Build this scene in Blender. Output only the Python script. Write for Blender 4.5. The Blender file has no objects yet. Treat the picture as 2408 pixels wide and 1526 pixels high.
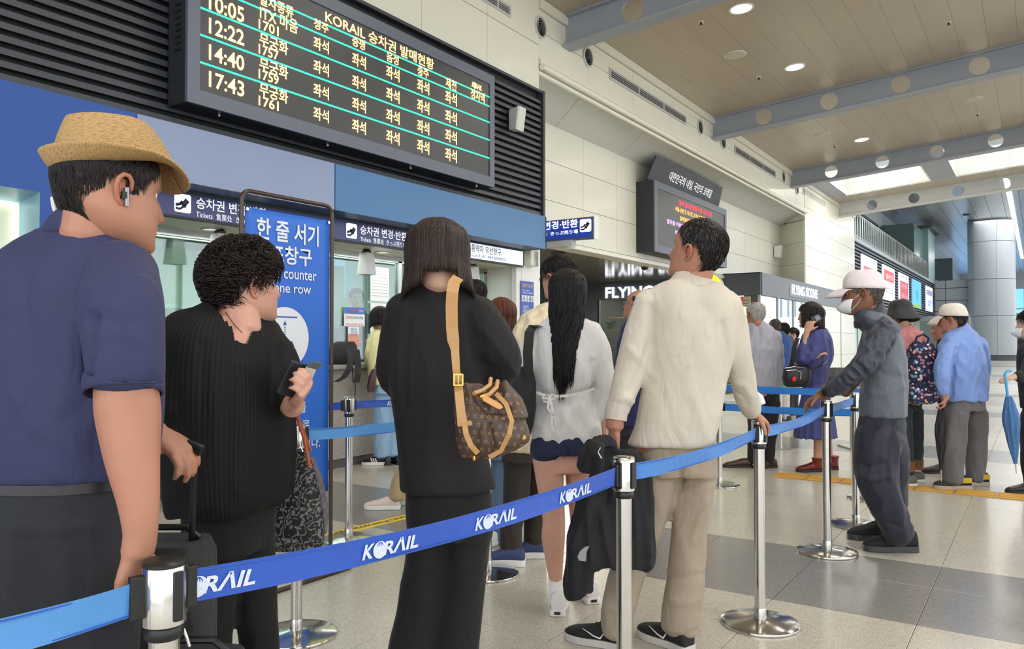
import bpy, bmesh, math, random
import numpy as np
from mathutils import Vector, Matrix, noise as mnoise
# ---------------------------------------------------------------- camera, world, sun, exposure
W_, H_, F_ = 2408, 1526, 1850.0
CAM = Vector((0, 0, 1.27)); PHI = math.radians(33.8); PIT = math.radians(1.2)
S = bpy.context.scene
C = S.collection
FW = Vector((math.cos(PHI)*math.cos(PIT), math.sin(PHI)*math.cos(PIT), math.sin(PIT)))
RT = Vector((math.sin(PHI), -math.cos(PHI), 0)); UP = RT.cross(FW)
cd = bpy.data.cameras.new('camera'); cd.sensor_width = 36; cd.lens = F_*36/W_; cd.clip_start = .05; cd.clip_end = 400
co = bpy.data.objects.new('camera', cd); C.objects.link(co); co.location = CAM
co.rotation_euler = (math.pi/2+PIT, 0, PHI-math.pi/2); S.camera = co
S.view_settings.view_transform = 'Standard'; S.view_settings.look = 'None'
S.view_settings.gamma = 1; S.view_settings.use_curve_mapping = False
S.view_settings.exposure = 0.56
S.cycles.use_denoising = True
S.cycles.max_bounces = 7; S.cycles.diffuse_bounces = 4; S.cycles.glossy_bounces = 3
S.cycles.transmission_bounces = 6; S.cycles.transparent_max_bounces = 8
S.cycles.caustics_reflective = False; S.cycles.caustics_refractive = False
w = bpy.data.worlds.new('world'); S.world = w; w.use_nodes = True
bgn = w.node_tree.nodes['Background']; bgn.inputs[0].default_value = (.92, .96, 1.0, 1); bgn.inputs[1].default_value = 1.85
def area_light(name, loc, sx, sy, power, col, rot=(0, 0, 0)):
    l = bpy.data.lights.new(name, 'AREA'); l.shape = 'RECTANGLE'; l.size = sx; l.size_y = sy; l.energy = power; l.color = col
    o = bpy.data.objects.new(name, l); C.objects.link(o); o.location = loc; o.rotation_euler = rot
    return o
# fluorescent strips of the ticket office interior and the near hall's ceiling lamp rows; added fill lights follow
area_light('office_light', (3.0, 7.6, 2.5), 8, 1.0, 90, (.9, 1, .93))
area_light('office_light', (3.5, 6.05, 2.2), 9, .15, 22, (.95, 1, .9))
for k, x in enumerate((-3, 3.0, 8.0, 13.2, 19.4, 26.0)):
    area_light('hall_light', (x, .8, 6.25), .6, 9.0, 150, (1, .95, .87))
area_light('shop_fill', (13.5, 8.6, 2.8), 7, 2.6, 330, (1, .94, .8))  # fill light added to brighten the passage, no fitting there
area_light('shop_fill', (22.5, 10, 2.8), 3, 2, 60, (1, .9, .75))  # second added fill, lifts the shop interior
for x in (38, 58, 82): area_light('hall_light', (x, -1, 9.1), 6, 9.0, 600, (.98, .98, 1))  # big fill lights added to brighten the far hall

TEXTS = [('대기선(Waiting Line)', 0.01), ('10:05', 0.012), ('12:22', 0.012), ('14:40', 0.012), ('17:43', 0.012), ('열차종류', 0.01), ('ITX 마음', 0.01), ('1701', 0.01), ('1757', 0.01), ('1759', 0.01), ('1761', 0.01), ('무궁화', 0.01), ('좌석', 0.008), ('청주', 0.008), ('증평', 0.008), ('음성', 0.008), ('충주', 0.008), ('제천', 0.008), ('정차역', 0.008), ('KORAIL 승차권 발매현황', 0.006), ('K', 0.03), ('RΛIL', 0.03), ('승차권 변경·반환', 0.015), ('Tickets  售票处  きっぷ売り場', 0.0), ('교통약자 우선창구', 0.006), ('Priority Lane 爱心窗口  障害者·高齢者優先窓口', 0.0), ('교통약자 우선 창구', 0.01), ('Ticket counter for\ntransportation vulnerable', 0.0), ('교통약자\n(장애인·휠체어\n노약자)', 0.0), ('신분증 확인', 0.02), ('안내', 0.0), ('국적', 0.01), ('확인을 위해 신분증을', 0.0), ('외국인, 경로, 장애인 할인 불가', 0.0), ('할인\n안내\n좌석', 0.0), ('대한민국의 내일, 국민의 코레일', 0.008), ('일부 열차 운행중지 및 지연 안내', 0.004), ('서울-신촌 간 서소문 고가도로 철거공사 중 문제로', 0.004), ('일부열차가 운행중지 및 지연되고 있으니', 0.004), ('열차를 이용하시기 전에 운행 정보를 확인하시기', 0.004), ('바랍니다. 고객 여러분의', 0.004), ('FLYING SCONE', 0.025), ('FLYING SCONE', 0.0), ('곳', 0.01), ('맛있는', 0.01), ('COFFEE', 0.01), ('home made', 0.01), ('국가의 결 따라', 0.0), ('결이다', 0.0), ('대한민국\n여수여행', 0.0), ('충북여행', 0.0), ('국민연수', 0.0), ('떠나는', 0.0), ('미디어', 0.0), ('소백산\n국립', 0.0), ('한 줄 서기', 0.02), ('매표창구', 0.02), ('Ticket counter', 0.008), ('at one row', 0.008), ('승차권 구매를', 0.012), ('위하여 한줄로', 0.012), ('서주시기 바랍니다.', 0.012)] #T
# ---------------------------------------------------------------- helpers
def L(c):
    return tuple(((v/255)/12.92 if v/255 <= .04045 else ((v/255+.055)/1.055)**2.4) for v in c)
def proj(u, v, d):   # photograph pixel at depth d (metres along the view axis) -> world point
    return CAM + FW*d + RT*((u-W_/2)/F_*d) + UP*((H_/2-v)/F_*d)
def topx(p):
    q = Vector(p)-CAM; d = q.dot(FW)
    return (W_/2+q.dot(RT)/d*F_, H_/2-q.dot(UP)/d*F_, d)
def hit(u, v, axis, val):   # where the line of sight meets a plane x=val / y=val / z=val
    r = FW+RT*((u-W_/2)/F_)+UP*((H_/2-v)/F_)
    return CAM+r*((val-CAM[axis])/r[axis])
def gnd(u, d):      # ground point seen in column u at depth d
    p = proj(u, H_/2, d); return Vector((p.x, p.y, 0))
MATS = {}
def mat(name, col=(200, 200, 200), rough=.6, metal=0, emit=0, noise=0, nscale=40, bump=0, bscale=60, coat=0, alpha=1,
        sheen=0, vcol=False, trans=0, aniso=None, spec=.5, lin=None, sss=0, emcol=None):
    if name in MATS: return MATS[name]
    m = bpy.data.materials.new(name); m.use_nodes = True; nt = m.node_tree; b = nt.nodes['Principled BSDF']
    c = lin or L(col)
    b.inputs['Base Color'].default_value = (*c, 1); b.inputs['Roughness'].default_value = rough
    b.inputs['Metallic'].default_value = metal; b.inputs['Specular IOR Level'].default_value = spec
    if coat: b.inputs['Coat Weight'].default_value = coat; b.inputs['Coat Roughness'].default_value = .12
    if sheen: b.inputs['Sheen Weight'].default_value = sheen; b.inputs['Sheen Roughness'].default_value = .4
    if trans: b.inputs['Transmission Weight'].default_value = trans
    if sss: b.inputs['Subsurface Weight'].default_value = sss; b.inputs['Subsurface Radius'].default_value = (.012, .005, .003); b.inputs['Subsurface Scale'].default_value = 1
    if alpha < 1: b.inputs['Alpha'].default_value = alpha
    if emit: b.inputs['Emission Color'].default_value = (*(L(emcol) if emcol else c), 1); b.inputs['Emission Strength'].default_value = emit
    src = None
    if vcol:
        a = nt.nodes.new('ShaderNodeAttribute'); a.attribute_name = 'col'; src = a.outputs['Color']
        nt.links.new(src, b.inputs['Base Color'])
    tc = nt.nodes.new('ShaderNodeTexCoord')
    mp = nt.nodes.new('ShaderNodeMapping'); nt.links.new(tc.outputs['Object'], mp.inputs[0])
    if aniso: mp.inputs['Scale'].default_value = aniso
    if noise:
        n = nt.nodes.new('ShaderNodeTexNoise'); n.inputs['Scale'].default_value = nscale; n.inputs['Detail'].default_value = 4
        nt.links.new(mp.outputs[0], n.inputs['Vector'])
        r = nt.nodes.new('ShaderNodeMapRange'); r.inputs[3].default_value = 1-noise; r.inputs[4].default_value = 1+noise
        r.inputs[1].default_value = .3; r.inputs[2].default_value = .7
        nt.links.new(n.outputs[0], r.inputs[0])
        mx = nt.nodes.new('ShaderNodeVectorMath'); mx.operation = 'SCALE'
        if src: nt.links.new(src, mx.inputs[0])
        else: mx.inputs[0].default_value = c
        nt.links.new(r.outputs[0], mx.inputs['Scale']); nt.links.new(mx.outputs[0], b.inputs['Base Color'])
    if bump:
        n2 = nt.nodes.new('ShaderNodeTexNoise'); n2.inputs['Scale'].default_value = bscale; n2.inputs['Detail'].default_value = 3
        nt.links.new(mp.outputs[0], n2.inputs['Vector'])
        bp = nt.nodes.new('ShaderNodeBump'); bp.inputs['Strength'].default_value = bump; bp.inputs['Distance'].default_value = .004
        nt.links.new(n2.outputs[0], bp.inputs['Height']); nt.links.new(bp.outputs[0], b.inputs['Normal'])
    MATS[name] = m
    return m
def glass(name='glass', tint=(225, 240, 235), alpha=.15, rough=.02):
    if name in MATS: return MATS[name]
    m = bpy.data.materials.new(name); m.use_nodes = True; nt = m.node_tree; nt.nodes.clear()
    o = nt.nodes.new('ShaderNodeOutputMaterial'); mx = nt.nodes.new('ShaderNodeMixShader')
    t = nt.nodes.new('ShaderNodeBsdfTransparent'); t.inputs[0].default_value = (*L(tint), 1)
    g = nt.nodes.new('ShaderNodeBsdfGlossy'); g.inputs['Roughness'].default_value = rough; g.inputs[0].default_value = (.9, .95, 1, 1)
    lw = nt.nodes.new('ShaderNodeLayerWeight'); f = nt.nodes.new('ShaderNodeMath'); f.operation = 'POWER'; f.inputs[1].default_value = 5; nt.links.new(lw.outputs['Facing'], f.inputs[0])
    mr = nt.nodes.new('ShaderNodeMath'); mr.operation = 'ADD'; mr.inputs[1].default_value = alpha; mr.use_clamp = True
    nt.links.new(f.outputs[0], mr.inputs[0]); nt.links.new(mr.outputs[0], mx.inputs[0])
    nt.links.new(t.outputs[0], mx.inputs[1]); nt.links.new(g.outputs[0], mx.inputs[2]); nt.links.new(mx.outputs[0], o.inputs[0])
    MATS[name] = m; return m
def link(name, me, m=None, parent=None, smooth=False):
    if m is not None and not me.materials:
        for k in (m if isinstance(m, (list, tuple)) else [m]): me.materials.append(k)
    if smooth:
        me.polygons.foreach_set('use_smooth', [True]*len(me.polygons))
    o = bpy.data.objects.new(name, me); C.objects.link(o)
    if parent is not None:
        o.parent = parent
        if parent.type == 'EMPTY' or True: o.matrix_parent_inverse = pinv(parent)
    return o
def world_of(o):
    m = Matrix.LocRotScale(o.location, o.rotation_euler, o.scale)
    if o.parent: return world_of(o.parent) @ o.matrix_parent_inverse @ m
    return m
def pinv(p): return world_of(p).inverted()
def tag(o, label=None, cat=None, group=None, kind=None):
    if label: o['label'] = label
    if cat: o['category'] = cat
    if group: o['group'] = group
    if kind: o['kind'] = kind
    return o
def empty(name, loc=(0, 0, 0), label=None, cat=None, group=None, kind=None, parent=None):
    o = bpy.data.objects.new(name, None); C.objects.link(o); o.location = loc; o.empty_display_size = .1
    if parent is not None: o.parent = parent; o.matrix_parent_inverse = pinv(parent)
    return tag(o, label, cat, group, kind)
def copy_tree(o, dx=(0, 0, 0), parent=None, top=True):
    c = o.copy(); C.objects.link(c)
    if parent is not None: c.parent = parent
    if top: c.location = o.location+Vector(dx)
    for ch in list(o.children): copy_tree(ch, parent=c, top=False)
    return c
class MB:
    """collects shapes given in world coordinates and links them as one mesh"""
    def __init__(s): s.v = []; s.f = []
    def add(s, vs, fs):
        n = len(s.v); s.v += [tuple(p) for p in vs]; s.f += [tuple(i+n for i in f) for f in fs]; return s
    def box(s, x0, x1, y0, y1, z0, z1):
        vs = [(x, y, z) for x in (x0, x1) for y in (y0, y1) for z in (z0, z1)]
        return s.add(vs, [(0, 1, 3, 2), (4, 6, 7, 5), (0, 4, 5, 1), (2, 3, 7, 6), (0, 2, 6, 4), (1, 5, 7, 3)])
    def obox(s, c, ax, ay, az, hx, hy, hz):
        c = Vector(c); vs = [c+ax*(i*hx)+ay*(j*hy)+az*(k*hz) for i in (-1, 1) for j in (-1, 1) for k in (-1, 1)]
        return s.add(vs, [(0, 1, 3, 2), (4, 6, 7, 5), (0, 4, 5, 1), (2, 3, 7, 6), (0, 2, 6, 4), (1, 5, 7, 3)])
    def prism(s, poly, d):   # planar polygon of world points extruded by vector d
        n = len(poly); P = [Vector(p) for p in poly]; Q = [p+Vector(d) for p in P]
        return s.add(P+Q, [tuple(range(n))[::-1], tuple(range(n, 2*n))]+[(i, (i+1) % n, n+(i+1) % n, n+i) for i in range(n)])
    def lathe(s, c, prof, n=24, ax=Vector((0, 0, 1))):
        c = Vector(c); ax = ax.normalized(); a = ax.orthogonal().normalized(); b = ax.cross(a)
        vs = [c+ax*z+(a*math.cos(t)+b*math.sin(t))*r for r, z in prof for t in [2*math.pi*i/n for i in range(n)]]
        k = len(prof); fs = [(j*n+i, j*n+(i+1) % n, (j+1)*n+(i+1) % n, (j+1)*n+i) for j in range(k-1) for i in range(n)]
        fs += [tuple(range(n))[::-1], tuple((k-1)*n+i for i in range(n))]
        return s.add(vs, fs)
    def cyl(s, a, b, r, n=12, r2=None):
        a = Vector(a); b = Vector(b); h = (b-a).length
        return s.lathe(a, [(r, 0), (r2 if r2 is not None else r, h)], n, b-a)
    def tube(s, pts, r, n=8, flat=1.0, upv=None, cap=True):
        P = [Vector(p) for p in pts]; k = len(P); R = r if isinstance(r, (list, tuple)) else [r]*k
        t0 = (P[1]-P[0]).normalized(); nrm = (upv or t0.orthogonal()); nrm = (nrm-t0*nrm.dot(t0)).normalized(); vs = []
        for i in range(k):
            t = (P[min(i+1, k-1)]-P[max(i-1, 0)]).normalized(); nrm = (nrm-t*nrm.dot(t))
            nrm = nrm.normalized() if nrm.length > 1e-6 else t.orthogonal().normalized(); bn = t.cross(nrm)
            vs += [P[i]+nrm*(math.cos(2*math.pi*j/n)*R[i])+bn*(math.sin(2*math.pi*j/n)*R[i]*flat) for j in range(n)]
        fs = [(i*n+j, i*n+(j+1) % n, (i+1)*n+(j+1) % n, (i+1)*n+j) for i in range(k-1) for j in range(n)]
        if cap: fs += [tuple(range(n))[::-1], tuple((k-1)*n+j for j in range(n))]
        return s.add(vs, fs)
    def ribbon(s, pts, wid, nrm, th=.002):   # flat strap through pts; wid: half-width vectors per point
        P = [Vector(p) for p in pts]; vs = []
        for i, p in enumerate(P):
            wv = wid[i] if isinstance(wid, list) else wid; nv = nrm[i] if isinstance(nrm, list) else nrm
            vs += [p+wv+nv*th, p-wv+nv*th, p-wv-nv*th, p+wv-nv*th]
        k = len(P); fs = [(i*4+j, i*4+(j+1) % 4, (i+1)*4+(j+1) % 4, (i+1)*4+j) for i in range(k-1) for j in range(4)]
        fs += [(3, 2, 1, 0), tuple((k-1)*4+j for j in range(4))]
        return s.add(vs, fs)
    def mesh(s, name='mesh'):
        me = bpy.data.meshes.new(name); me.from_pydata(s.v, [], s.f); me.update()
        bm = bmesh.new(); bm.from_mesh(me); bmesh.ops.recalc_face_normals(bm, faces=bm.faces); bm.to_mesh(me); bm.free()
        return me
    def build(s, name, m, parent=None, smooth=False, bevel=0):
        o = link(name, s.mesh(name), m, parent, smooth)
        if smooth: autosmooth(o)
        if bevel:
            b = o.modifiers.new('b', 'BEVEL'); b.width = bevel; b.segments = 2; b.limit_method = 'ANGLE'
        return o
def autosmooth(o, ang=.7):
    me = o.data; bm = bmesh.new(); bm.from_mesh(me)
    for e in bm.edges:
        if len(e.link_faces) == 2 and e.calc_face_angle(0) > ang: e.smooth = False
    bm.to_mesh(me); bm.free()
Z = Vector((0, 0, 1)); X = Vector((1, 0, 0)); Y = Vector((0, 1, 0))
_tc = {}
def text_geo(keys):     # builds all lettering outlines in one go
    cu = bpy.data.curves.new('t', 'FONT'); cu.resolution_u = 3; ob = bpy.data.objects.new('t', cu); C.objects.link(ob)
    old = []
    for body, bold in keys:
        cu.body = body; cu.offset = bold; me = bpy.data.meshes.new_from_object(ob.evaluated_get(bpy.context.evaluated_depsgraph_get()))
        co_ = np.zeros(len(me.vertices)*3); me.vertices.foreach_get('co', co_); _tc[(body, bold)] = (co_.reshape(-1, 3), [tuple(p.vertices) for p in me.polygons]); old.append(me)
    for me in old: bpy.data.meshes.remove(me)
    bpy.data.objects.remove(ob); bpy.data.curves.remove(cu)
text_geo(TEXTS)
def text_on(body, o, r, u, w, h, m, parent=None, bold=0.0, name='lettering', shear=0, th=0, fit=True, label=None):
    """lettering centred at o on a plane spanned by r (reading direction) and u; w x h metres"""
    key = (body, bold)
    if key not in _tc: text_geo([key]); print('MISSKEY', repr(key))
    co_, fs = _tc[key]; mn = co_.min(0); mx = co_.max(0); sz = mx-mn
    a = (co_-(mn+mx)/2); o = Vector(o); sx = w/sz[0] if w else h/sz[1]; sy = h/sz[1] if h else sx
    nrm = Vector(r).cross(Vector(u)).normalized(); vs = []
    for p in a:
        vs.append(o+Vector(r)*(p[0]*sx+p[1]*sy*shear)+Vector(u)*(p[1]*sy)+nrm*.0015)
    me = bpy.data.meshes.new(name)
    if th:
        b = MB(); n = len(vs); me.from_pydata([tuple(v) for v in vs], [], fs)
        bm = bmesh.new(); bm.from_mesh(me); g = bmesh.ops.extrude_face_region(bm, geom=bm.faces[:])
        bmesh.ops.translate(bm, vec=nrm*th, verts=[q for q in g['geom'] if isinstance(q, bmesh.types.BMVert)]); bm.to_mesh(me); bm.free()
    else: me.from_pydata([tuple(v) for v in vs], [], fs)
    ob = link(name, me, m, parent)
    if label: ob['label'] = label
    return ob
def txt_y(body, uL, uR, v, hpx, y, m, parent, **k):   # lettering on a wall plane y = const, placed from where the photo shows it
    um = (uL+uR)/2; a = hit(uL, v, 1, y); b = hit(uR, v, 1, y); c = hit(um, v, 1, y); d = topx(c)[2]
    return text_on(body, (( a.x+b.x)/2, y, c.z), X, Z, b.x-a.x, hpx*d/F_, m, parent, **k)
def txt_x(body, uL, uR, v, hpx, x, m, parent, **k):
    um = (uL+uR)/2; a = hit(uL, v, 0, x); b = hit(uR, v, 0, x); c = hit(um, v, 0, x); d = topx(c)[2]
    return text_on(body, (x, (a.y+b.y)/2, c.z), -Y, Z, abs(b.y-a.y), hpx*d/F_, m, parent, **k)
# ---------------------------------------------------------------- structure
YF, YR, YL = 5.70, 6.60, 5.62      # front wall plane, recessed wall plane, louver face
zc = lambda y: 6.0+.08*(5.7-y)
m_tile = None
def terrazzo(name, col, dark):
    m = mat(name, col, .22, spec=.5); nt = m.node_tree; b = nt.nodes['Principled BSDF']
    tc = nt.nodes.new('ShaderNodeNewGeometry')
    n1 = nt.nodes.new('ShaderNodeTexNoise'); n1.inputs['Scale'].default_value = 190; n1.inputs['Detail'].default_value = 2
    n2 = nt.nodes.new('ShaderNodeTexVoronoi'); n2.inputs['Scale'].default_value = 110
    n3 = nt.nodes.new('ShaderNodeTexNoise'); n3.inputs['Scale'].default_value = .7
    for n in (n1, n2, n3): nt.links.new(tc.outputs['Position'], n.inputs['Vector'])
    r1 = nt.nodes.new('ShaderNodeValToRGB'); r1.color_ramp.elements[0].position = .32; r1.color_ramp.elements[1].position = .44
    r1.color_ramp.elements[0].color = (*L(dark), 1); r1.color_ramp.elements[1].color = (*L(col), 1)
    nt.links.new(n1.outputs[0], r1.inputs[0])
    r2 = nt.nodes.new('ShaderNodeMapRange'); r2.inputs[3].default_value = .86; r2.inputs[4].default_value = 1.12
    nt.links.new(n2.outputs['Color'], r2.inputs[0])
    r3 = nt.nodes.new('ShaderNodeMapRange'); r3.inputs[3].default_value = .92; r3.inputs[4].default_value = 1.08; nt.links.new(n3.outputs[0], r3.inputs[0])
    a = nt.nodes.new('ShaderNodeVectorMath'); a.operation = 'SCALE'; nt.links.new(r1.outputs[0], a.inputs[0]); nt.links.new(r2.outputs[0], a.inputs['Scale'])
    c = nt.nodes.new('ShaderNodeVectorMath'); c.operation = 'SCALE'; nt.links.new(a.outputs[0], c.inputs[0]); nt.links.new(r3.outputs[0], c.inputs['Scale'])
    nt.links.new(c.outputs[0], b.inputs['Base Color'])
    rr = nt.nodes.new('ShaderNodeMapRange'); rr.inputs[3].default_value = .12; rr.inputs[4].default_value = .3
    nt.links.new(n3.outputs[0], rr.inputs[0]); nt.links.new(rr.outputs[0], b.inputs['Roughness'])
    return m
m_ter = terrazzo('terrazzo_pale', (196, 190, 176), (140, 132, 118))
m_terd = terrazzo('terrazzo_grey', (140, 138, 132), (92, 90, 86))
m_joint = mat('joint', (92, 88, 80), .8)
m_cream = mat('cream_panel', (226, 224, 208), .38, noise=.02, nscale=1.2, coat=.15)
m_gap = mat('panel_gap', (95, 95, 90), .8)
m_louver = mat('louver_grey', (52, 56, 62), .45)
m_louverd = mat('louver_back', (22, 23, 25), .7)
m_beam = mat('beam_grey', (150, 157, 166), .45, noise=.03, nscale=3)
m_ceil = mat('ceiling_plank', (172, 160, 143), .32, noise=.05, nscale=.8, aniso=(1, 3, 1))
m_white = mat('white_paint', (232, 232, 226), .5)
m_black = mat('black_plastic', (22, 22, 24), .4)
m_steel = mat('stainless', (205, 202, 196), .14, metal=1, noise=.04, nscale=30)
m_steelb = mat('stainless_brushed', (190, 188, 182), .25, metal=1)
m_granite = mat('granite', (150, 144, 134), .5, noise=.35, nscale=120)
m_alu = mat('aluminium', (170, 175, 175), .35, metal=.8)
m_skirt = mat('dark_skirting', (78, 74, 70), .5)

floor = MB().box(-8, 125, -26, 14, -.08, -.008).build('floor', m_joint); tag(floor, kind='structure')
TS = .635; tp = []
dark_bands = [(3.95, 5.05), (9.65, 10.75), (15.35, 16.45), (21.0, 22.1), (33, 34.4), (46, 47.4)]
xe = [-6.0]
bx = sorted([b for a in dark_bands[:4] for b in a])
while xe[-1] < 24:
    nx = xe[-1]+TS
    for b in bx:
        if xe[-1] < b-1e-6 < nx+.25: nx = b; break
    xe.append(nx)
tiles = []
for i in range(len(xe)-1):
    xa, xb = xe[i], xe[i+1]; dk = any(a-1e-6 <= xa < b-1e-6 for a, b in dark_bands)
    for j in range(-30, 9):
        ya = .47+TS*j; yb = ya+TS
        cx, cy = (xa+xb)/2, (ya+yb)/2; u, v, d = topx((cx, cy, 0))
        vis = d > .8 and -150 < u < W_+150 and v < H_+200
        tiles.append((d if vis else 1e3+abs(cx)+abs(cy), xa, xb, ya, yb, dk))
tiles.sort(); cache = {}
rest = {False: MB(), True: MB()}
for n, (d, xa, xb, ya, yb, dk) in enumerate(tiles):
    if n < 300 and d < 1e3:
        key = (round(xb-xa, 3), dk)
        if key not in cache:
            hx, hy = (xb-xa)/2-.0015, TS/2-.0015
            cache[key] = MB().add([(sx*hx, sy*hy, -.02) for sx, sy in ((-1, -1), (1, -1), (1, 1), (-1, 1))]+[(sx*(hx), sy*(hy), -.001) for sx, sy in ((-1, -1), (1, -1), (1, 1), (-1, 1))]
                + [(sx*(hx-.001), sy*(hy-.001), 0) for sx, sy in ((-1, -1), (1, -1), (1, 1), (-1, 1))],
                [(0, 1, 5, 4), (1, 2, 6, 5), (2, 3, 7, 6), (3, 0, 4, 7), (4, 5, 9, 8), (5, 6, 10, 9), (6, 7, 11, 10), (7, 4, 8, 11), (8, 9, 10, 11)]).mesh('tile')
            cache[key].materials.append(m_terd if dk else m_ter)
        o = bpy.data.objects.new('tile', cache[key]); C.objects.link(o); o.location = ((xa+xb)/2, (ya+yb)/2, 0); o.parent = floor
    else:
        rest[dk].box(xa+.0015, xb-.0015, ya+.0015, yb-.0015, -.02, 0)
for dk in (False, True):
    o = rest[dk].build('tile_field', m_terd if dk else m_ter, floor); o['kind'] = 'stuff'
x0 = xe[-1]; fb = MB(); fd = MB(); xs = [x0, 33, 34.4, 46, 47.4, 60, 61.4, 74, 75.4, 125]
for i in range(len(xs)-1): (fd if i % 2 else fb).box(xs[i]+.002, xs[i+1]-.002, -26, 14, -.02, 0)
fb.build('floor_slab', m_ter, floor)['kind'] = 'stuff'; fd.build('floor_slab', m_terd, floor)['kind'] = 'stuff'

# tactile paving: a yellow ribbed strip across the hall, and printed waiting line
m_tact = mat('tactile_yellow', (222, 170, 70), .55); m_tactd = mat('tactile_base', (176, 140, 78), .6)
def strip_pt(u, v): return hit(u, v, 2, 0)
a = strip_pt(1697, 1104); b = strip_pt(2400, 1170); sx = (a.x+b.x)/2
tac = empty('tactile_paving', (sx, 0, 0), 'yellow ribbed tactile guide strip across the pale floor tiles', 'tactile paving')
k = 0
for j in range(-16, 8):
    y0 = -4.8+.3*k*1.0; k += 1
    if y0 > 2.0: break
    p = MB().box(sx-.15, sx+.15, y0+.003, y0+.297, .0, .004).build('tile', m_tactd, tac)
    r = MB()
    for q in range(4): r.box(sx-.125+q*.075-.016, sx-.125+q*.075+.016, y0+.012, y0+.288, .004, .009)
    r.build('rib', m_tact, p)
m_yel = mat('floor_yellow', (238, 205, 50), .5); m_ink = mat('ink_black', (30, 30, 30), .6)
wl = empty('waiting_line', (0, 0, 0), 'yellow waiting line strip printed with black words on the floor', 'floor marking')
pa = strip_pt(800, 1252); pb = strip_pt(955, 1215); dirv = (pb-pa).normalized(); nv = Vector((-dirv.y, dirv.x, 0))
cc = (pa+pb)/2
MB().obox(cc+Z*.001, dirv, nv, Z, .78, .052, .0012).build('strip', m_yel, wl)
text_on('대기선(Waiting Line)', cc+dirv*(-.02)+Z*.003, dirv, nv, .62, .06, m_ink, wl, bold=.01)

def panels(parent, rects, fn, m, name='panel', gap=.006, th=.02):
    for r in rects: fn(r, gap, th).build(name, m, parent, bevel=.002)
# front wall (louvers below, cream panels above) ---------------------------
wl_ = MB().box(-6, 9.16, YF, YF+.25, 2.9, 6.0).build('wall_left', m_gap); tag(wl_, kind='structure')
MB().box(-6, 9.16, YF-.02, YF-.001, 2.6, 4.66).build('louver_backing', m_louverd, wl_)
lz = 2.72; me_s = None; i = 0
while lz+.085 < 4.67:
    b = MB(); b.prism([(-6, YL, lz+.004), (-6, YL, lz+.047), (-6, YL+.06, lz+.078), (-6, YL+.06, lz+.03)], (15.14, 0, 0))
    b.build('slat', m_louver, wl_); lz += .085
MB().box(9.12, 9.17, YL-.03, YF, 2.6, 4.69).build('louver_trim', m_louver, wl_)
MB().box(-6, 9.17, YL-.02, YF, 4.655, 4.69).build('louver_trim', m_louver, wl_)
xj = [-6, -4.57, -3.32, -2.07, -.82, .43, 1.68, 2.93, 4.18, 5.43, 6.68, 7.93, 9.16]; zj = [4.7, 5.35, 6.0]
for a_, b_ in zip(xj, xj[1:]):
    for z0, z1 in zip(zj, zj[1:]):
        MB().box(a_+.004, b_-.004, YF-.015, YF+.01, z0+.004, z1-.004).build('panel', m_cream, wl_)
# frieze, crown, moulding, sloped soffit, recessed wall ---------------------
fr = MB().box(9.17, 24, YF+.01, YF+.3, 5.12, 6.05).build('wall_frieze', m_gap); tag(fr, kind='structure')
xf = [9.17, 10.6, 12.2, 13.8, 15.4, 17.0, 18.6, 20.2, 21.8, 23.1, 24.0]
for a_, b_ in zip(xf, xf[1:]):
    MB().box(a_+.004, b_-.004, YF-.005, YF+.02, 5.18, 5.56).build('panel', m_cream, fr)
    MB().box(a_+.004, b_-.004, YF-.005, YF+.02, 5.568, 5.86).build('panel', m_cream, fr)
MB().box(9.17, 31.5, YF-.05, YF+.02, 5.87, 6.0).build('crown_moulding', m_cream, fr)
mo = MB(); mo.box(9.17, 24, YF-.05, YF+.05, 5.09, 5.17); mo.cyl((9.17, YF-.06, 5.05), (24, YF-.06, 5.05), .045, 10); mo.cyl((9.17, YF+.02, 4.99), (24, YF+.02, 4.99), .035, 10)
mo.build('moulding', m_cream, fr, smooth=True)
m_soff = mat('soffit_panel', (200, 203, 200), .4, coat=.1)
so = MB().prism([(9.17, YF+.02, 5.14), (9.17, YR+.04, 4.83), (24.9, YR+.04, 4.83), (24, YF+.02, 5.14)], (0, 0, .02)).build('soffit', m_gap, fr)
xs_ = [9.17, 10.6, 13.0, 15.2, 17.4, 19.6, 21.8, 24.0]
for a_, b_ in zip(xs_, xs_[1:]):
    e = 1.0 if b_ < 23 else 1.0
    p = [(a_+.006, YF+.03, 5.11), (b_-.006, YF+.03, 5.11), (b_+(.85 if b_ > 23.9 else .55)-.006, YR+.02, 4.80), (a_+(.55 if a_ > 9.2 else 0)+.006, YR+.02, 4.80)]
    MB().prism(p, (0, 0, .02)).build('panel', m_soff, fr)
wr = MB().box(9.16, 25.2, YR+.015, YR+.3, 2.91, 4.85).build('wall_recess', m_gap); tag(wr, kind='structure')
xr = [9.16, 10.8, 12.1, 13.4, 14.7, 16.0, 17.3, 18.6, 19.9, 21.2, 22.5, 23.8, 24.95]; zr = [2.92, 3.56, 4.20, 4.84]
for a_, b_ in zip(xr, xr[1:]):
    for z0, z1 in zip(zr, zr[1:]):
        MB().box(a_+.004, b_-.004, YR, YR+.02, z0+.004, z1-.004).build('panel', m_cream, wr)
MB().box(9.2, 24.9, YR-.04, YR+.3, 2.84, 2.91).build('edge_trim', m_cream, wr)
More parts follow.
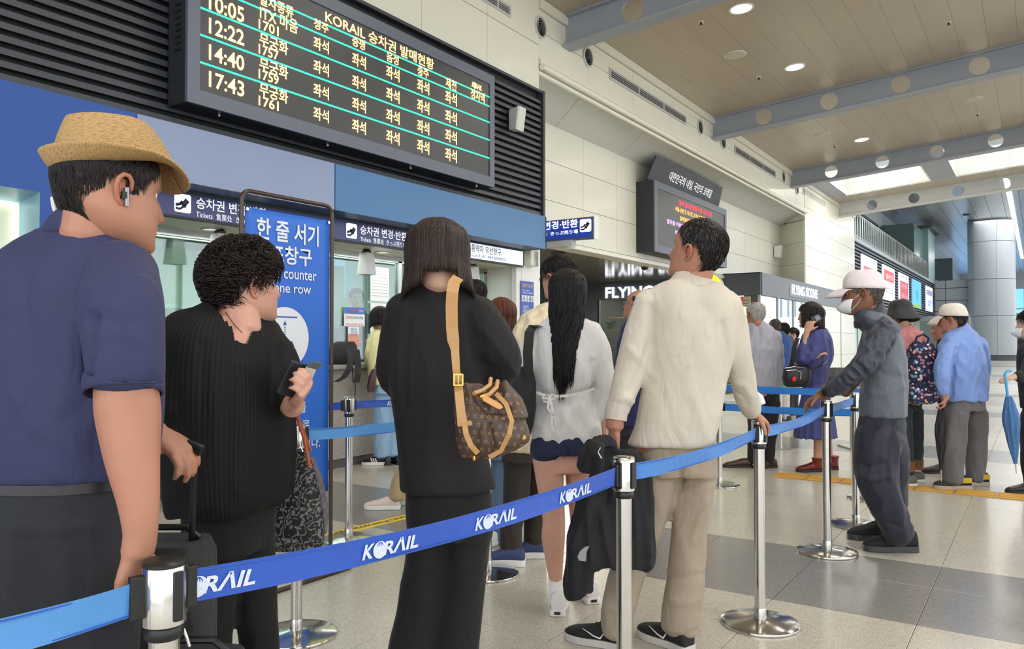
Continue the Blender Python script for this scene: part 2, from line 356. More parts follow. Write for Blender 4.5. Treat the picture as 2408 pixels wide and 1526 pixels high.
# splayed return and the pier beyond
sp = MB().prism([(24.0, YF, 2.0), (24.95, YR+.2, 2.0), (25.1, YR+.2, 2.0), (24.15, YF, 2.0)], (0, 0, 4.0)).build('wall_return', m_gap); tag(sp, kind='structure')
dv = Vector((.95, 1.1, 0)).normalized(); nn = Vector((-dv.y, dv.x, 0))
for q in range(3):
    c0 = Vector((24.47, YF+.545, 2.92+.64*q+.32))
    MB().obox(c0+nn*.004, dv, nn, Z, .715, .012, .316).build('panel', m_cream, sp)
MB().obox(Vector((24.3, YF+.35, 5.0))+nn*.004, dv, nn, Z, .42, .012, .14).build('panel', m_cream, sp)
pr = MB().box(24.04, 31.5, YF, YF+.05, 0, 6.0).build('wall_pier', m_gap); tag(pr, kind='structure')
zp = [0, .8, 1.55, 2.3, 2.92, 3.5, 4.08, 4.66, 5.24, 5.86]
for a_, b_ in ((24.0, 27.0), (27.0, 31.5)):
    for z0, z1 in zip(zp, zp[1:]):
        MB().box(a_+.004, b_-.004, YF-.02, YF+.02, z0+.004, z1-.004).build('panel', m_cream, pr)
# ceiling planks, bays between beams --------------------------------------
beams = [3.65, 9.93, 16.2, 22.5, 28.8]
ce = empty('ceiling', (0, 0, 6), kind='structure')
yy = YF; ys = []
while yy > -9: ys.append(yy); yy -= .42
for bi, (xa, xb) in enumerate(zip([-6]+beams, beams)):
    segs = [(xa, xb)]
    if bi == 4: segs = [(xa, 23.4), (27.5, xb)]
    for k in range(len(ys)-1):
        y1, y0 = ys[k], ys[k+1]
        for (sa, sb) in segs:
            if bi == 4 and False: continue
            p = [(sa+.003, y1-.0015, zc(y1)), (sb-.003, y1-.0015, zc(y1)), (sb-.003, y0+.0015, zc(y0)), (sa+.003, y0+.0015, zc(y0))]
            MB().prism(p, (0, 0, .02)).build('plank', m_ceil, ce)
for sa, sb in ((-6, 23.4), (27.5, 28.8)): MB().prism([(sa, YF, zc(YF)+.012), (sb, YF, zc(YF)+.012), (sb, -9, zc(-9)+.012), (sa, -9, zc(-9)+.012)], (0, 0, .01)).build('ceiling_backing', mat('ceiling_joint', (128, 118, 104), .7), ce)
# skylight wells in the last bay: openings between x 23.4 and 27.5
m_well = mat('skylight_well', (240, 238, 228), .6)
wells = [(5.2, 2.75), (2.05, -2.2), (-2.9, -7.0)]
edges = [YF, 5.2, .9, .1, -4.2, -5.0, -8.9]
for ya, yb in ((YF, 5.2), (2.75, 2.05), (-2.2, -2.9), (-7.0, -9.0)):
    MB().prism([(23.4, ya, zc(ya)), (27.5, ya, zc(ya)), (27.5, yb, zc(yb)), (23.4, yb, zc(yb))], (0, 0, .02)).build('soffit_panel', m_beam, ce)
for ya, yb in wells:
    b = MB(); H = .75
    for (xa, xb, y0, y1) in ((23.36, 23.4, yb, ya), (27.5, 27.54, yb, ya)):
        b.prism([(xa, y0, zc(y0)), (xb, y0, zc(y0)), (xb, y0, zc(y0)+H), (xa, y0, zc(y0)+H)], (0, y1-y0, 0)) if False else b.add(
            [(xa, y0, zc(y0)), (xb, y0, zc(y0)), (xb, y1, zc(y1)), (xa, y1, zc(y1)), (xa, y0, zc(y0)+H), (xb, y0, zc(y0)+H), (xb, y1, zc(y1)+H), (xa, y1, zc(y1)+H)],
            [(0, 1, 2, 3), (4, 5, 6, 7), (0, 1, 5, 4), (1, 2, 6, 5), (2, 3, 7, 6), (3, 0, 4, 7)])
    b.box(23.4, 27.5, ya, ya+.04, zc(ya), zc(ya)+H); b.box(23.4, 27.5, yb-.04, yb, zc(yb), zc(yb)+H)
    for q in (1, 2):
        ym = yb+(ya-yb)*q/3; b.box(27.46, 27.5, ym-.02, ym+.02, zc(ym)+.02, zc(ym)+H)
    b.build('skylight_well', m_well, ce)
    g = MB().box(23.3, 27.6, yb-.05, ya+.05, zc(ya)+H+.05, zc(ya)+H+.07).build('pane', glass('sky_glass', (250, 252, 255), .02), ce)
rf = MB(); 
rf.box(-6, 23.2, -9, 6.2, 7.5, 7.6); rf.box(27.7, 29, -9, 6.2, 7.5, 7.6); rf.build('roof_slab', m_gap)
tag(bpy.data.objects['roof_slab'], kind='structure')
# beams with round holes in the web, flanges -------------------------------
def beam(xc, first=4.63, m=m_beam):
    rt = empty('beam', (xc, YF, 6), kind='structure')
    dep = .44; bm = MB(); n = 20; r = .165; y = YF; pitch = 1.27; centers = []
    c = first
    while c+pitch < YF-.3: c += pitch
    while c > -8.6: centers.append(c); c -= pitch
    # web: cells around holes
    def web(side):
        x = xc+side
        def P(yq, t): return (x, yq, zc(yq)-dep*t)      # t 0 top .. 1 bottom
        prev = YF
        for c in centers:
            y0, y1 = c+.22, c-.22
            bm.add([P(prev, 0), P(y0, 0), P(y0, 1), P(prev, 1)], [(0, 1, 2, 3)])
            # square ring around the hole
            vs = []; k = 24; cz = zc(c)-dep*.5
            for i in range(k):
                t = 2*math.pi*i/k; vs.append((x, c+math.cos(t)*r, cz+math.sin(t)*r))
            for i in range(k):
                t = 2*math.pi*i/k; ct, st = math.cos(t), math.sin(t); q = 1/max(abs(ct), abs(st)); yy_ = c+ct*q*.22
                vs.append((x, yy_, zc(yy_)-dep*(.5-.5*st*q)))
            bm.add(vs, [(i, (i+1) % k, k+(i+1) % k, k+i) for i in range(k)])
            if side > 0:   # inner rim of the hole
                vs2 = [(xc-.012, c+math.cos(2*math.pi*i/k)*r, cz+math.sin(2*math.pi*i/k)*r) for i in range(k)]+[(xc+.012, c+math.cos(2*math.pi*i/k)*r, cz+math.sin(2*math.pi*i/k)*r) for i in range(k)]
                bm.add(vs2, [(i, (i+1) % k, k+(i+1) % k, k+i) for i in range(k)])
            prev = y1
        bm.add([P(prev, 0), P(-9, 0), P(-9, 1), P(prev, 1)], [(0, 1, 2, 3)])
    web(-.012); web(.012)
    bm.build('web', m, rt)
    for nm, t0, t1, hw in (('flange', dep, dep+.03, .13), ('flange', 0.0, .025, .1)):
        MB().add([(xc-hw, YF, zc(YF)-t0), (xc+hw, YF, zc(YF)-t0), (xc+hw, -9, zc(-9)-t0), (xc-hw, -9, zc(-9)-t0),
                  (xc-hw, YF, zc(YF)-t1), (xc+hw, YF, zc(YF)-t1), (xc+hw, -9, zc(-9)-t1), (xc-hw, -9, zc(-9)-t1)],
                 [(0, 1, 2, 3), (4, 5, 6, 7), (0, 1, 5, 4), (1, 2, 6, 5), (2, 3, 7, 6), (3, 0, 4, 7)]).build(nm, m, rt)
for xb in beams: beam(xb, m=(m_beam if xb < 28 else mat('beam_pale', (196, 198, 196), .5)))
# wall diffusers and grilles ------------------------------------------------
m_grille = mat('grille', (188, 190, 186), .45); m_dk = mat('vent_dark', (35, 36, 38), .8)
for k, (u, v) in enumerate([(1269, 65), (1381, 135), (1645, 300), (1699, 335), (1841, 417), (1873, 445)]):
    p = hit(u, v, 1, YF); t = empty('air_nozzle', p, 'round dark ringed air nozzle '+['at the left end of the frieze beside the first beam', 'just below the first ceiling beam', 'just before the second ceiling beam', 'just beyond the second ceiling beam', 'just before the third ceiling beam', 'just beyond the third ceiling beam'][k], 'air vent', 'round air nozzles along the frieze')
    MB().lathe(p+Y*(-.005), [(.155, 0), (.155, -.02), (.12, -.03)][::-1] and [(.155, 0), (.155, .02), (.125, .025), (.125, .0)], 24, -Y).build('ring', m_grille, t, smooth=True)
    MB().lathe(p+Y*(-.006), [(.125, 0), (.125, .006)], 24, -Y).build('throat', m_dk, t)
    for rr in (.1, .072, .045, .018):
        MB().lathe(p+Y*(-.012), [(rr-.008, 0), (rr-.008, .012), (rr, .014), (rr, 0)], 20, -Y).build('vane', mat('vane', (90, 92, 92), .5), t)
def grille(u0, v0, u1, v1, lab, y=YF):    # u0,v0 top left corner, u1,v1 bottom right
    a = hit(u0, v0, 1, y); b = hit(u1, v1, 1, y); zt, zb = a.z, b.z
    t = empty('wall_grille', ((a.x+b.x)/2, y, zb), lab, 'air vent', 'air grilles along the wall')
    MB().box(a.x, b.x, y-.015, y-.006, zb, zt).build('backing', m_dk, t)
    f = MB(); e = .03
    f.box(a.x-e, b.x+e, y-.03, y-.006, zt, zt+e); f.box(a.x-e, b.x+e, y-.03, y-.006, zb-e, zb)
    f.box(a.x-e, a.x, y-.03, y-.006, zb, zt); f.box(b.x, b.x+e, y-.03, y-.006, zb, zt)
    w_ = b.x-a.x
    for q in (1, 2): f.box(a.x+w_*q/3-.015, a.x+w_*q/3+.015, y-.03, y-.006, zb, zt)
    f.build('frame', m_grille, t)
    n = max(4, int((zt-zb)/.055))
    for q in range(n):
        z = zb+(zt-zb)*(q+.5)/n
        MB().prism([(a.x, y-.012, z+.012), (a.x, y-.028, z-.008), (a.x, y-.028, z-.014), (a.x, y-.012, z+.006)], (w_, 0, 0)).build('slat', m_grille, t)
grille(1433, 165, 1610, 291, 'widest slatted air grille in the frieze between the first two beams'); grille(1727, 345, 1821, 417, 'slatted air grille in the frieze between the second and third beams'); grille(1888, 444, 1938, 484, 'farthest slatted air grille on the cream pier'); grille(1108, -35, 1195, 36, 'slatted air grille above the big board, cut by the top edge')
# ceiling fittings ----------------------------------------------------------
def on_ceiling(u, v):
    r = FW+RT*((u-W_/2)/F_)+UP*((H_/2-v)/F_)     # plane z = 6.456-.08 y
    t = (6.456-.08*CAM.y-CAM.z)/(r.z+.08*r.y); return CAM+r*t
m_lamp = mat('lamp_white', (255, 252, 240), .5, emit=9)
nrmc = Vector((0, -.08, -1)).normalized()
for u, v in [(1743, 19), (1869, 157), (2026, 328), (2124, 428)]:
    p = on_ceiling(u, v); t = empty('downlight', p, {1743: 'glowing round downlight nearest the first ceiling beam', 1869: 'glowing round downlight in the middle of the first full ceiling bay', 2026: 'glowing round downlight between the second and third beams', 2124: 'glowing round downlight just beyond the skylight'}.get(u, 'round downlight outside the view'), 'ceiling light', 'downlights in the ceiling')
    MB().lathe(p, [(.18, 0), (.18, .012), (.15, .014), (.15, 0)], 24, nrmc).build('trim_ring', m_white, t)
    MB().lathe(p, [(.149, 0), (.149, .006)], 24, nrmc).build('lens', m_lamp, t)
for u, v in [(1729, 129), (1933, 317), (2287, 234)]:
    p = on_ceiling(u, v); t = empty('ceiling_speaker', p, {1729: 'flat round ceiling speaker in the nearest bay', 1933: 'flat round ceiling speaker in the second bay by the wall', 2287: 'flat round ceiling speaker in the second bay, far from the wall'}[u], 'speaker', 'round ceiling speakers')
    MB().lathe(p, [(.17, 0), (.17, .014), (.15, .02), (.02, .02)], 24, nrmc).build('cover', mat('speaker_cover', (190, 182, 168), .5), t)
    MB().lathe(p, [(.185, 0), (.185, .006), (.172, .008), (.172, 0)], 24, nrmc).build('rim', m_white, t)
for u, v in [(1648, 51), (1784, 181), (2230, 52), (1962, 343), (2298, 268)]:
    p = on_ceiling(u, v); t = empty('sprinkler', p, {1648: 'tiny sprinkler head beside the first beam', 1784: 'tiny sprinkler head by the middle downlight of the nearest bay', 2230: 'tiny sprinkler head alone near the top right of the ceiling', 1962: 'tiny sprinkler head beside the wall side speaker of the second bay', 2298: 'tiny sprinkler head beside the outer speaker of the second bay'}[u], 'sprinkler', 'sprinkler heads')
    MB().lathe(p, [(.045, 0), (.045, .006), (.02, .01)], 14, nrmc).build('escutcheon', m_white, t)
    MB().lathe(p+nrmc*.01, [(.018, 0), (.01, .03), (.025, .035)], 10, nrmc).build('nozzle', m_dk, t)
# right side glazing and far shell (light comes in through here) -------------
wr_ = empty('wall_right', (10, -12, 0), kind='structure')
MB().box(-8, 125, -12.2, -12, 0, .5).build('plinth', m_cream, wr_)
MB().box(-8, 125, -12.2, -12, 8.6, 9.6).build('header', m_cream, wr_)
for k in range(0, 44): MB().box(-8+k*3, -7.85+k*3, -12.15, -12, .5, 8.6).build('mullion', m_alu, wr_)
MB().box(-6.3, -6, 5.7, 14, 0, 7.6).build('wall_back', m_cream)['kind'] = 'structure'
# ---------------------------------------------------------------- blue fascia, board, ticket office
m_bluef = mat('fascia_blue', (42, 104, 156), .35, coat=.2); m_blueg = mat('fascia_greyblue', (118, 134, 166), .28, coat=.4)
m_blued = mat('wall_blue', (22, 72, 150), .5); m_navy = mat('navy_sign', (34, 44, 92), .35)
m_under = mat('fascia_underside', (60, 78, 108), .5)
m_led = mat('led_amber', (255, 205, 130), emit=2.6, emcol=(255, 196, 110)); m_ledg = mat('led_green', (40, 235, 150), emit=1.6)
m_ledw = mat('led_white', (235, 240, 255), emit=1.5); m_ledr = mat('led_red', (255, 40, 70), emit=1.6); m_ledv = mat('led_violet', (225, 160, 255), emit=1.5)
m_ledo = mat('led_orange', (255, 175, 70), emit=1.7); m_scr = mat('led_screen', (52, 52, 52), .35, emit=.05, noise=.12, nscale=3)
m_frm = mat('board_frame', (92, 98, 112), .4); m_frmd = mat('board_case', (38, 41, 46), .5)
m_txt = mat('text_white', (240, 242, 245), .5, emit=.35)
m_txtw = mat('print_white', (240, 242, 245), .5)
fa = empty('trim_1', (6, 5.3, 2.46), kind='structure')
YB = 5.30
for x0, x1, m in ((3.135, 5.02, m_blueg), (5.03, 8.72, m_bluef)):
    MB().box(x0, x1, YB, YB+.02, 2.46, 2.885).build('panel', m, fa, bevel=.002)
MB().box(3.135, 8.72, YB+.02, 5.68, 2.46, 2.48).build('underside', m_under, fa)
MB().box(3.135, 8.72, YB+.02, 5.68, 2.86, 2.88).build('top_cover', m_under, fa)
MB().box(8.70, 8.72, YB, 5.69, 2.46, 2.885).build('end_panel', m_bluef, fa)
wb = MB(); wb.box(-6, 1.06, YB, YB+.02, 0, 2.885); wb.box(1.06, 1.62, YB, YB+.02, 2.28, 2.885)
lbx1 = hit(92, 600, 1, YB).x; lbz = hit(60, 446, 1, YB).z
wbl = empty('wall_blue', (1, YB, 0), kind='structure')
b = MB(); b.box(-6, 3.13, YB, YB+.02, lbz, 2.885); b.box(lbx1, 3.13, YB, YB+.02, 0, lbz); b.box(-6, lbx1-2.4, YB, YB+.02, 0, lbz); b.box(lbx1-2.4, lbx1, YB, YB+.02, 0, .9)
b.build('panel', m_blued, wbl); MB().box(3.11, 3.13, YB, 6.3, 0, 2.46).build('return_panel', m_blued, wbl)
lb = empty('light_box', (lbx1-1.2, YB, .9), 'lit cream display niche let into the blue wall', 'light box')
fr = MB(); x1 = lbx1; x0 = lbx1-2.4; dp = .22
fr.add([(x1, YB, .9), (x1, YB, lbz), (x1-.02, YB+dp, lbz-.05), (x1-.02, YB+dp, .95)], [(0, 1, 2, 3)]).add([(x0, YB, lbz), (x1, YB, lbz), (x1-.02, YB+dp, lbz-.05), (x0, YB+dp, lbz-.05)], [(0, 1, 2, 3)]).add([(x0, YB, .9), (x1, YB, .9), (x1-.02, YB+dp, .95), (x0, YB+dp, .95)], [(0, 1, 2, 3)])
fr.build('surround', mat('niche_blue', (122, 158, 176), .4), lb)
MB().box(x0, x1-.02, YB+dp, YB+dp+.02, .9, lbz-.05).build('back_panel', mat('niche_cream', (205, 215, 190), .5, emit=.12), lb)
t_ = MB(); t_.box(x1-.055, x1-.04, YB+dp-.03, YB+dp-.01, .95, lbz-.07); t_.box(x0, x1-.045, YB+dp-.03, YB+dp-.01, lbz-.075, lbz-.06)
t_.build('light_tube', mat('tube_light', (255, 255, 235), emit=1.6), lb)

# departures board ----------------------------------------------------------
YD = 5.35
bd = empty('departure_board', (5.6, YD, 3.09), 'wide led ticket sales board glowing amber and green above the blue fascia', 'display board')
MB().box(3.56, 7.62, YD+.03, 5.6, 3.09, 4.42).build('case', m_frmd, bd, bevel=.004)
f = MB(); x0, x1, z0, z1 = 3.56, 7.62, 3.09, 4.42; ix0, ix1, iz0, iz1 = 3.667, 7.526, 3.205, 4.305
f.box(x0, ix0, YD, YD+.03, z0, z1); f.box(ix1, x1, YD, YD+.03, z0, z1); f.box(ix0, ix1, YD, YD+.03, z0, iz0); f.box(ix0, ix1, YD, YD+.03, iz1, z1)
f.build('frame', m_frm, bd); scr = MB().box(ix0, ix1, YD+.012, YD+.03, iz0, iz1).build('screen', m_scr, bd)
yt = YD+.009
for vl in (15, 79, 144):
    z = hit(465, vl, 1, yt).z; MB().box(ix0, ix1, yt-.001, yt+.002, z-.007, z+.007).build('led_line', m_ledg, bd)
for vr in (228, 250):
    z = hit(1150, vr, 1, yt).z; MB().box(ix0, ix1, yt-.001, yt+.002, z-.007, z+.007).build('led_line', m_ledg, bd)
K = dict(m=m_led, parent=bd)
def by(body, uL, uR, v, h, **k): return txt_y(body, uL, uR, v, h, yt, m_led, bd, **k)
for s, v in (('10:05', 20), ('12:22', 75), ('14:40', 136), ('17:43', 198)): by(s, 491, 574, v, 37, bold=.012)
by('열차종류', 610, 690, 13, 28, bold=.01)
by('ITX 마음', 611, 700, 46, 34, bold=.01)
for s, v in (('1701', 65), ('1757', 123), ('1759', 181), ('1761', 243)): by(s, 608, 655, v, 23, bold=.01)
for v in (103, 161, 219): by('무궁화', 610, 677, v, 31, bold=.01)
for u0, u1, vs in ((737, 773, (106, 160, 215, 270)), (828, 860, (143, 195, 247, 298)), (908, 939, (173, 224, 274, 323)), (981, 1009, (204, 251, 299, 345)), (1047, 1074, (231, 276, 321, 365))):
    for v in vs: by('좌석', u0, u1, v, 30, bold=.008)
for s, u0, u1, v in (('청주', 738, 772, 61), ('증평', 828, 858, 101), ('음성', 909, 937, 137), ('충주', 982, 1008, 169), ('제천', 1048, 1073, 198), ('정차역', 1107, 1139, 225)): by(s, u0, u1, v, 24, bold=.008)
def along(body, u0, v0, u1, v1, h, y, m, parent, **k):
    a = hit(u0, v0, 1, y); b_ = hit(u1, v1, 1, y); z = (a.z+b_.z)/2; d = topx(((a.x+b_.x)/2, y, z))[2]
    return text_on(body, ((a.x+b_.x)/2, y, z), X, Z, b_.x-a.x, h*d/F_, m, parent, **k)
zt = (hit(1150, 228, 1, yt).z+iz1)/2
a = hit(765, 25, 1, yt).x; b_ = hit(1020, 140, 1, yt).x
text_on('KORAIL 승차권 발매현황', ((a+b_)/2, yt, zt+.0), X, Z, b_-a, .118, m_led, bd, bold=.006)
def arc_pts(c, r, u, rad, a0, a1, n): return [Vector(c)+Vector(r)*(math.cos(a0+(a1-a0)*i/n)*rad[0])+Vector(u)*(math.sin(a0+(a1-a0)*i/n)*rad[1]) for i in range(n+1)]
def rail_logo(o, r, u, w, h, m, parent, mcut, off=.0012):
    """italic K, globe, R A I L wordmark, w x h, centred at o"""
    o = Vector(o); r = Vector(r).normalized(); u = Vector(u).normalized(); n = r.cross(u)
    text_on('K', o-r*(w*.40), r, u, w*.17, h, m, parent, bold=.03, shear=.28)
    text_on('RΛIL', o+r*(w*.17), r, u, w*.62, h, m, parent, bold=.03, shear=.28)
    c = o-r*(w*.215)-u*(h*.05)
    MB().prism(arc_pts(c+n*.0012, r, u, (w*.115, h*.6), 0, 2*math.pi*23/24, 23), n*.0004).build('globe', m, parent)
    b = MB()
    for s in (.5, .15): b.add([p for p in arc_pts(c+n*off*1.6+u*(h*.05), r, u, (w*.1*s+w*.01, h*.5), math.pi*.15, math.pi*.85, 8)]+[p for p in arc_pts(c+n*off*1.6+u*(h*.05), r, u, (w*.1*s, h*.43), math.pi*.15, math.pi*.85, 8)][::-1], [tuple(range(18))])
    b.build('globe_arc', mcut, parent)
p = hit(1122, 203, 1, yt); rail_logo((p.x, yt, p.z), X, Z, .2, .06, m_led, bd, m_scr)
for u, v in ((515, 262), (770, 335), (965, 392), (1120, 440)):
    p = hit(u, v, 1, YD+.08); MB().cyl((p.x, YD+.08, 3.065), (p.x, YD+.08, 3.09), .012, 8).build('bolt', m_steelb, bd)
for q in range(16):
    MB().box(3.552, 3.561, YD+.08, YD+.15, 3.5+q*.05, 3.515+q*.05).build('vent_slit', m_black, bd)
# speaker on the louvers
def wall_speaker(u, v, y, s, label):
    p = hit(u, v, 1, y-.12); t = empty('wall_speaker', (p.x, y, p.z), label, 'speaker')
    b = MB().add([(p.x-.09*s, y-.16*s, p.z-.15*s), (p.x+.09*s, y-.16*s, p.z-.15*s), (p.x+.09*s, y-.2*s, p.z+.15*s), (p.x-.09*s, y-.2*s, p.z+.15*s),
        (p.x-.06*s, y-.02, p.z-.13*s), (p.x+.06*s, y-.02, p.z-.13*s), (p.x+.06*s, y-.02, p.z+.13*s), (p.x-.06*s, y-.02, p.z+.13*s)],
        [(0, 1, 2, 3), (7, 6, 5, 4), (0, 4, 5, 1), (1, 5, 6, 2), (2, 6, 7, 3), (3, 7, 4, 0)])
    b.build('cabinet', m_white, t, bevel=.015*s)
    MB().add([(p.x-.075*s, y-.166*s, p.z-.13*s), (p.x+.075*s, y-.166*s, p.z-.13*s), (p.x+.075*s, y-.202*s, p.z+.13*s), (p.x-.075*s, y-.202*s, p.z+.13*s)], [(0, 1, 2, 3)]).build('mesh_front', mat('speaker_mesh', (214, 214, 208), .6, bump=.4, bscale=900), t)
    MB().box(p.x-.02, p.x+.02, y-.03, y, p.z-.05, p.z+.05).build('bracket', m_black, t)
wall_speaker(1217, 281, YL, 1.0, 'white loudspeaker fixed to the dark louvers beside the big board')
wall_speaker(1829, 592, YR, 1.25, 'grey white loudspeaker on the cream panel wall beyond the second display')

# ticket office under the fascia ---------------------------------------------
m_off = mat('office_wall', (196, 220, 202), .6); m_soft = mat('soffit_cream', (212, 206, 182), .35); m_offd = mat('office_dark', (92, 104, 104), .6)
to = empty('wall_office', (6, 6.25, 0), kind='structure')
MB().box(3.13, 8.72, 5.62, 6.35, 2.24, 2.26).build('soffit_panel', m_soft, to)
MB().box(3.13, 8.72, 6.2, 6.26, 2.18, 2.24).build('head_rail', m_alu, to)
GX = [3.13, 5.1, 6.91, 8.62]
for x in GX:
    MB().box(x-.03, x+.03, 6.2, 6.26, 1.04, 2.2).build('mullion', m_alu, to)
MB().box(6.98, 7.03, 6.2, 6.26, 1.04, 2.2).build('mullion', m_alu, to)
MB().box(3.13, 6.9, 6.21, 6.25, 1.62, 1.65).build('transom', m_alu, to) if False else None
for x0, x1 in ((3.16, 5.07), (5.13, 6.88), (7.06, 8.59)):
    MB().box(x0, x1, 6.225, 6.235, 1.06, 2.18).build('pane', glass('office_glass', (232, 245, 238), .1), to)
MB().box(3.13, 9.0, 8.9, 9.0, 0, 2.7).build('back_panel', m_off, to); MB().box(3.05, 3.13, 6.3, 8.9, 0, 2.7).build('side_panel', m_off, to)
MB().box(3.13, 9.0, 6.3, 8.9, 2.62, 2.7).build('office_ceiling', m_white, to); 
MB().box(3.13, 6.7, 6.9, 6.94, 1.62, 2.16).build('roller_blind', mat('blind', (200, 214, 196), .7), to)
MB().box(3.13, 6.2, 6.88, 6.96, 1.585, 1.62).build('blind_rail', m_alu, to)
MB().box(8.66, 8.74, 5.7, 9.0, 0, 2.5).build('return_panel', m_white, to, bevel=.003)
MB().box(8.72, 9.18, 5.68, 9.0, 0, 2.75).build('column', m_white, to, bevel=.004)
MB().box(8.60, 8.74, 5.69, 5.76, 0, 2.24).build('jamb', m_white, to)
for k, (u, v, uu, vv) in enumerate([(782, 610, 812, 700), (858, 640, 870, 690), (923, 612, 933, 690), (948, 620, 962, 690)]):
    a = hit(u, v, 1, 8.85); b_ = hit(uu, vv, 1, 8.85)
    MB().box(a.x, b_.x, 8.84, 8.88, b_.z, a.z).build('window_pane', mat('office_window', (110, 178, 215), .3, emit=.5), to)
MB().box(5.9, 8.6, 8.4, 8.88, 0, 1.45).build('cabinet', m_offd, to)
MB().box(5.6, 6.3, 8.75, 8.88, 1.45, 2.5).build('cabinet', m_offd, to)
for x, y in ((4.2, 5.95), (5.3, 5.95), (6.35, 5.95), (7.9, 5.95)):
    t = empty('soffit_downlight', (x, y, 2.24), {4.2: 'round soffit downlight over the left end of the ticket counter', 5.3: 'round soffit downlight behind the blue banner', 6.35: 'round soffit downlight left of the middle hanging shade', 7.9: 'round soffit downlight under the priority sign'}[x], 'ceiling light', 'downlights over the ticket counter')
    MB().lathe((x, y, 2.24), [(.09, 0), (.09, .006), (.07, .008), (.07, 0)], 18, -Z).build('trim_ring', m_alu, t)
    MB().lathe((x, y, 2.239), [(.069, 0), (.069, .003)], 18, -Z).build('lens', mat('lens_dim', (225, 225, 205), .3, emit=.5), t)
# long navy sign strip and the white priority sign
sg = empty('ticket_sign_strip', (5.4, 5.58, 2.24), 'long navy lit sign strip with white ticket words under the fascia', 'sign')
xs1 = hit(1093, 600, 1, 5.58).x
MB().box(3.14, xs1, 5.585, 5.64, 2.235, 2.45).build('case', m_frmd, sg); MB().box(3.15, xs1-.01, 5.58, 5.586, 2.25, 2.435).build('face', mat('navy_lit', (36, 46, 100), .3, emit=.12), sg)
m_ink2 = mat('navy_ink', (24, 28, 60), .5)
def ticket_icon(c, r, s, parent, mb, mi, r0=Vector((0, 0, 1))):
    """white rounded square with a hand holding a ticket"""
    c = Vector(c); n = Vector(r).cross(Z); P = lambda x, y, k=1: c+Vector(r)*(x*s)+Z*(y*s)+n*(.001*k)
    pts = []
    for cx, cy, a0 in ((.38, .38, 0), (-.38, .38, 90), (-.38, -.38, 180), (.38, -.38, 270)):
        for q in range(5): a = math.radians(a0+q*22.5); pts.append(P(cx+.12*math.cos(a), cy+.12*math.sin(a)))
    MB().prism(pts, n*.001).build('icon_plate', mb, parent)
    MB().prism([P(-.02, .06, 2.5), (P(.16, .30, 2.5)), P(.40, .12, 2.5), P(.18, -.14, 2.5)], n*.0006).build('icon_ticket', mi, parent)
    b = MB(); hand = [(-.42, -.3), (-.2, -.33), (.0, -.2), (.14, -.16), (.17, -.1), (-.02, -.1), (.0, .06), (-.06, .08), (-.16, -.05), (-.28, -.08), (-.42, -.12)]
    b.tube([P(x, y, 2.5) for x, y in hand], .012*s/.18*1.2 if s < .3 else .02, 4, cap=True); b.build('icon_hand', mi, parent)
for ui, u0, u1, ue, v0, v1, vi in ((430, 461, 572, 556, 484, 511, 478), (827, 847, 952, 947, 553, 569, 543)):
    c = hit(ui, vi, 1, 5.575); ticket_icon((c.x, 5.578, c.z+.0), X, .145, sg, mat('icon_white', (225, 230, 245), emit=.6), m_ink2)
zc1 = 2.375; zc2 = 2.285
c = hit(461, 485, 1, 5.577).x; text_on('승차권 변경·반환', (c+.345, 5.577, zc1), X, Z, .69, .092, m_txt, sg, bold=.015)
text_on('Tickets  售票处  きっぷ売り場', (c+.34, 5.577, zc2), X, Z, .68, .055, m_txt, sg)
c = hit(847, 553, 1, 5.577).x; text_on('승차권 변경·반환', (c+.345, 5.577, zc1), X, Z, .69, .092, m_txt, sg, bold=.015)
text_on('Tickets  售票处  きっぷ売り場', (c+.34, 5.577, zc2), X, Z, .68, .055, m_txt, sg)
sp_ = empty('priority_sign', (7.9, 5.58, 2.24), 'white lit priority window sign with dark words at the right end of the fascia', 'sign')
xe1 = hit(1232, 620, 1, 5.58).x
MB().box(xs1+.01, xe1, 5.585, 5.64, 2.235, 2.45).build('case', m_frmd, sp_); MB().box(xs1+.02, xe1-.025, 5.58, 5.586, 2.255, 2.435).build('face', mat('white_lit', (222, 228, 238), .3, emit=.5), sp_)
a = hit(1098, 590, 1, 5.577).x; b_ = hit(1178, 600, 1, 5.577).x
text_on('교통약자 우선창구', ((a+b_)/2, 5.577, 2.375), X, Z, b_-a, .09, m_ink2, sp_, bold=.006); b_ = hit(1192, 600, 1, 5.577).x
text_on('Priority Lane 爱心窗口  障害者·高齢者優先窓口', ((a+b_)/2, 5.577, 2.29), X, Z, b_-a, .045, m_ink2, sp_)
c = hit(1091, 585, 1, 5.577).x; MB().box(xs1+.025, xs1+.1, 5.577, 5.58, 2.30, 2.42).build('icon_plate', m_ink2, sp_)
# emergency light box at the fascia end, priority notice on the column
p = hit(1244, 608, 1, 5.66); t = empty('emergency_light', (p.x, 5.68, p.z), 'small cream emergency light box at the end of the sign', 'lamp')
MB().box(p.x-.11, p.x+.08, 5.56, 5.68, p.z-.11, p.z+.11).build('case', mat('cream_plastic', (214, 214, 196), .5), t, bevel=.012)
MB().box(p.x-.02, p.x+.07, 5.545, 5.56, p.z-.1, p.z+.09).build('lens', glass('clear_lens', (240, 240, 235), .2), t, bevel=.01)
a = hit(1224, 660, 1, 5.68); b_ = hit(1254, 745, 1, 5.68)
t = empty('priority_notice', ((a.x+b_.x)/2, 5.67, b_.z), 'narrow blue priority notice with white pictograms on the white column', 'sign')
MB().box(a.x, b_.x, 5.672, 5.678, b_.z-.15, a.z).build('plate', mat('notice_blue', (48, 82, 170), .4), t)
cx = (a.x+b_.x)/2; ww = (b_.x-a.x)
